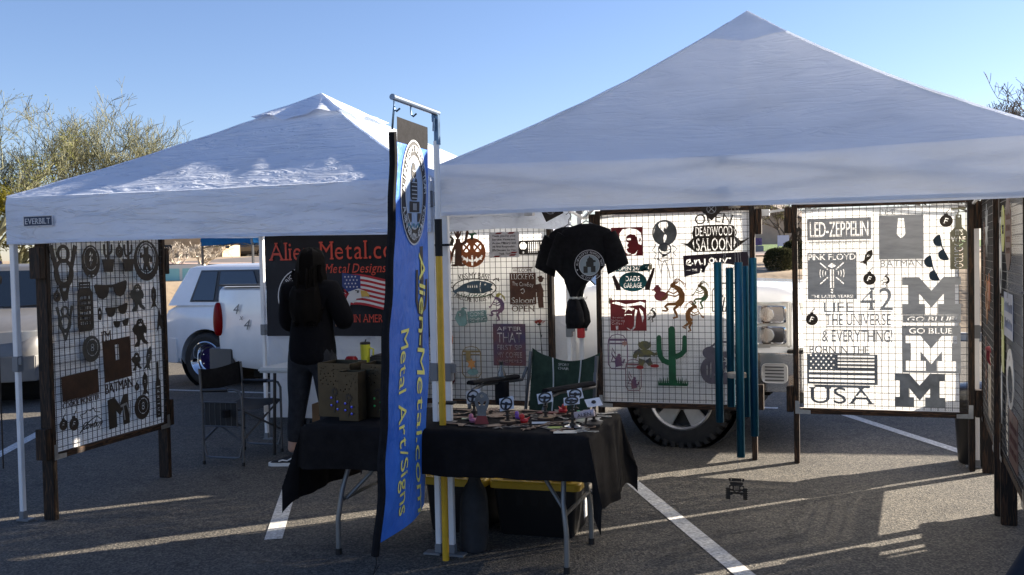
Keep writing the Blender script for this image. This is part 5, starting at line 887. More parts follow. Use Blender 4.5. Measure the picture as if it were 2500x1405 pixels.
def duck(label, x, y, m, k=1., rz=0.):
    t = thing('toy_duck', label, 'toy duck', (x, y, TT), rz, 'little rubber ducks'); t.scale = (k, k, k)
    MB().lathe([(0, 0), (.016, .002), (.021, .012), (.017, .021), (0, .024)], n=14).add([(.015, -.005, .018), (.015, .005, .018), (.032, 0, .03)], [(0, 1, 2)]).add([(.01, -.008, .02), (.032, 0, .03), (.01, .008, .02), (.016, 0, .01)], [(0, 1, 2), (1, 2, 3), (0, 1, 3)]).build('body', m, t, smooth=True)
    MB().lathe([(0, .018), (.011, .022), (.013, .032), (.009, .042), (0, .045)], (-.01, 0, 0), 12).build('head', m, t, smooth=True)
    MB().lathe([(.006, 0), (.004, .008), (0, .01)], (-.02, 0, .03), 8).build('beak', pm('duck beak', (.6, .2, .02), .5), t).rotation_euler = (0, 0, 0)
RDK = pm('red rubber', (.55, .02, .02), .35)
duck('red rubber duck nearer the front between two wood slices', -1.62, 5.06, RDK, 1.15, .4)
duck('red rubber duck farther back beside a dark red cut piece', -1.50, 5.42, RDK, 1.25, 2.6)
duck('purple rubber duck behind the upright card stand', -1.69, 5.18, pm('purple rubber', (.3, .12, .5), .35), 1.0, .5)
duck('pink rubber duck beside the alien head plate', -1.90, 5.02, pm('pink rubber', (.6, .2, .3), .35), 1.1, .2)
duck('green rubber duck on the wood slice nearest the camp chair', -1.36, 5.27, pm('green rubber', (.15, .55, .2), .35), 1.0, .8)
# loose cut pieces lying on the cloth
CG = 'small cut metal pieces lying loose on the black tablecloth'; R_ = random.Random(12); kinds = []
key = [[ell(-.03, 0, .018), ell(-.03, 0, .01)], [rect(-.014, -.006, .05, .006)], [rect(.03, -.014, .04, -.004)]]
opener = [[rrect(-.05, -.012, .05, .012, .01), ell(.034, 0, .007)], [ell(-.05, 0, .02), ell(-.053, 0, .012)]]
wrench = [[stroke([(-.05, 0), (.05, 0)], .008)], [ell(-.055, 0, .018), [(-.075, .006), (-.05, .006), (-.05, -.006), (-.075, -.006)]], [ell(.055, 0, .016), ell(.055, 0, .008)]]
lizard = [[stroke([(-.06, .0), (-.02, .01), (.03, -.005), (.07, .015)], .01, .003)], [stroke([(-.03, .03), (-.02, 0), (-.03, -.03)], .004)], [stroke([(.02, .03), (.02, 0), (.03, -.03)], .004)]]
state = [[[(-.05, -.03), (.02, -.034), (.03, -.02), (.055, -.024), (.05, .02), (.02, .03), (-.02, .024), (-.03, .03), (-.052, .02)]]]
ringp = [[ell(0, 0, .03), ell(0, 0, .021)], [ell(.04, .0, .018), ell(.04, 0, .01)]]
hookp = [[stroke([(-.06, -.01), (0, .0), (.04, .02), (.06, .0), (.045, -.025)], .007, .005)]]
gun = [[rect(-.06, 0, .05, .018)], [[(.02, 0), (.05, 0), (.06, -.035), (.04, -.035)]]]
shapes = [key, opener, wrench, lizard, state, ringp, hookp, gun]
pm1 = pm('brown cut steel', (.24, .15, .095), .5, .3, nz=(12, .4)); pm2 = pm('pale cut steel', (.4, .38, .34), .42, .6, nz=(9, .3)); pm3 = pm('dark cut steel', (.16, .135, .115), .5, .3, nz=(12, .4))
spots = [(-2.12, 5.42, 1), (-2.05, 5.32, 1), (-2.0, 5.42, 1), (-1.94, 5.35, 1), (-1.88, 5.44, 1), (-1.82, 5.36, 1), (-1.76, 5.44, 1), (-1.86, 5.26, 1), (-1.78, 5.22, 1), (-1.66, 5.36, 1), (-1.62, 5.28, 3), (-1.6, 5.42, 3), (-2.1, 5.12, 1), (-2.04, 5.0, 3), (-1.98, 4.93, 1), (-1.75, 4.95, 1), (-1.68, 4.90, 3), (-1.60, 4.94, 3), (-1.54, 4.88, 1), (-1.50, 4.98, 1), (-1.44, 4.92, 3), (-1.43, 5.12, 1), (-1.45, 5.24, 2), (-1.33, 5.42, 2), (-1.28, 5.34, 2), (-1.25, 5.24, 2), (-1.32, 5.20, 2), (-1.235, 5.45, 2), (-1.24, 5.0, 1), (-1.26, 4.93, 2), (-1.225, 4.87, 2), (-1.55, 5.3, 1), (-1.4, 5.46, 2), (-1.7, 5.12, 1), (-1.58, 5.18, 3), (-1.62, 5.0, 1), (-1.47, 5.05, 1), (-1.36, 5.08, 2), (-1.74, 5.3, 1), (-1.9, 5.1, 1), (-2.02, 5.16, 1), (-1.84, 4.9, 3), (-1.36, 4.9, 1), (-1.29, 5.1, 2), (-1.5, 5.36, 1), (-1.68, 5.46, 1), (-1.55, 5.46, 3), (-1.95, 5.47, 1), (-2.12, 5.24, 1), (-1.93, 5.22, 3)]
base = {}
for i, (x, y, k) in enumerate(spots):
    j = (i * 5 + k) % 8; m_ = (None, pm1, pm2, pm3)[k]; kk = (j, k)
    if kk not in base: base[kk] = plate(shapes[j], .0025); base[kk].materials.append(m_)
    o = bpy.data.objects.new('cut_piece', base[kk]); COL.objects.link(o); o.location = (x, y, TT + .002 + .0007 * (i % 5)); o.rotation_euler = (0, 0, R_.uniform(0, 6.28)); s_ = R_.uniform(.9, 1.35); o.scale = (s_, s_, 1)
    tag(o, {1: 'brown bare steel cut piece lying loose on the black tablecloth', 2: 'pale bare steel cut piece lying loose at the right end of the tablecloth', 3: 'dark thin steel cut piece lying loose near the front of the tablecloth'}[k], 'metal piece', CG)
for x, y, w_, d, m_, lab in ((-1.33, 4.84, .12, .08, pm('cream card', (.5, .48, .42), .8), 'cream card with a small dark piece on it at the front right of the table'), (-1.42, 4.95, .09, .05, pm('lime card', (.45, .5, .12), .8), 'lime green card under the chrome wheel stand'), (-1.53, 5.08, .1, .06, pm('white blue card', (.5, .55, .6), .7), 'pale blue card beside the middle wood slice'), (-1.97, 5.14, .08, .05, pm('pale lime card', (.55, .6, .4), .8), 'pale lime card at the left among the brown pieces'), (-1.3, 5.26, .1, .04, pm('white card', (.72, .72, .72), .8), 'white card lying among the pale pieces at the right end')):
    o = MB().box((0, 0, .001), (w_, d, .002), .3).build('card', m_, None, loc=(x, y, TT)); tag(o, lab, 'card')
rp = link('cut_piece', plate([[s_] for s_ in [[(-.08, -.03), (.0, -.04), (.06, -.02), (.08, .01), (.02, .03), (-.06, .025)]]], .003), REDPLATE); rp.location = (-1.57, 5.40, TT + .006); tag(rp, 'dark red flat cut piece lying beside the farther red duck', 'metal piece')
# ---------------------------------------------------------------- under the table
TOTE = pm('black tote plastic', (.012, .012, .013), .38, spec=.4); YLID = pm('yellow lid plastic', (.55, .36, .03), .42, nz=(7, .12))
def tote(label, x, y, w_, d, h, rz=0., lid=YLID):
    t = thing('storage_tote', label, 'storage box', (x, y, 0), rz, 'black storage totes with yellow lids')
    rg = lambda s_, z: [Vector((px * s_, py * s_, z)) for px, py in rrect(-w_ / 2, -d / 2, w_ / 2, d / 2, .035)]
    MB().loft([rg(.80, .0), rg(.83, .01), rg(.94, h - .05), rg(.97, h - .05), rg(.97, h - .03)]).build('tub', TOTE, t, smooth=.6)
    rb_ = MB()
    for i in range(5): q = -w_ * .34 + w_ * .17 * i; rb_.add([(q - .02, -d * .42, .05), (q + .02, -d * .42, .05), (q + .02, -d * .47, h - .06), (q - .02, -d * .47, h - .06)], [(0, 1, 2, 3)])
    rb_.build('rib', TOTE, t, fix=False)
    MB().loft([rg(1.02, h - .045), rg(1.03, h - .01), rg(1.0, h), rg(.93, h + .002), rg(.91, h - .008)]).build('lid', lid, t, smooth=.6)
    ld = MB()
    for i in range(3):
        for j in range(2): ld.box((-w_ * .28 + w_ * .28 * i, -d * .2 + d * .4 * j, h - .001), (w_ * .22, d * .3, .012))
    ld.build('lid_boss', lid, t, bevel=.005); return t
tote('black storage tote with a yellow lid under the right half of the table', -1.70, 5.66, .54, .42, .33, .02)
tote('black storage tote with a yellow lid under the table behind the yellow pole', -2.18, 5.62, .40, .42, .335, -.06)
DLID = pm('dark grey lid plastic', (.03, .032, .035), .5)
for x, y, lab in ((1.42, 5.35, 'dark storage tote behind the nearest side frame, the one nearest the camera'), (1.44, 5.95, 'dark storage tote behind the nearest side frame, the one farther back'), (1.46, 6.75, 'dark storage tote behind the farther side frame, seen under its rail')): tote(lab, x, y, .44, .56, .40, 0, DLID)
bk_ = thing('trash_can', 'black tapered waste bin behind the right post of the block M frame', 'waste bin', (1.02, 8.2, 0))
MB().lathe([(0, 0), (.14, 0), (.15, .02), (.185, .52), (.2, .53), (.2, .56), (.185, .56), (.145, .04), (0, .03)], n=26).build('body', TOTE, bk_, smooth=.5)
MB().loft([[((.192 + .012 * sin(5 * a + 20 * z)) * cos(2 * pi * a / 22) * k, (.192 + .012 * sin(3 * a + 9 * z)) * sin(2 * pi * a / 22) * k, z) for a in range(22)] for z, k in ((.46, 1.08), (.5, 1.1), (.56, 1.1), (.58, 1.02), (.6, .8), (.62, .3))]).build('bin_liner', pm('black bin liner', (.012, .012, .013), .3, bump=(14, .8, .02)), bk_, smooth=True)
MB().box((.272, -.05, .17), (.002, .07, .14)).build('paper_label', pm('white card', (.72, .72, .72), .8), [o for o in bpy.data.objects if o.name == 'storage_tote'][0])
bgm = MB(); rings = []
for z, r in ((0, .045), (.004, .07), (.03, .078), (.1, .081), (.22, .08), (.3, .076), (.35, .062), (.385, .04), (.41, .03), (.43, .034), (.46, .02)): rings.append([Vector(((r + .004 * sin(3 * a + 11 * z)) * cos(2 * pi * a / 24) + .02 * z, (r + .004 * sin(5 * a + 7 * z)) * sin(2 * pi * a / 24), z)) for a in range(24)])
bgm.loft(rings); bg_ = bgm.build('weight_bag', pm('charcoal sack cloth', (.022, .024, .028), .8, nz=(12, .3), bump=(9, .6, .02)), None, smooth=True, loc=(-1.955, 5.14, 0)); tag(bg_, 'charcoal round sack standing behind the front tent leg and yellow pole', 'weight bag')
# ---------------------------------------------------------------- chairs
OLIVE = pm('dark green chair canvas', (.028, .05, .034), .85, nz=(18, .25), bump=(10, .6, .02), spec=.2)
TUBE = pm('dark grey tube', (.11, .112, .118), .38, .5)
cc = thing('camp_chair', 'dark green camp chair with white piping and a bottle in its holder', 'chair', (-1.87, 6.06, 0), radians(-26))
def bk(u, v):
    a = 2 * u - 1; return (a * (.29 - .05 * (1 - v)), .20 + .10 * v + .05 * (1 - a * a) * (.4 + .6 * sin(pi * v)) + .006 * sin(9 * a + 5 * v), .40 + .56 * v - .05 * (1 - a * a) * v * v - .02 * (1 - a * a))
MB().grid(bk, 24, 20).build('backrest', OLIVE, cc, smooth=3.0, fix=False)
pp = MB()
for a in (-.42, .42): pp.tube([Vector(bk((a * (1 - .25 * (k / 10)) + 1) / 2, 1 - k / 10 * .98)) + Vector((0, -.004, .001)) for k in range(11)], .0045, 6)
pp.build('piping', pm('white piping', (.62, .62, .6), .7), cc, smooth=True)
link('lettering', plate([text('SPORT', 0, .012, .09, .016, .02), text('CHAIR', 0, -.012, .09, .016, .02)], .001), pm('grey print', (.35, .36, .34), .7), cc, (.02, .262, .86), (radians(80), 0, 0))
MB().grid(lambda u, v: ((2 * u - 1) * .27, -.22 + .43 * v, .42 - .05 * sin(pi * u) * sin(pi * v)), 12, 12).build('seat', OLIVE, cc, smooth=3.0, fix=False)
for sx in (-1, 1):
    MB().tube([(sx * .30, .30, .0), (sx * .29, .22, .5), (sx * .28, .28, .94)], .012, 8).tube([(sx * .30, -.24, 0), (sx * .31, -.26, .66), (sx * .315, -.22, .74), (sx * .32, -.12, .765), (sx * .31, .22, .76), (sx * .29, .25, .84)], .012, 8).build('side_frame', TUBE, cc, smooth=True)
    MB().loft([[(sx * .32 + dx, y, z) for dx, z in ((-.03, .772), (.03, .772), (.034, .784), (.02, .797), (-.02, .797), (-.034, .784))] for y in (-.24, -.2, 0, .15, .18)]).build('armrest', BLACKCLOTH, cc, smooth=.9)
cr_ = MB()
for sg in (-1, 1): cr_.tube([(sg * .30, -.24, .03), (-sg * .30, -.23, .42)], .009, 6).tube([(sg * .30, .3, .03), (-sg * .29, .22, .42)], .009, 6)
cr_.build('cross_brace', TUBE, cc)
MB().lathe([(0, .62), (.04, .62), (.046, .65), (.046, .765), (.042, .765), (.042, .65), (0, .645)], (-.32, .04, 0), 18).build('cup_holder', BLACKCLOTH, cc, smooth=.6)
cc.scale = (1.04, 1.04, 1.06)
bt = thing('drink_bottle', 'clear drink bottle with a dark cap standing in the chair cup holder', 'bottle', tuple(cc.location + Matrix.Rotation(radians(-26), 3, 'Z') @ Vector((-.333, .042, .70))))
MB().lathe([(0, 0), (.03, 0), (.033, .01), (.032, .12), (.03, .16), (.015, .2), (.012, .225)], n=20, cap=False).build('body', pm('clear plastic', (.75, .8, .8), .08, trans=.9), bt, smooth=.8)
MB().lathe([(0, .22), (.0145, .22), (.0145, .245), (0, .246)], n=16).build('cap', BLACK, bt, smooth=.6)
MB().lathe([(.0325, .04), (.0335, .042), (.0335, .1), (.0325, .102)], n=20, cap=False).build('wrapper', pm('black red wrapper', (.03, .012, .014), .4), bt, smooth=.8)
dc = thing('director_chair', 'black folding director chair with a side pocket standing under the left tent', 'chair', (-4.77, 7.12, 0), radians(91))
sg = .30
for x in (-sg, sg):
    fr = MB().tube([(x, -.19, .0), (x, -.19, .56), (x, -.165, .605), (x, -.12, .615), (x, .17, .605)], .0105, 8).tube([(x, .18, .0), (x, .18, .5), (x, .2, .78)], .0105, 8)
    fr.tube([(x, -.185, .16), (x, -.16, .07), (x, -.12, .06), (x, .12, .06), (x, .155, .07), (x, .175, .16)], .0095, 8); fr.build('side_frame', TUBE, dc, smooth=True)
    MB().tube([(x, -.06, .615), (x, .17, .608)], .017, 10).build('armrest', BLACK, dc, smooth=True)
    for y in (-.19, .18): MB().tube([(x, y, .03), (x, y, 0)], .014, 8).build('foot', BLACK, dc, smooth=True)
cb_ = MB()
for y in (-.18, .17): cb_.tube([(-sg, y, .2), (sg, y, .455)], .009, 6).tube([(sg, y, .2), (-sg, y, .455)], .009, 6)
cb_.tube([(-sg, -.19, .2), (-sg, .18, .42)], .008, 6).tube([(-sg, -.19, .455), (-sg, .18, .455)], .0095, 6).tube([(sg, -.19, .455), (sg, .18, .455)], .0095, 6)
cb_.build('cross_brace', TUBE, dc)
MB().grid(lambda u, v: ((2 * u - 1) * sg, .2 + .035 * sin(pi * u) + .012 * v, .595 + .19 * v - .03 * sin(pi * u) * v * v - .012 * sin(pi * u) * (1 - v)), 20, 8).build('backrest', BLACKCLOTH, dc, smooth=3.0, fix=False)
MB().grid(lambda u, v: ((2 * u - 1) * sg, -.19 + .37 * v, .46 - .035 * sin(pi * u) * (1 - .3 * v) + .006 * sin(7 * v)), 16, 12).build('seat', pm('brown black seat cloth', (.03, .026, .024), .9, bump=(20, .4, .01)), dc, smooth=3.0, fix=False)
pkt = MB().box((-sg - .012, 0, .415), (.012, .30, .20)); pkt.build('side_pocket', pm('charcoal mesh', (.02, .021, .022), .8, bump=(60, .4, .004)), dc, bevel=.006)
pb = MB().tube([(-sg - .02, -.155, .32), (-sg - .02, -.155, .515), (-sg - .02, .155, .515), (-sg - .02, .155, .32), (-sg - .02, -.155, .32)], .007, 6)
for k in range(5): pb.bar((-sg - .019, -.1 + .05 * k, .32), (-sg - .019, -.1 + .05 * k, .51), .0018)
pb.build('pocket_frame', TUBE, dc)
MB().lathe([(.0, 0), (.03, 0), (.033, .03), (.03, .06), (.0, .06)], (-sg - .05, -.07, .40), 14).build('rolled_cup_holder', BLACKCLOTH, dc, smooth=.7)
MB().box((.06, -.19, .41), (.07, .002, .06)).build('care_tag', pm('white card', (.72, .72, .72), .8), dc)
# ---------------------------------------------------------------- table, boxes and sheets at the back of the left tent
t2 = thing('folding_table', 'white plastic folding table at the back of the left tent behind the standing person', 'table', (-4.0, 7.5, 0))
MB().box((0, 0, .725), (1.4, .5, .045)).build('tabletop', pm('white table plastic', (.6, .6, .58), .5), t2, bevel=.015)
for sx in (-1, 1):
    for sy in (-1, 1): MB().tube([(sx * .56, sy * .2, .7), (sx * .58, sy * .21, 0)], .014, 8).build('leg', pm('dark enamel leg', (.03, .03, .032), .4, .4), t2, smooth=True)
tm = thing('tumbler', 'yellow green tall tumbler with a dark lid and handle on the back table', 'tumbler', (-3.72, 7.34, .7485))
MB().lathe([(0, 0), (.032, 0), (.035, .01), (.04, .12), (.042, .2), (0, .2)], n=20).build('body', pm('lime enamel', (.55, .55, .04), .35, coat=.3), tm, smooth=.7)
MB().lathe([(0, .2), (.043, .2), (.043, .215), (.03, .22), (0, .22)], n=20).tube([(0, 0, .22), (.01, 0, .24)], .005, 6).build('lid', BLACK, tm, smooth=.6)
MB().tube([(.036, 0, .07), (.07, 0, .08), (.075, 0, .16), (.04, 0, .17)], .008, 8).build('handle', pm('lime enamel', (.55, .55, .04), .35), tm, smooth=True)
rd = MB().loft([[(x * k, y * k, z) for x, y in rrect(-.05, -.04, .05, .04, .02)] for z, k in ((0, .9), (.02, 1), (.08, .95), (.1, .7))]).build('red_pouch', pm('red vinyl', (.3, .012, .02), .4, nz=(8, .3)), None, smooth=.8, loc=(-3.84, 7.32, .748)); tag(rd, 'small red pouch left of the lime tumbler on the back table', 'pouch')
cs = thing('black_case', 'black equipment case right of the lime tumbler on the back table', 'case', (-3.50, 7.42, .748))
MB().box((0, 0, .055), (.34, .22, .11)).build('shell', BLACK, cs, bevel=.012); MB().box((0, -.113, .075), (.08, .006, .02)).build('latch', GREY_PL, cs, bevel=.003)
lp = thing('laptop', 'open dark laptop at the right end of the back table', 'laptop', (-3.38, 7.40, .8585))
MB().box((0, 0, .008), (.3, .2, .015)).build('base', BLACK, lp, bevel=.004); MB().box((0, .1, .12), (.3, .01, .21), rot=Matrix.Rotation(-.2, 3, 'X')).build('screen', BLACK, lp, bevel=.004)
for i, (x, y) in enumerate(((-3.62, 7.62), (-3.5, 7.64), (-3.42, 7.63))):
    o = MB().loft([[(px * k, py * k, z) for px, py in rrect(-.05, -.035, .05, .035, .012)] for z, k in ((0, 1), (.08, 1.02), (.11, .6))]).build('clear_bag', pm('cloudy clear film', (.5, .5, .5), .15, trans=.5, bump=(20, .8, .02)), None, smooth=.8, loc=(x, y, .748)); tag(o, 'cloudy clear bag of small goods standing behind the black case', 'bag', 'clear bags behind the black case')
CARD = pm('brown cardboard', (.25, .15, .075), .85, nz=(6, .12))
for nm, (x, y, z), (a, b, c), rz, lab in (('a', (-4.02, 7.42, .21), (.36, .3, .24), .08, 'large brown cardboard box on top of the smaller one beneath the back table'), ('b', (-4.03, 7.42, .0), (.26, .24, .2), -.04, 'small brown cardboard box on the ground beneath the larger one'), ('c', (-3.62, 7.5, .0), (.4, .3, .42), .02, 'tall brown cardboard box under the middle of the back table')):
    bx = thing('cardboard_box', lab, 'cardboard box', (x, y, z), rz, 'brown cardboard boxes')
    MB().box((0, 0, c / 2 + .002), (a, b, c - .004)).build('carton', CARD, bx, bevel=.003); MB().box((0, -b / 2 - .001, c * .5), (.05, .002, c * .98)).build('tape', pm('tan tape', (.38, .27, .15), .4), bx)
    if nm == 'c': MB().box((.03, -b / 2 - .0015, c * .62), (.1, .002, .12)).build('paper_label', pm('white card', (.72, .72, .72), .8), bx)
def hung(label, x0, x1, y, z0, z1, ph):
    o = MB().grid(lambda u, v: (x0 + (x1 - x0) * u, y + .018 * sin(11 * u + ph + 2 * v) * (1 - .5 * v) + .010 * sin(27 * u + 3 * v + ph), z0 + (z1 - z0) * v + .012 * sin(6 * u + ph) * (1 - v)), 50, 24).build('white_sheet', SHEETM, None, smooth=3.0, fix=False); tag(o, label, 'cloth sheet', 'white cloth sheets hung at the back'); return o
hung('white cloth sheet hanging below the black banner at the back of the left tent', -5.0, -3.36, 7.9, .2, 1.02, .3)
hung('added white cloth sheet behind the unseen right tent, there to block the sun', 2.2, 5.05, 7.38, .02, 1.92, 4.1)  # out of view, added to stop low sun reaching the right foreground
hung('white cloth sheet hanging behind the pumpkin sign frame beside the tent leg', -3.5, -2.09, 7.985, .4, 1.75, 2.1)
# ---------------------------------------------------------------- people
def skin(name, nodes, edges, m, parent=None, sub=2, loc=(0, 0, 0)):
    me = bpy.data.meshes.new(name); me.from_pydata([n[:3] for n in nodes], edges, [])
    o = bpy.data.objects.new(name, me); COL.objects.link(o); o.modifiers.new('s', 'SKIN'); o.modifiers.new('d', 'SUBSURF').levels = sub; o.modifiers['d'].render_levels = sub
    for i, (v, n) in enumerate(zip(me.skin_vertices[0].data, nodes)):
        v.radius = (n[3], n[4] if len(n) > 4 else n[3]); v.use_root = i == 0
    dg = bpy.context.evaluated_depsgraph_get(); m2 = bpy.data.meshes.new_from_object(o.evaluated_get(dg)); bpy.data.objects.remove(o)
    for p in m2.polygons: p.use_smooth = True
    m2.name = name; return m2
def join(name, ms, m, parent):
    bm = bmesh.new()
    for q in ms: bm.from_mesh(q)
    me = bpy.data.meshes.new(name); bm.to_mesh(me); bm.free()
    for p in me.polygons: p.use_smooth = True
    return link(name, me, m, parent)
SKINM = pm('skin', (.42, .25, .18), .55, nz=(9, .1))
def hand(c, fwd, up, side, k=1.):
    """palm with five bent fingers: fwd along the fingers, side towards the thumb"""
    c, fwd, up, side = (Vector(q) for q in (c, fwd, up, side)); ns = []; es = []
    def ch(p, rs):
        b = len(ns)
        for q, r in zip(p, rs): ns.append((*q, r * k))
        for i in range(len(p) - 1): es.append((b + i, b + i + 1))
    ms = []
    ch([c, c + fwd * .04 * k, c + fwd * .085 * k], [.026, .036, .034]); ms.append(skin('palm', ns, es, None)); 
    for i, L_ in enumerate((.068, .078, .072, .055)):
        ns = []; es = []; o = c + fwd * .075 * k + side * (.028 - .018 * i) * k
        ch([o, o + fwd * .025 * k, o + (fwd * (.025 + .4 * L_) - up * .012) * k, o + (fwd * (.02 + .7 * L_) - up * .035) * k], [.0095, .009, .0085, .007]); ms.append(skin('finger', ns, es, None))
    ns = []; es = []; ch([c + (fwd * .02 + side * .02) * k, c + (fwd * .045 + side * .045 - up * .005) * k, c + (fwd * .075 + side * .05 - up * .02) * k], [.013, .011, .008]); ms.append(skin('thumb', ns, es, None)); return ms
def person(label, x, y, rz, stand, hoodie, pants, shoe, hairm, hair_len, arms, legs, group=None):
    P = thing('person', label, 'person', (x, y, 0), rz)
    hp, kn, an = legs['hip'], legs['knee'], legs['ankle']; sh, el, wr = arms['sh'], arms['el'], arms['wr']
    N = [(0, 0, .93, .13, .10), (0, .0, 1.10, .115, .085), (0, .01, 1.27, .125, .09), (0, .0, 1.40, .09, .07), (0, .005, 1.47, .045, .05), (0, .02, 1.53, .06, .07), (0, .03, 1.60, .074, .092), (0, .03, 1.66, .06, .075)]
    E = [(i, i + 1) for i in range(7)]
    for s_ in (0, 1):
        b = len(N); N += [(*sh[s_], .055), (*el[s_], .042), (*wr[s_], .028)]; E += [(3, b), (b, b + 1), (b + 1, b + 2)]
        b = len(N); N += [(*hp[s_], .085), (*kn[s_], .06), (*an[s_], .038)]; E += [(0, b), (b, b + 1), (b + 1, b + 2)]
    ms = [skin('body', N, E, None)]
    for s_ in (0, 1):
        f = (Vector(wr[s_]) - Vector(el[s_])).normalized(); up = Vector((0, 0, 1)) - f * f.z; up.normalize(); sd_ = f.cross(up) * (1 if s_ else -1); ms += hand(Vector(wr[s_]) + f * .01, f, up, sd_)
    fc = MB().lathe([(0, 0), (.012, .008), (.006, .03), (0, .034)], (0, .115, 1.565), 8).lathe([(0, -.01), (.02, -.006), (.02, .004), (0, .01)], (.074, .03, 1.585), 8, 'X').lathe([(0, -.01), (.02, -.006), (.02, .004), (0, .01)], (-.074, .03, 1.585), 8, 'X').mesh('face', True); ms.append(fc)
    body = join('body', ms, SKINM, P)
    MB().lathe([(0, -.011), (.009, -.006), (.011, 0), (.009, .006), (0, .011)], (.03, .108, 1.60), 10).lathe([(0, -.011), (.009, -.006), (.011, 0), (.009, .006), (0, .011)], (-.03, .108, 1.60), 10).build('eyes', pm('dark eye', (.02, .014, .01), .2), body, smooth=True)
    MB().tube([(-.022, .112, 1.535), (0, .12, 1.533), (.022, .112, 1.535)], [.003, .006, .003], 6).build('mouth', pm('lip', (.35, .12, .1), .5), body, smooth=True)
    N = [(0, 0, .80, .20, .16), (0, 0, .9, .215, .17), (0, 0, 1.0, .205, .16), (0, .0, 1.14, .185, .145), (0, .01, 1.29, .185, .14), (0, .0, 1.42, .13, .10), (0, .0, 1.50, .072, .07)]; E = [(i, i + 1) for i in range(6)]
    for s_ in (0, 1):
        b = len(N); e, w_ = Vector(el[s_]), Vector(wr[s_]); N += [(*sh[s_], .10), (*((Vector(sh[s_]) + e) / 2), .092), (*e, .088), (*((e + w_) / 2), .07), (*(w_ - (w_ - e) * .06), .046)]; E += [(5, b), (b, b + 1), (b + 1, b + 2), (b + 2, b + 3), (b + 3, b + 4)]
    link('hooded_top', skin('hooded_top', N, E, None), hoodie, body)
    N = [(0, 0, 1.06, .16, .125), (0, -.005, .92, .19, .15)]; E = [(0, 1)]
    for s_ in (0, 1):
        b = len(N); h_, k_, a_ = Vector(hp[s_]), Vector(kn[s_]), Vector(an[s_]); N += [(*h_, .125), (*((h_ + k_) / 2), .105), (*k_, .08), (*(k_ + (a_ - k_) * .35), .074), (*(a_ + (k_ - a_) * .18), legs.get('cuff', .046))]; E += [(1, b)] + [(b + i, b + i + 1) for i in range(4)]
    link('trousers', skin('trousers', N, E, None), pants, body)
    for s_ in (0, 1):
        a_ = Vector(an[s_]); d = Vector((*legs['toe'][s_], 0)).normalized(); sd_ = Vector((d.y, -d.x, 0)); rings = []
        for q, wd, h in ((-.075, .022, .05), (-.065, .032, .075), (-.02, .036, .085), (.05, .038, .072), (.11, .044, .05), (.155, .040, .04), (.18, .022, .028)):
            c = Vector((a_.x, a_.y, legs['z'][s_])) + d * q; rings.append([c + sd_ * wd * cos(t) + Vector((0, 0, .018 + (h - .018) * max(0, sin(t)) ** .7 if sin(t) > 0 else .018)) for t in [2 * pi * j / 14 for j in range(14)]])
        so_ = MB().loft(rings).build('shoe', shoe, body, smooth=True)
        rs = []
        for q, wd in ((-.082, .02), (-.075, .034), (-.02, .04), (.05, .042), (.11, .048), (.16, .044), (.19, .024)):
            c = Vector((a_.x, a_.y, legs['z'][s_])) + d * q; rs.append([c + sd_ * wd * cos(t) + Vector((0, 0, .0 if sin(t) < 0 else .028)) for t in [2 * pi * (j + .5) / 8 for j in range(8)]])
        MB().loft(rs).build('sole', pm('white shoe sole', (.72, .7, .67), .6), so_, smooth=.9)
        MB().tube([Vector((a_.x, a_.y, legs['z'][s_])) + d * q + sd_ * sx_ * (.0385) + Vector((0, 0, z)) for sx_ in (1,) for q, z in ((-.05, .05), (-.01, .065), (.03, .045), (.07, .05), (.1, .04))], .006, 6).tube([Vector((a_.x, a_.y, legs['z'][s_])) - sd_ * .0385 + d * q + Vector((0, 0, z)) for q, z in ((-.05, .05), (-.01, .065), (.03, .045), (.07, .05), (.1, .04))], .006, 6).build('shoe_stripe', pm('white shoe sole', (.72, .7, .67), .6), so_, smooth=True)
    hm = MB(); R_ = random.Random(3); rings = []
    prof = [(1.748, .02), (1.742, .055), (1.72, .088), (1.68, .106), (1.62, .116), (1.55, .122), (1.47, .130)] + [(1.47 - hair_len * k / 5, .132 + .035 * k / 5 - .05 * (k / 5) ** 3) for k in range(1, 6)]
    for i, (z, r) in enumerate(prof):
        ring = []
        for j in range(32):
            a = 2 * pi * j / 32; w_ = r * (1 + .05 * sin(7 * a + 9 * z) + .04 * sin(13 * a - 14 * z)); yy = w_ * 1.05 * sin(a)
            if i > 3: yy = min(yy, .055 - .05 * min(1, (i - 3) / 3))
            ring.append((w_ * cos(a), yy + .015 - .012 * i * (.4 if i > 6 else .0) - (.03 if i > 6 else 0), z + .01 * sin(5 * a)))
        rings.append(ring)
    hm.loft(rings)
    for k in range(46):
        a = pi + pi * R_.random(); z0 = R_.uniform(1.3, 1.62); L_ = R_.uniform(.12, .3); r0 = .115 + .02 * R_.random()
        pts = [(r0 * (1 + .06 * q * sin(3 * q + k)) * cos(a), r0 * sin(a) - .01 - .02 * q / 4, max(1.44 - hair_len * 1.02, z0 - L_ * q / 4) + .0 * q) for q in range(5)]; hm.tube(pts, [.012, .014, .013, .009, .003], 5)
    hm.build('hair', hairm, body, smooth=True); return P
HAIR = pm('very dark brown hair', (.0035, .0025, .002), .75, nz=(9, .4), stretch=(6, 6, .4), spec=.12)
CAMO = pm('dark camouflage leggings', (.006, .007, .011), .9, nz=(16, .5, (.02, .023, .03)), bump=(18, .3, .01))
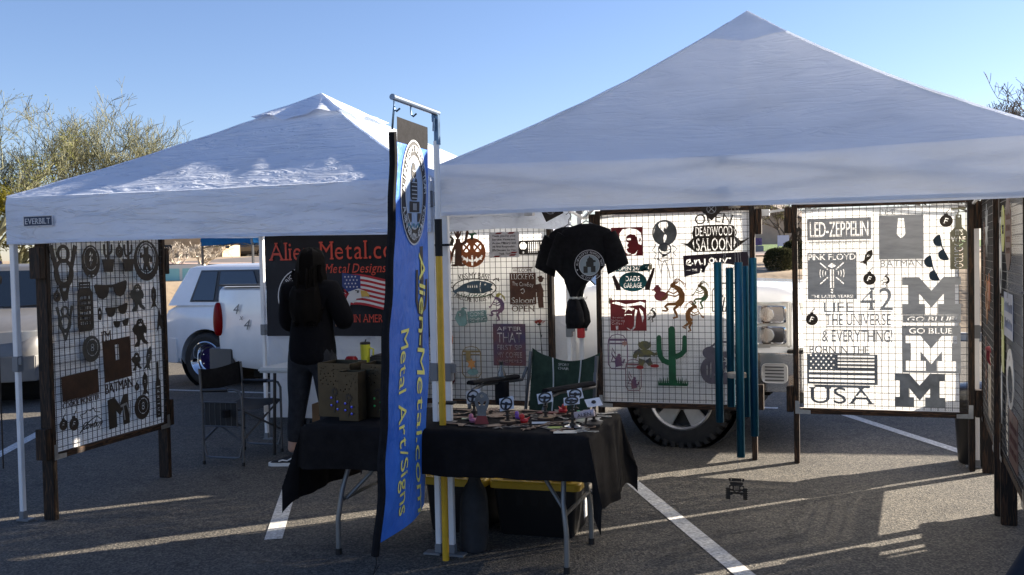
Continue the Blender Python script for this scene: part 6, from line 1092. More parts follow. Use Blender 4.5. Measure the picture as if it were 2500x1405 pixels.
person('person with long dark hair in black top and dark camouflage leggings, seen from behind', -3.99, 6.95, radians(4), 1.73, pm('black fleece', (.007, .007, .009), .95, bump=(25, .5, .01), spec=.1), CAMO, pm('black canvas shoe', (.012, .012, .014), .8), HAIR, .30,
       dict(sh=[(-.17, 0, 1.41), (.17, 0, 1.41)], el=[(-.25, .06, 1.13), (.27, .05, 1.16)], wr=[(-.12, .27, 1.12), (.13, .28, 1.14)]),
       dict(hip=[(-.105, 0, .86), (.105, .0, .86)], knee=[(-.15, .02, .49), (.12, .02, .48)], ankle=[(-.205, .0, .1), (.10, .03, .1)], toe=[(-.9, -.15), (.2, 1)], z=[0, 0], cuff=.05))
JEAN = pm('dark blue jeans', (.012, .016, .026), .9, nz=(20, .3), bump=(14, .6, .015))
person('person in dark jeans walking past, only the lower leg showing at the bottom right corner', .90, 4.3, radians(-90), 1.78, pm('charcoal jacket', (.03, .03, .033), .9), JEAN, pm('brown leather shoe', (.06, .035, .02), .6), pm('short brown hair', (.04, .025, .015), .6), .0,
       dict(sh=[(-.18, 0, 1.41), (.18, 0, 1.41)], el=[(-.24, -.06, 1.15), (.24, .05, 1.15)], wr=[(-.22, .1, .95), (.24, .22, .97)]),
       dict(hip=[(-.09, 0, .88), (.09, .0, .88)], knee=[(-.10, .14, .5), (.10, -.14, .48)], ankle=[(-.10, .26, .1), (.10, -.36, .12)], toe=[(0, 1), (0, 1)], z=[0, .03], cuff=.07))
# ---------------------------------------------------------------- vehicles
def carpaint(name, c, rough=.25): return pm(name, c, rough, .0, coat=.8, nz=(3, .05), spec=.5)
def wheel(parent, c, r, wd, kind, side, rimr):
    """tyre with tread blocks and a detailed rim; side = -1 faces local -y"""
    w_ = thing('wheel', None, None, c); w_.parent = parent
    MB().lathe([(rimr, -wd / 2 + .01), (r * .86, -wd / 2), (r * .95, -wd / 2 + .012), (r, -wd / 2 + .04), (r, wd / 2 - .04), (r * .95, wd / 2 - .012), (r * .86, wd / 2), (rimr, wd / 2 - .01)], n=44, axis='Y', cap=False).build('tyre', RUBBER, w_, smooth=.5)
    if kind == 'mud':
        tr = MB()
        for k in range(36):
            a = 2 * pi * k / 36
            for sy in (-1, 1):
                q = a + (.04 if sy > 0 else 0); R = Matrix.Rotation(-q, 3, 'Y'); tr.box(R @ Vector((r + .003, sy * wd * .27, 0)), (.022, wd * .4, .045 * r / .42), rot=R); tr.box(R @ Vector((r * .955, sy * (wd / 2 - .004), 0)), (.045, .016, .04 * r / .42), rot=R)
        tr.build('tread', RUBBER, w_, bevel=.003)
    ys = side * wd / 2; f = lambda q: ys - side * q
    if kind == 'mud':
        MB().lathe([(rimr + .012, f(.006)), (rimr, f(.0)), (rimr - .015, f(.02)), (rimr - .02, f(.1))], n=40, axis='Y', cap=False).build('rim', ALLOY, w_, smooth=.5)
        MB().lathe([(rimr - .012, f(.11)), (0, f(.11))], n=32, axis='Y', cap=False).build('rim_back', BLACK, w_)
        sp = MB()
        for k in range(5):
            R = Matrix.Rotation(-(2 * pi * k / 5 + .3), 3, 'Y')
            sp.add([R @ Vector(p) for p in ((rimr - .012, f(.02), -.075), (rimr - .012, f(.02), .075), (.07, f(.035), .05), (.07, f(.035), -.05), (rimr - .012, f(.06), -.075), (rimr - .012, f(.06), .075), (.07, f(.07), .05), (.07, f(.07), -.05))], [(0, 1, 2, 3), (4, 7, 6, 5), (0, 4, 5, 1), (1, 5, 6, 2), (2, 6, 7, 3), (3, 7, 4, 0)])
        sp.build('spokes', ALLOY, w_, bevel=.008)
        MB().lathe([(.105, f(.06)), (.105, f(.03)), (.09, f(.024)), (.055, f(.024)), (.05, f(.01)), (0, f(.006))], n=32, axis='Y').build('hub_cap', ALLOY, w_, smooth=.5)
        lg = MB()
        for k in range(8): R = Matrix.Rotation(2 * pi * k / 8, 3, 'Y'); lg.lathe([(.011, f(.03)), (.011, f(.008)), (.006, f(.004)), (0, f(.004))], R @ Vector((.077, 0, 0)), 8, 'Y')
        lg.build('lug_nuts', CHROME, w_)
    elif kind == 'dish':
        MB().lathe([(rimr + .012, f(.004)), (rimr, f(-.004)), (rimr - .012, f(.004)), (rimr - .03, f(.02)), (rimr * .72, f(.09)), (rimr * .64, f(.1))], n=44, axis='Y', cap=False).build('rim', CHROME, w_, smooth=.4)
        MB().lathe([(rimr * .66, f(.1)), (rimr * .6, f(.09)), (rimr * .3, f(.085)), (rimr * .26, f(.06)), (0, f(.055))], n=32, axis='Y').build('rim_centre', pm('violet black enamel', (.022, .012, .09), .3, .5), w_, smooth=.5)
        lg = MB()
        for k in range(5): R = Matrix.Rotation(2 * pi * k / 5, 3, 'Y'); lg.lathe([(.010, f(.09)), (.010, f(.07)), (0, f(.068))], R @ Vector((rimr * .45, 0, 0)), 8, 'Y')
        lg.build('lug_nuts', CHROME, w_)
    else:
        MB().lathe([(rimr, f(.01)), (rimr * .9, f(.03)), (rimr * .85, f(.04)), (rimr * .3, f(.03)), (0, f(.025))], n=32, axis='Y').build('rim', ALLOY, w_, smooth=.5)
    return w_
def shell(name, m, parent, st, cuts=(), top=.06, n_side=4, bev=.0):
    """body shell lofted along x through stations (x, z low, z high, half width); wheel arches cut out"""
    rings = []
    for x, zl, zh, hw in st:
        half = [(hw * .90, zl), (hw * .985, zl + .1), (hw, zl + (zh - zl) * .45), (hw * .995, zl + (zh - zl) * .75), (hw * .975, zh - top * .8), (hw * .93, zh - top * .15), (hw * .86, zh)]
        rings.append([Vector((x, -y, z)) for y, z in half] + [Vector((x, y, z)) for y, z in half[::-1]])
    o = MB().loft(rings).build(name, m, parent, smooth=.75)
    if cuts:
        cm = MB()
        for x, z, r, y0, y1 in cuts: cm.lathe([(r, y0), (r, y1)], (x, 0, z), 40, 'Y')
        c = cm.build('cutter', m, parent); md = o.modifiers.new('b', 'BOOLEAN'); md.object = c; md.operation = 'DIFFERENCE'; md.solver = 'EXACT'
        bpy.context.view_layer.update(); dg = bpy.context.evaluated_depsgraph_get(); me = bpy.data.meshes.new_from_object(o.evaluated_get(dg)); o.modifiers.clear(); o.data = me; bpy.data.objects.remove(c)
        bm = bmesh.new(); bm.from_mesh(me)
        for e in bm.edges:
            if len(e.link_faces) == 2: e.smooth = e.calc_face_angle(0) < .75
        for f in bm.faces: f.smooth = True
        bm.to_mesh(me); bm.free()
    return o
def cabin(m, parent, b0, b1, t0, t1, zb, zt, wb, wt, panes, name='cab'):
    """glasshouse: base x from b0 (front) to b1, roof x from t0 to t1; panes = fractions along the side split by pillars"""
    def rg(x0, x1, hw, z, r): return [Vector((x, y, z)) for x, y in rrect(min(x0, x1), -hw, max(x0, x1), hw, r, 5)]
    lp = lambda a, b, k: a + (b - a) * k
    o = MB().loft([rg(b0, b1, wb, zb, .06), rg(lp(b0, t0, .5), lp(b1, t1, .5), lp(wb, wt, .45), lp(zb, zt, .5), .08), rg(lp(b0, t0, .92), lp(b1, t1, .92), lp(wb, wt, .9), lp(zb, zt, .93), .1), rg(t0 - .05 * (1 if t0 > t1 else -1), t1 + .05 * (1 if t0 > t1 else -1), wt - .03, zt - .012, .12), rg(t0 - .25 * (1 if t0 > t1 else -1), t1 + .25 * (1 if t0 > t1 else -1), wt - .25, zt + .012, .12)]).build(name, m, parent, smooth=.6)
    g = lambda k, z: (lp(b0, t0, z), lp(b1, t1, z))
    for sy in (-1, 1):
        tq = []
        for f_, zf in ((panes[0][0] - .015, .09), (panes[-1][1] + .015, .09), (panes[-1][1] + .012, .87), (panes[0][0] - .012, .87)):
            x0, x1 = g(0, zf); tq.append(Vector((lp(x0, x1, f_), (lp(wb, wt, zf * .9 if zf < .5 else .45 + (zf - .5) * 1.07) + .008) * sy, lp(zb, zt, zf))))
        MB().loft([[p - Vector((0, sy * .03, 0)) for p in tq], tq]).build('window_trim', TRIM, o)
        for a, b in panes:
            pts = []
            for f_, zf in ((a, .12), (b, .12), (b, .84), (a, .84)):
                x0, x1 = g(0, zf); y = (lp(wb, wt, zf * .9 if zf < .5 else .45 + (zf - .5) * 1.07) + .016) * sy; pts.append(Vector((lp(x0, x1, f_), y, lp(zb, zt, zf))))
            c = sum(pts, Vector()) / 4; mb = MB(); nn = Vector((0, sy * .006, 0)); mb.loft([[p - nn for p in pts], [p for p in pts], [c + (p - c) * .97 + nn for p in pts]]); mb.build('side_window', GLASS, o, smooth=.3)
    sg_ = 1 if b0 > b1 else -1
    for nm, xb, xt, s_ in (('windscreen', b0, t0, sg_), ('rear_window', b1, t1, -sg_)):
        pts = [Vector((lp(xb, xt, zf) + .012 * s_, y * lp(wb, wt, zf), lp(zb, zt, zf))) for y, zf in ((-.86, .1), (.86, .1), (.84, .86), (-.84, .86))]; MB().loft([[p - Vector((.012 * s_, 0, 0)) for p in pts], [p + Vector((.004 * s_, 0, .002)) for p in pts]]).build(nm, GLASS, o)
    return o
LENS = pm('headlamp lens', (.5, .5, .48), .1, .3, coat=1.); REDL = pm('red lamp lens', (.2, .001, .003), .3, spec=.15); TRIM = pm('dark grey trim plastic', (.05, .052, .055), .55); DARKV = pm('wheel well black', (.006, .006, .006), .9)
def pickup(label, x, y, z, rz, paint, kind='mud', detail=True):
    T = thing('pickup_truck', label, 'pickup truck', (x, y, z), rz); ax = (-.98, -4.62); wr = .425
    body = shell('body', paint, T, [(0.0, .62, 1.26, .80), (-.05, .58, 1.33, .93), (-.2, .55, 1.365, .985), (-.6, .53, 1.385, 1.01), (-1.4, .5, 1.40, 1.015), (-2.0, .48, 1.37, 1.01), (-3.0, .47, 1.33, 1.01), (-4.12, .47, 1.33, 1.01)], [(ax[0], .44, .52, -1.2, 1.2)], top=.09)
    bed = shell('bed', paint, T, [(-4.17, .5, 1.395, 1.0), (-4.6, .5, 1.40, 1.012), (-5.2, .52, 1.40, 1.012), (-5.6, .55, 1.40, 1.005), (-5.86, .58, 1.40, .985), (-5.90, .62, 1.36, .95)], [(ax[1], .44, .52, -1.2, 1.2)], top=.05)
    MB().box((-5.02, -.945, 1.412), (1.66, .1, .02)).box((-5.02, .945, 1.412), (1.66, .1, .02)).build('rail_cap', TRIM, bed, bevel=.006)
    MB().box((-3.0, 0, .5), (5.4, 1.3, .16)).lathe([(.5, -.99), (.52, -.7), (.52, .7), (.5, .99)], (ax[0], 0, .46), 24, 'Y', cap=False).lathe([(.5, -.99), (.52, -.7), (.52, .7), (.5, .99)], (ax[1], 0, .46), 24, 'Y', cap=False).build('chassis', DARKV, T)
    cabin(paint, T, -1.72, -4.14, -2.45, -3.98, 1.31, 1.96, .965, .80, ((.16, .47), (.52, .86)))
    for a in ax:
        for sy in (-1, 1): wheel(T, (a, sy * .88, wr), wr, .28, kind, sy, .268)
    for sy in (-1, 1):
        hl = MB().loft([[Vector((xx, sy * yy, zz)) for xx, yy in ((.02, .62), (.0, .80), (-.08, .95), (-.30, 1.012), (-.46, 1.022), (-.46, .9), (-.1, .7))] for zz in (.86, .88, 1.21, 1.235)]).build('headlight', LENS, T, smooth=.5, bevel=.01)
        for zc in (1.135, .965):
            fr = MB().loft([[Vector((-.25 + px * k, sy * (1.016 + dy + .02 * (px + .12) * 0), zc + pz * k)) for px, pz in rrect(-.165, -.072, .15, .072, .03)] for k, dy in ((1.0, .0), (1.0, .012), (.9, .014), (.84, .004))]).build('lamp_frame', CHROME, hl, smooth=.5)
            MB().lathe([(.055, f_ * sy) if 0 else (r_, sy * y_) for r_, y_ in ((.058, 1.034), (.05, 1.024), (.03, 1.018), (0, 1.016))], (-.26, 0, zc), 20, 'Y').build('lamp_bowl', pm('bright lamp bowl', (.82, .82, .8), .15, .8), hl, smooth=.6)
        MB().loft([[Vector((-5.875 + .062 * sin(q) ** .6 * cos(t) * (1 - .15 * cos(q)), sy * (.975 + .05 * sin(q) ** .6 * sin(t)), 1.06 + .175 * cos(q))) for t in [2 * pi * j / 18 for j in range(18)]] for q in [.12 + (pi - .24) * k / 14 for k in range(15)]]).build('tail_light', REDL, T, smooth=.9)
        mr = MB().tube([(-1.95, sy * .98, 1.36), (-2.0, sy * 1.15, 1.42)], .018, 8).box((-2.02, sy * 1.25, 1.47), (.1, .2, .28)).build('mirror', TRIM, T, bevel=.02)
        for xx in (-2.78, -3.82): MB().box((xx, sy * 1.02, 1.18), (.2, .02, .03)).build('door_handle', CHROME if detail else TRIM, T, bevel=.006)
        MB().box((.0, sy * .93, .835), (.2, .22, .03)).build('lamp_gap', DARKV, T, bevel=.006)
        MB().box((-2.98, sy * 1.0135, .93), (.008, .003, .75)).box((-4.08, sy * 1.012, .93), (.008, .003, .75)).box((-1.92, sy * 1.0135, .95), (.008, .003, .75)).build('door_seam', DARKV, T)
        MB().tube([(ax[0] + .53 * cos(t), sy * 1.008, .44 + .53 * sin(t)) for t in [pi * k / 16 for k in range(17)]], .016, 6).tube([(ax[1] + .53 * cos(t), sy * 1.006, .44 + .53 * sin(t)) for t in [pi * k / 16 for k in range(17)]], .016, 6).build('arch_lip', paint, T, smooth=True)
    MB().loft([[Vector((a, b, zz)) for a, b in ((.10, -.78), (.02, -.98), (-.42, -1.03), (-.42, -.95), (.0, -.85), (.02, .85), (-.42, .95), (-.42, 1.03), (.02, .98), (.10, .78))] for zz in (.50, .53, .78, .82)]).build('front_bumper', pm('bright bumper chrome', (.74, .74, .73), .12, .92) if kind == 'mud' else TRIM, T, smooth=.5, bevel=.01)
    for sy in (-1, 1):
        fg = MB().loft([[Vector((px * k - .2, sy * (1.022 + dy), .655 + pz * k)) for px, pz in rrect(-.105, -.08, .105, .08, .04)] for k, dy in ((1, 0), (.98, .014), (.85, .008))]).build('fog_light', pm('silver trim', (.5, .5, .5), .35, .3), T, smooth=.4)
        sl_ = MB()
        for k in range(5): sl_.box((-.2, sy * 1.034, .60 + .027 * k), (.15, .006, .010))
        sl_.build('fog_slat', TRIM, fg)
    MB().box((.0, 0, .48), (.2, 1.7, .18)).build('air_dam', TRIM, T, bevel=.03)
    MB().box((.055, 0, 1.04), (.05, 1.24, .44)).build('grille', CHROME, T, bevel=.03)
    gm = MB()
    for k in range(5): gm.box((.085, 0, .88 + .08 * k), (.02, 1.14, .05))
    gm.build('grille_slats', BLACK, T, bevel=.006)
    MB().loft([[Vector((-5.92 - a, b, zz)) for a, b in ((.13, -.80), (.1, -.97), (-.06, -1.0), (-.22, -1.0), (-.22, -.9), (.0, -.85), (.0, .85), (-.22, .9), (-.22, 1.0), (-.06, 1.0), (.1, .97), (.13, .80))] for zz in (.52, .55, .72, .75)]).build('rear_bumper', pm('grey bumper', (.06, .062, .066), .5), T, smooth=.5, bevel=.01)
    if detail:
        GD = pm('grey decal', (.16, .165, .17), .5); dl = []
        for st_, dx, dz, h in (('4', -5.62, 1.17, .105), ('x', -5.55, 1.085, .06), ('4', -5.49, 1.01, .105)):
            a = text(st_, 0, 0, None, h, .06, shear=.3); b = [[(q[0] * .82, q[1] * .82) for q in c] for c in a]
            o = link('decal', plate([text(st_, 0, 0, None, h, .0, shear=.3)], .001), GD, bed, (dx, -1.024, dz), (pi / 2, 0, 0)); o.rotation_euler.x = pi / 2 - .01
    return T
WP = carpaint('white car paint', (.83, .84, .85))
TR = pickup('large white pickup truck with chrome headlights parked behind the tents', -.2, 9.24, 0, radians(-5.0), WP)
def wagon(label, x, y, rz, paint, name='wagon', cat='car', kind='dish', L_=4.25, hw=.86, zb=1.10, zt=1.62, hood=1.0, nose=3.05, tail=True):
    """x runs forward from the rear bumper"""
    T = thing(name, label, cat, (x, y, 0), rz); r = .355; ax = (.72, L_ - .86)
    body = shell('body', paint, T, [(0.02, .40, .95, hw * .80), (.04, .32, zb - .08, hw * .92), (.25, .28, zb, hw * .985), (1.2, .27, zb, hw), (2.6, .27, zb - .01, hw), (nose, .27, hood + .06, hw), (L_ - .5, .28, hood - .06, hw * .98), (L_ - .12, .3, hood - .2, hw * .93), (L_, .38, hood - .34, hw * .78)], [(a, r, r + .055, -1.2, 1.2) for a in ax], top=.08)
    MB().box((L_ / 2, 0, .36), (L_ - .5, 1.1, .2)).lathe([(.42, -hw + .03), (.42, hw - .03)], (ax[0], 0, r + .02), 24, 'Y', cap=False).lathe([(.42, -hw + .03), (.42, hw - .03)], (ax[1], 0, r + .02), 24, 'Y', cap=False).build('chassis', DARKV, T)
    cabin(paint, T, nose, .08, nose - .75, .36, zb - .02, zt, hw * .965, hw * .80, ((.20, .44), (.47, .72), (.74, .86)))
    for a in ax:
        for sy in (-1, 1): wheel(T, (a, sy * (hw - .105), r), r, .21, kind, sy, .235 if kind == 'dish' else .215)
    for sy in (-1, 1):
        hl = MB().loft([[Vector((xx, sy * yy, zz)) for xx, yy in ((L_ - .02, hw * .42), (L_ - .04, hw * .72), (L_ - .14, hw * .93), (L_ - .38, hw * .985), (L_ - .4, hw * .85), (L_ - .2, hw * .5))] for zz in (hood - .36, hood - .34, hood - .2, hood - .17)]).build('headlight', LENS, T, smooth=.5, bevel=.01)
        MB().lathe([(0, .0), (.05, .004), (.055, .012), (0, .02)], (L_ - .08, sy * hw * .72, hood - .27), 14, 'X').build('reflector', CHROME, hl, smooth=.5)
        if tail: MB().loft([[Vector((xx, sy * yy, zz)) for xx, yy in ((.0, hw * .7), (.02, hw * .9), (.14, hw * .99), (.14, hw * .9))] for zz in (zb - .32, zb - .3, zb - .06, zb - .04)]).build('tail_light', REDL, T, smooth=.5)
        MB().box((nose - .25, sy * (hw + .1), zb + .06), (.1, .17, .13)).build('mirror', paint, T, bevel=.03)
        for xx in (1.35, 2.3): MB().loft([[Vector((xx + px, sy * (hw + .004 + d), zb - .16 + pz)) for px, pz in rrect(-.11, -.018, .11, .018, .015)] for d in (-.004, .012)]).build('door_handle', paint, T, bevel=.004)
        MB().box((2.02, sy * (hw - .0005), .72), (.007, .003, .7)).box((1.02, sy * (hw - .002), .86), (.007, .003, .45)).build('door_seam', DARKV, T)
        fg = MB().lathe([(.0, -.03), (.075, -.03), (.095, .0), (.085, .015), (.075, .0)], (L_ - .07, sy * hw * .70, .42), 20, 'X').build('fog_light_bezel', BLACK, T, smooth=.5)
        MB().lathe([(.0, .0), (.05, .0), (.055, .03), (0, .04)], (L_ - .07, sy * hw * .70, .42), 16, 'X').build('fog_light', LENS, fg, smooth=.5)
        wp_ = MB().tube([(nose + .02, sy * .1, zb + .03), (nose - .08, sy * .62, zb + .06)], .008, 6).build('wiper', BLACK, T)
    MB().loft([[Vector((xx, yy, zz)) for xx, yy in ((L_ + .06, -hw * .6), (L_ - .02, -hw * .88), (L_ - .3, -hw * 1.005), (L_ - .32, -hw * .9), (L_ - .1, 0), (L_ - .32, hw * .9), (L_ - .3, hw * 1.005), (L_ - .02, hw * .88), (L_ + .06, hw * .6))] for zz in (.3, .33, .56, .60)]).build('front_bumper', paint, T, smooth=.5, bevel=.01)
    MB().loft([[Vector((xx, yy, zz)) for xx, yy in ((-.05, -hw * .7), (.02, -hw * .92), (.26, -hw * 1.005), (.26, hw * 1.005), (.02, hw * .92), (-.05, hw * .7))] for zz in (.3, .33, .6, .64)]).build('rear_bumper', paint, T, smooth=.5, bevel=.01)
    MB().box((L_ + .005, 0, hood - .30), (.04, hw * .8, .12)).build('grille', BLACK, T, bevel=.02); MB().box((L_ + .03, 0, .40), (.03, hw * 1.0, .10)).build('air_intake', BLACK, T, bevel=.02)
    return T
wagon('white boxy wagon with chrome and violet wheels parked behind the pickup truck', -8.72, 12.05, radians(-2), WP, tail=False)
GP_ = pm('dusty grey car paint', (.14, .137, .137), .42, .2, coat=.3, nz=(2, .3, (.2, .195, .185)))
hd2 = radians(-62)
wagon('dusty grey car with hazy headlights facing the camera behind the left tent leg', -9.68 - 4.5 * cos(hd2), 8.83 - 4.5 * sin(hd2), hd2, GP_, name='parked_car', kind='plain', L_=4.5, hw=.9, zb=1.1, zt=1.68, hood=1.06, nose=3.35)
PB = carpaint('pale blue car paint', (.34, .43, .52))
wagon('pale blue car far left, mostly hidden behind the grey car', -14.9, 9.2, radians(18), PB, name='parked_car', kind='plain', L_=4.6, hw=.88, zb=1.2, zt=1.85, hood=1.15, nose=3.5)
DT = pickup('dark grey pickup truck parked far away by the pale wall', 0, 0, 0, 0, carpaint('dark grey car paint', (.05, .05, .055)), kind='plain', detail=False)
q = Matrix.Rotation(-YAW, 3, 'Z').inverted() @ Vector((-24.0, 100, 0)); DT.location = (q.x, q.y, land(q.x, q.y)); DT.rotation_euler.z = YAW + radians(-24)
# ---------------------------------------------------------------- trees and background
def at(x, y):  # metres right of / ahead of the viewpoint axis -> site axes
    return (x * cos(YAW) - y * sin(YAW), x * sin(YAW) + y * cos(YAW))
BARKG = pm('green grey bark', (.15, .15, .085), .9, nz=(9, .4)); BARKB = pm('grey brown bark', (.10, .08, .06), .9, nz=(9, .4)); BARKW = pm('sun bleached branches', (.46, .41, .34), .9, nz=(9, .3))
def leafmat(n, c1, c2): 
    m = fabric_mat(n, c1, .35, bump=(3, .1, .01), dirt=.0); r = [x for x in m.node_tree.nodes if x.type == 'VALTORGB'][0]; r.color_ramp.elements[0].color = (*c1, 1); r.color_ramp.elements[1].color = (*c2, 1)
    nz = [x for x in m.node_tree.nodes if x.type == 'TEX_NOISE'][0]; nz.inputs['Scale'].default_value = 1.6; return m
PALO = leafmat('palo verde leaves', (.10, .12, .03), (.20, .21, .06)); OLIV = leafmat('yellow olive leaves', (.11, .11, .02), (.27, .24, .04)); SHRB = leafmat('dark shrub leaves', (.018, .024, .012), (.06, .06, .03))
def tree(name, label, loc, h, spread, seed, bark, leaf=None, stems=3, levels=5, lean=0., twig=.006, leaves=0, lsize=.05, r0=.09, droop=0., start=.18, group=None, cat='tree', kids=(2, 3), up=.35):
    T = thing(name, label, cat, loc, 0, group); R_ = random.Random(seed); mb = MB(); lf = MB(); tips = []
    def grow(p, d, L_, r, lv):
        n = 4 if lv > 1 else 3; pts = [p]; dd = d.copy()
        for k in range(n):
            dd = (dd + Vector((R_.gauss(0, .13), R_.gauss(0, .13), R_.gauss(.03, .07) - droop * (levels - lv) * .03))).normalized(); pts.append(pts[-1] + dd * L_ / n)
        mb.tube(pts, [max(twig * .5, r * (1 - .45 * k / n)) for k in range(n + 1)], 6 if lv >= levels - 1 else (4 if lv > 1 else 3), cap=False)
        if lv <= 1: tips.extend(pts[1:])
        if lv <= 0: return
        for k in range(R_.randint(*kids) + (1 if lv <= 2 else 0)):
            i = R_.randint(2 if lv >= levels - 1 else 1, n); q = pts[i]; a = R_.uniform(0, 6.28); o = dd.orthogonal().normalized(); o = Matrix.Rotation(a, 3, dd) @ o
            nd = (dd * R_.uniform(.55, 1.0) + o * R_.uniform(.35, .85) + Vector((0, 0, up * R_.random()))).normalized(); grow(q, nd, L_ * R_.uniform(.58, .82), r * .55, lv - 1)
    for s_ in range(stems):
        a = 2 * pi * s_ / stems + R_.random(); d = Vector((spread * cos(a) + lean, spread * sin(a), 1)).normalized(); grow(Vector((.08 * cos(a), .08 * sin(a), 0)) if stems > 1 else Vector(), d, h * .36, r0, levels)
    mb.build('branches' if stems > 1 else 'trunk', bark, T, fix=False)
    if leaf and leaves:
        for k in range(leaves):
            c = R_.choice(tips) + Vector((R_.gauss(0, .07), R_.gauss(0, .07), R_.gauss(0, .07))); u = Vector((R_.gauss(0, 1), R_.gauss(0, 1), R_.gauss(0, .6))).normalized() * lsize * R_.uniform(.6, 1.3); v = u.orthogonal().normalized() * lsize * .28; v.rotate(Matrix.Rotation(R_.uniform(0, 6.28), 3, u))
            lf.add([c - u - v * .2, c + v, c + u, c - v], [(0, 1, 2, 3)])
        lf.build('crown', leaf, T, fix=False)
    return T
def base(x, y): s_, t_ = at(x, y); return (s_, t_, land(s_, t_) - .05)
tree('palo_verde_tree', 'sparse green grey tree rising behind the left tent, the one with its trunk farther left', base(-11.9, 26), 5.2, .62, 4, BARKG, PALO, 3, 6, .05, leaves=1800, lsize=.03, twig=.009, kids=(3, 3))
tree('palo_verde_tree', 'sparse fine branched tree rising behind the left tent roof slope, the widest one', base(-11.0, 27.5), 5.3, .55, 9, BARKG, PALO, 4, 6, .08, leaves=1800, lsize=.03, twig=.009, kids=(3, 3))
tree('palo_verde_tree', 'green sparse tree cut off by the top of the left edge', base(-11.9, 21), 5.4, .45, 15, BARKG, PALO, 3, 6, -.02, leaves=3600, lsize=.035, twig=.0085, kids=(2, 3))
tree('bushy_tree', 'dense yellow olive tree at the left edge below the sparse branches', base(-12.6, 24.5), 3.0, .55, 22, BARKG, OLIV, 5, 5, 0, leaves=26000, lsize=.05, twig=.008, kids=(3, 3))
tree('bare_tree', 'dark nearly bare tree at the right edge above the tent roof', base(16.0, 30), 5.6, .5, 31, BARKB, PALO, 3, 6, -.12, leaves=900, lsize=.04, twig=.017, kids=(3, 3))
tree('bare_tree', 'sun bleached bare low tree on the gravel bank beyond the wagon', base(-12.6, 40), 1.35, .9, 41, BARKW, None, 5, 5, .1, twig=.012, r0=.06, kids=(2, 3))
tree('bare_tree', 'pale bare shrubby tree left of the blue canopy beside the dark gate', base(-14.9, 44), 1.2, .9, 47, BARKW, None, 4, 5, .0, twig=.014, r0=.06, kids=(2, 3))
tree('bare_tree', 'thin grey brown tree in front of the far house in the right gap', base(6.25, 30), 3.1, .5, 52, BARKB, None, 2, 6, .1, twig=.009, r0=.04, kids=(2, 3))
tree('bare_tree', 'grey brown bare tree beside the far house roof seen in the right gap', base(17.2, 62), 4.6, .6, 57, BARKB, PALO, 3, 6, .0, leaves=900, lsize=.07, twig=.02, kids=(2, 3))
def shrub(label, loc, r, h, seed, n=7000, flat=.75):
    T = thing('shrub', label, 'shrub', loc); R_ = random.Random(seed); lf = MB(); tw = MB()
    for k in range(n):
        a = R_.uniform(0, 6.28); q = R_.random() ** .4; e = R_.random() ** .7; rr = r * (.45 + .55 * sin(pi * (.12 + .72 * e))) * q * (1 + .08 * sin(3 * a + seed)); c = Vector((rr * cos(a), rr * sin(a), h * e * (1 - .1 * q * q))); s_ = R_.uniform(.014, .03)
        u = Vector((R_.gauss(0, 1), R_.gauss(0, 1), R_.gauss(0, .8))).normalized() * s_; v = u.orthogonal().normalized() * s_ * .5; v.rotate(Matrix.Rotation(R_.uniform(0, 6.28), 3, u)); lf.add([c - u, c + v, c + u, c - v], [(0, 1, 2, 3)])
    for k in range(60):
        a = R_.uniform(0, 6.28); q = R_.random(); tw.tube([(0, 0, 0), (r * .4 * q * cos(a), r * .4 * q * sin(a), h * .4), (r * .8 * q * cos(a + .2), r * .8 * q * sin(a + .2), h * .9)], [.008, .006, .003], 4)
    tw.build('stems', BARKW, T); lf.build('leaves', SHRB, T, fix=False); return T
shrub('rounded dark clipped shrub seen in the gap above the pickup hood', base(6.42, 23.6), .40, .60, 1)
shrub('dark loose shrub behind the wire at the left edge of the block M frame', base(7.0, 24.3), .36, .78, 2)
shrub('small dry tuft on the gravel bank above the white wagon roof, at its left', base(-9.0, 26), .16, .14, 3, 500)
# far wall with a dark gate, banked gravel and houses
WALLM = pm('pale block wall', (.42, .31, .19), .9, nz=(1.2, .1), bump=(8, .2, .02))
def bw():
    x0, y0 = -36., 92.; s_, t_ = at(x0, y0); T = thing('block_building', 'long pale tan block building far behind on the left', 'building', (s_, t_, land(s_, t_) - .2), YAW)
    MB().box((4.5, 3, 2.3), (9, 6, 4.6)).build('wall', WALLM, T); MB().box((4.5, 3, 4.66), (9.3, 6.3, .16)).build('parapet', pm('tan coping', (.4, .3, .2), .9), T)
    g = MB(); g.box((4.05, -.05, .95), (1.0, .08, 1.3)); g.build('gate', pm('dark gate panel', (.02, .02, .022), .7), T)
    sm = MB()
    for k in range(6): sm.box((4.5, -.012, .35 + .7 * k), (9, .02, .03))
    sm.build('course_line', pm('mortar shade', (.36, .26, .16), .95), T); return T
bw()
s_, t_ = at(-27, 112); w2 = MB().box((9, 0, 1.4), (34, .3, 2.8)).build('garden_wall', WALLM, None, loc=(s_, t_, land(s_, t_) - .2), rot=(0, 0, YAW)); tag(w2, 'long low tan garden wall behind the dark far pickup truck', 'wall')
pt_ = thing('planter_wall', 'low white wall with pale teal panels left of the white wagon', 'low wall', (*at(-10.0, 25.0), .95), YAW)
MB().box((.6, 0, .42), (3.2, .2, .5)).build('wall', pm('white render', (.66, .66, .62), .8), pt_, bevel=.01)
for k in range(5): MB().box((-.75 + .68 * k, -.105, .42), (.6, .02, .3)).build('panel', pm('pale teal panel', (.26, .55, .58), .7), pt_)
RK = pm('desert boulder', (.12, .09, .06), .95, nz=(3, .4), bump=(4, .8, .1))
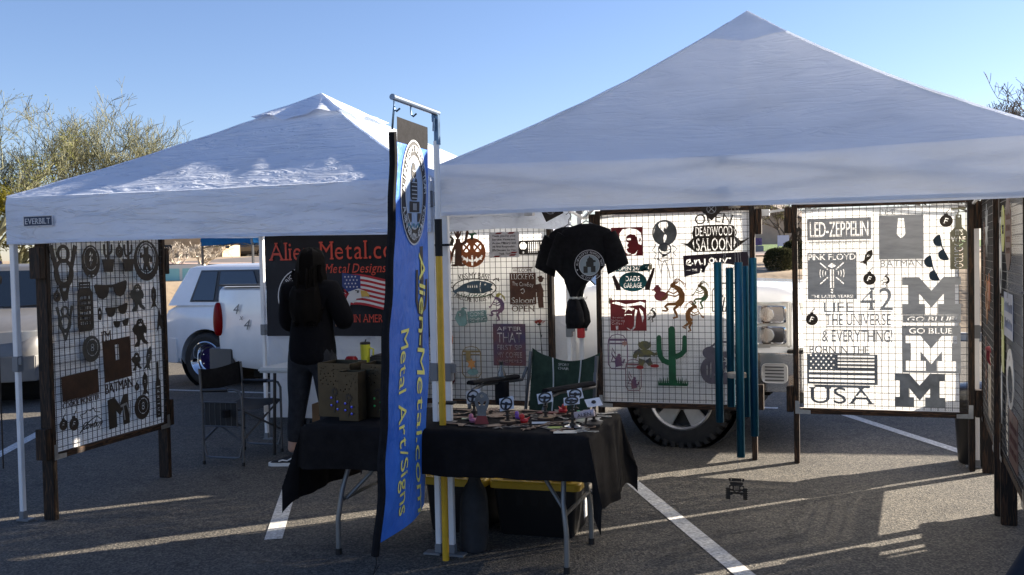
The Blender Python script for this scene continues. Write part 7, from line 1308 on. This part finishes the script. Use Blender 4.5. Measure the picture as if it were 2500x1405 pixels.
for i, (x, y, r) in enumerate(((-10.3, 32, .32), (-9.9, 33, .24), (-8.5, 34, .2))):
    R_ = random.Random(i); b_ = MB().lathe([(0, -.2 * r)] + [(r * sin(pi * k / 8) * (1 + .15 * sin(3 * k + i)), r * .6 * -cos(pi * k / 8)) for k in range(1, 8)] + [(0, r * .62)], n=11).build('boulder', RK, None, smooth=True, loc=base(x, y)); tag(b_, ('largest dark boulder on the bank above the wagon roof', 'middle sized dark boulder on the bank above the wagon roof', 'smallest boulder on the bank, farthest right of the three')[i], 'boulder')
def house(label, x, y, w_, d, h, rh, rz, wallc, roofc):
    s_, t_ = at(x, y); T = thing('house', label, 'house', (s_, t_, land(s_, t_) - .1), YAW + rz)
    MB().box((0, 0, h / 2), (w_, d, h)).build('wall', wallc, T)
    rf = MB().loft([[Vector((sx * (w_ / 2 + .4), y_, z)) for y_, z in ((-d / 2 - .5, h - .15), (-d / 2 - .5, h + .0), (0, h + rh + .15), (d / 2 + .5, h), (d / 2 + .5, h - .15), (0, h + rh))] for sx in (-1, 1)]).build('roof', roofc, T)
    for sx in (-1, 1): MB().add([(sx * w_ / 2, -d / 2, h - .02), (sx * w_ / 2, d / 2, h - .02), (sx * w_ / 2, 0, h + rh)], [(0, 1, 2)]).build('gable', wallc, T, fix=False)
    for k in (-.28, .1, .34):
        wn = MB().box((w_ * k, -d / 2 - .02, h * .55), (1.5, .06, 1.1)).build('window', pm('white window frame', (.6, .58, .54), .6), T); MB().box((w_ * k, -d / 2 - .055, h * .55), (1.36, .02, .96)).build('pane', GLASS, wn)
    MB().box((-w_ * .08, -d / 2 - .02, 1.0), (.95, .06, 2.05)).build('door', pm('brown house door', (.08, .05, .03), .6), T); return T
HW = pm('tan stucco', (.44, .35, .25), .9, nz=(2, .1)); HR = pm('grey brown roof tiles', (.16, .13, .11), .9, nz=(6, .3), bump=(20, .5, .03))
house('tan house with a grey brown gable roof in the right gap behind the white board', 20.8, 78, 9, 7, 1.9, 1.5, radians(62), HW, HR)
house('wider tan house with a low roof, half hidden by the display frames', 15.5, 92, 14, 8, 2.4, 1.6, radians(-6), HW, HR)
sb = thing('sign_board', 'blank white board on a post standing beyond the clipped shrub', 'sign board', base(8.02, 29)); sb.rotation_euler = (0, 0, YAW)
MB().box((0, 0, .72), (.34, .02, .32)).build('board', pm('pale grey board', (.58, .6, .68), .6), sb, bevel=.004); MB().box((-.15, .02, .42), (.03, .03, .86)).build('post', pm('grey post', (.3, .29, .28), .7), sb)
ub = thing('utility_box', 'grey utility box with a violet notice beside the lawn in the right gap', 'utility box', base(11.4, 45.6)); ub.rotation_euler = (0, 0, YAW)
MB().box((0, 0, .16), (.5, .4, .42)).build('cabinet', pm('grey cabinet', (.2, .22, .23), .6), ub, bevel=.02); MB().box((0, -.02, .56), (.42, .03, .34)).build('notice', pm('violet notice', (.12, .08, .2), .6, nz=(16, .8)), ub); MB().box((0, .02, .4), (.04, .04, .3)).build('post', pm('grey post', (.3, .29, .28), .7), ub)
ul = thing('utility_pole', 'pale utility pole rising behind the far houses in the right gap', 'utility pole', base(22.3, 84)); MB().tube([(0, 0, 0), (0, 0, 9)], [.14, .1], 10).build('pole', pm('pale concrete pole', (.5, .48, .45), .9), ul); MB().box((0, 0, 8.4), (1.6, .1, .1)).build('crossarm', BARKB, ul)
# metal flower spinner at the far left
fs = thing('flower_spinner', 'lilac metal flower ornament on a stake at the left edge beside the tent corner', 'garden ornament', (*at(-4.20, 8.0), 0)); fs.rotation_euler = (0, 0, YAW - .35)
for ring, (rr, n, z0) in enumerate(((.085, 9, 0), (.06, 8, -.012), (.036, 6, -.022))):
    MB().grid(lambda u, v: ((v * rr * (1 + .16 * cos(n * 2 * pi * u))) * cos(2 * pi * u), z0 - .02 * v * v + .006 * sin(n * 2 * pi * u), 1.685 + (v * rr * (1 + .16 * cos(n * 2 * pi * u))) * sin(2 * pi * u)), 72, 6).build('petals', pm('lilac enamel' + str(ring), ((.36, .3, .42), (.45, .40, .5), (.3, .22, .38))[ring], .4, .2), fs, smooth=True, fix=False)
MB().tube([(0, .01, 0), (0, .01, 1.68)], .006, 6).build('stake', DARKSTEEL, fs)
for sx in (-1, 1): MB().add([(0, .01, 1.52), (sx * .05, -.01, 1.60), (sx * .085, -.01, 1.56), (sx * .05, .01, 1.51)], [(0, 1, 2, 3)]).build('leaf', DARKSTEEL, fs, fix=False)
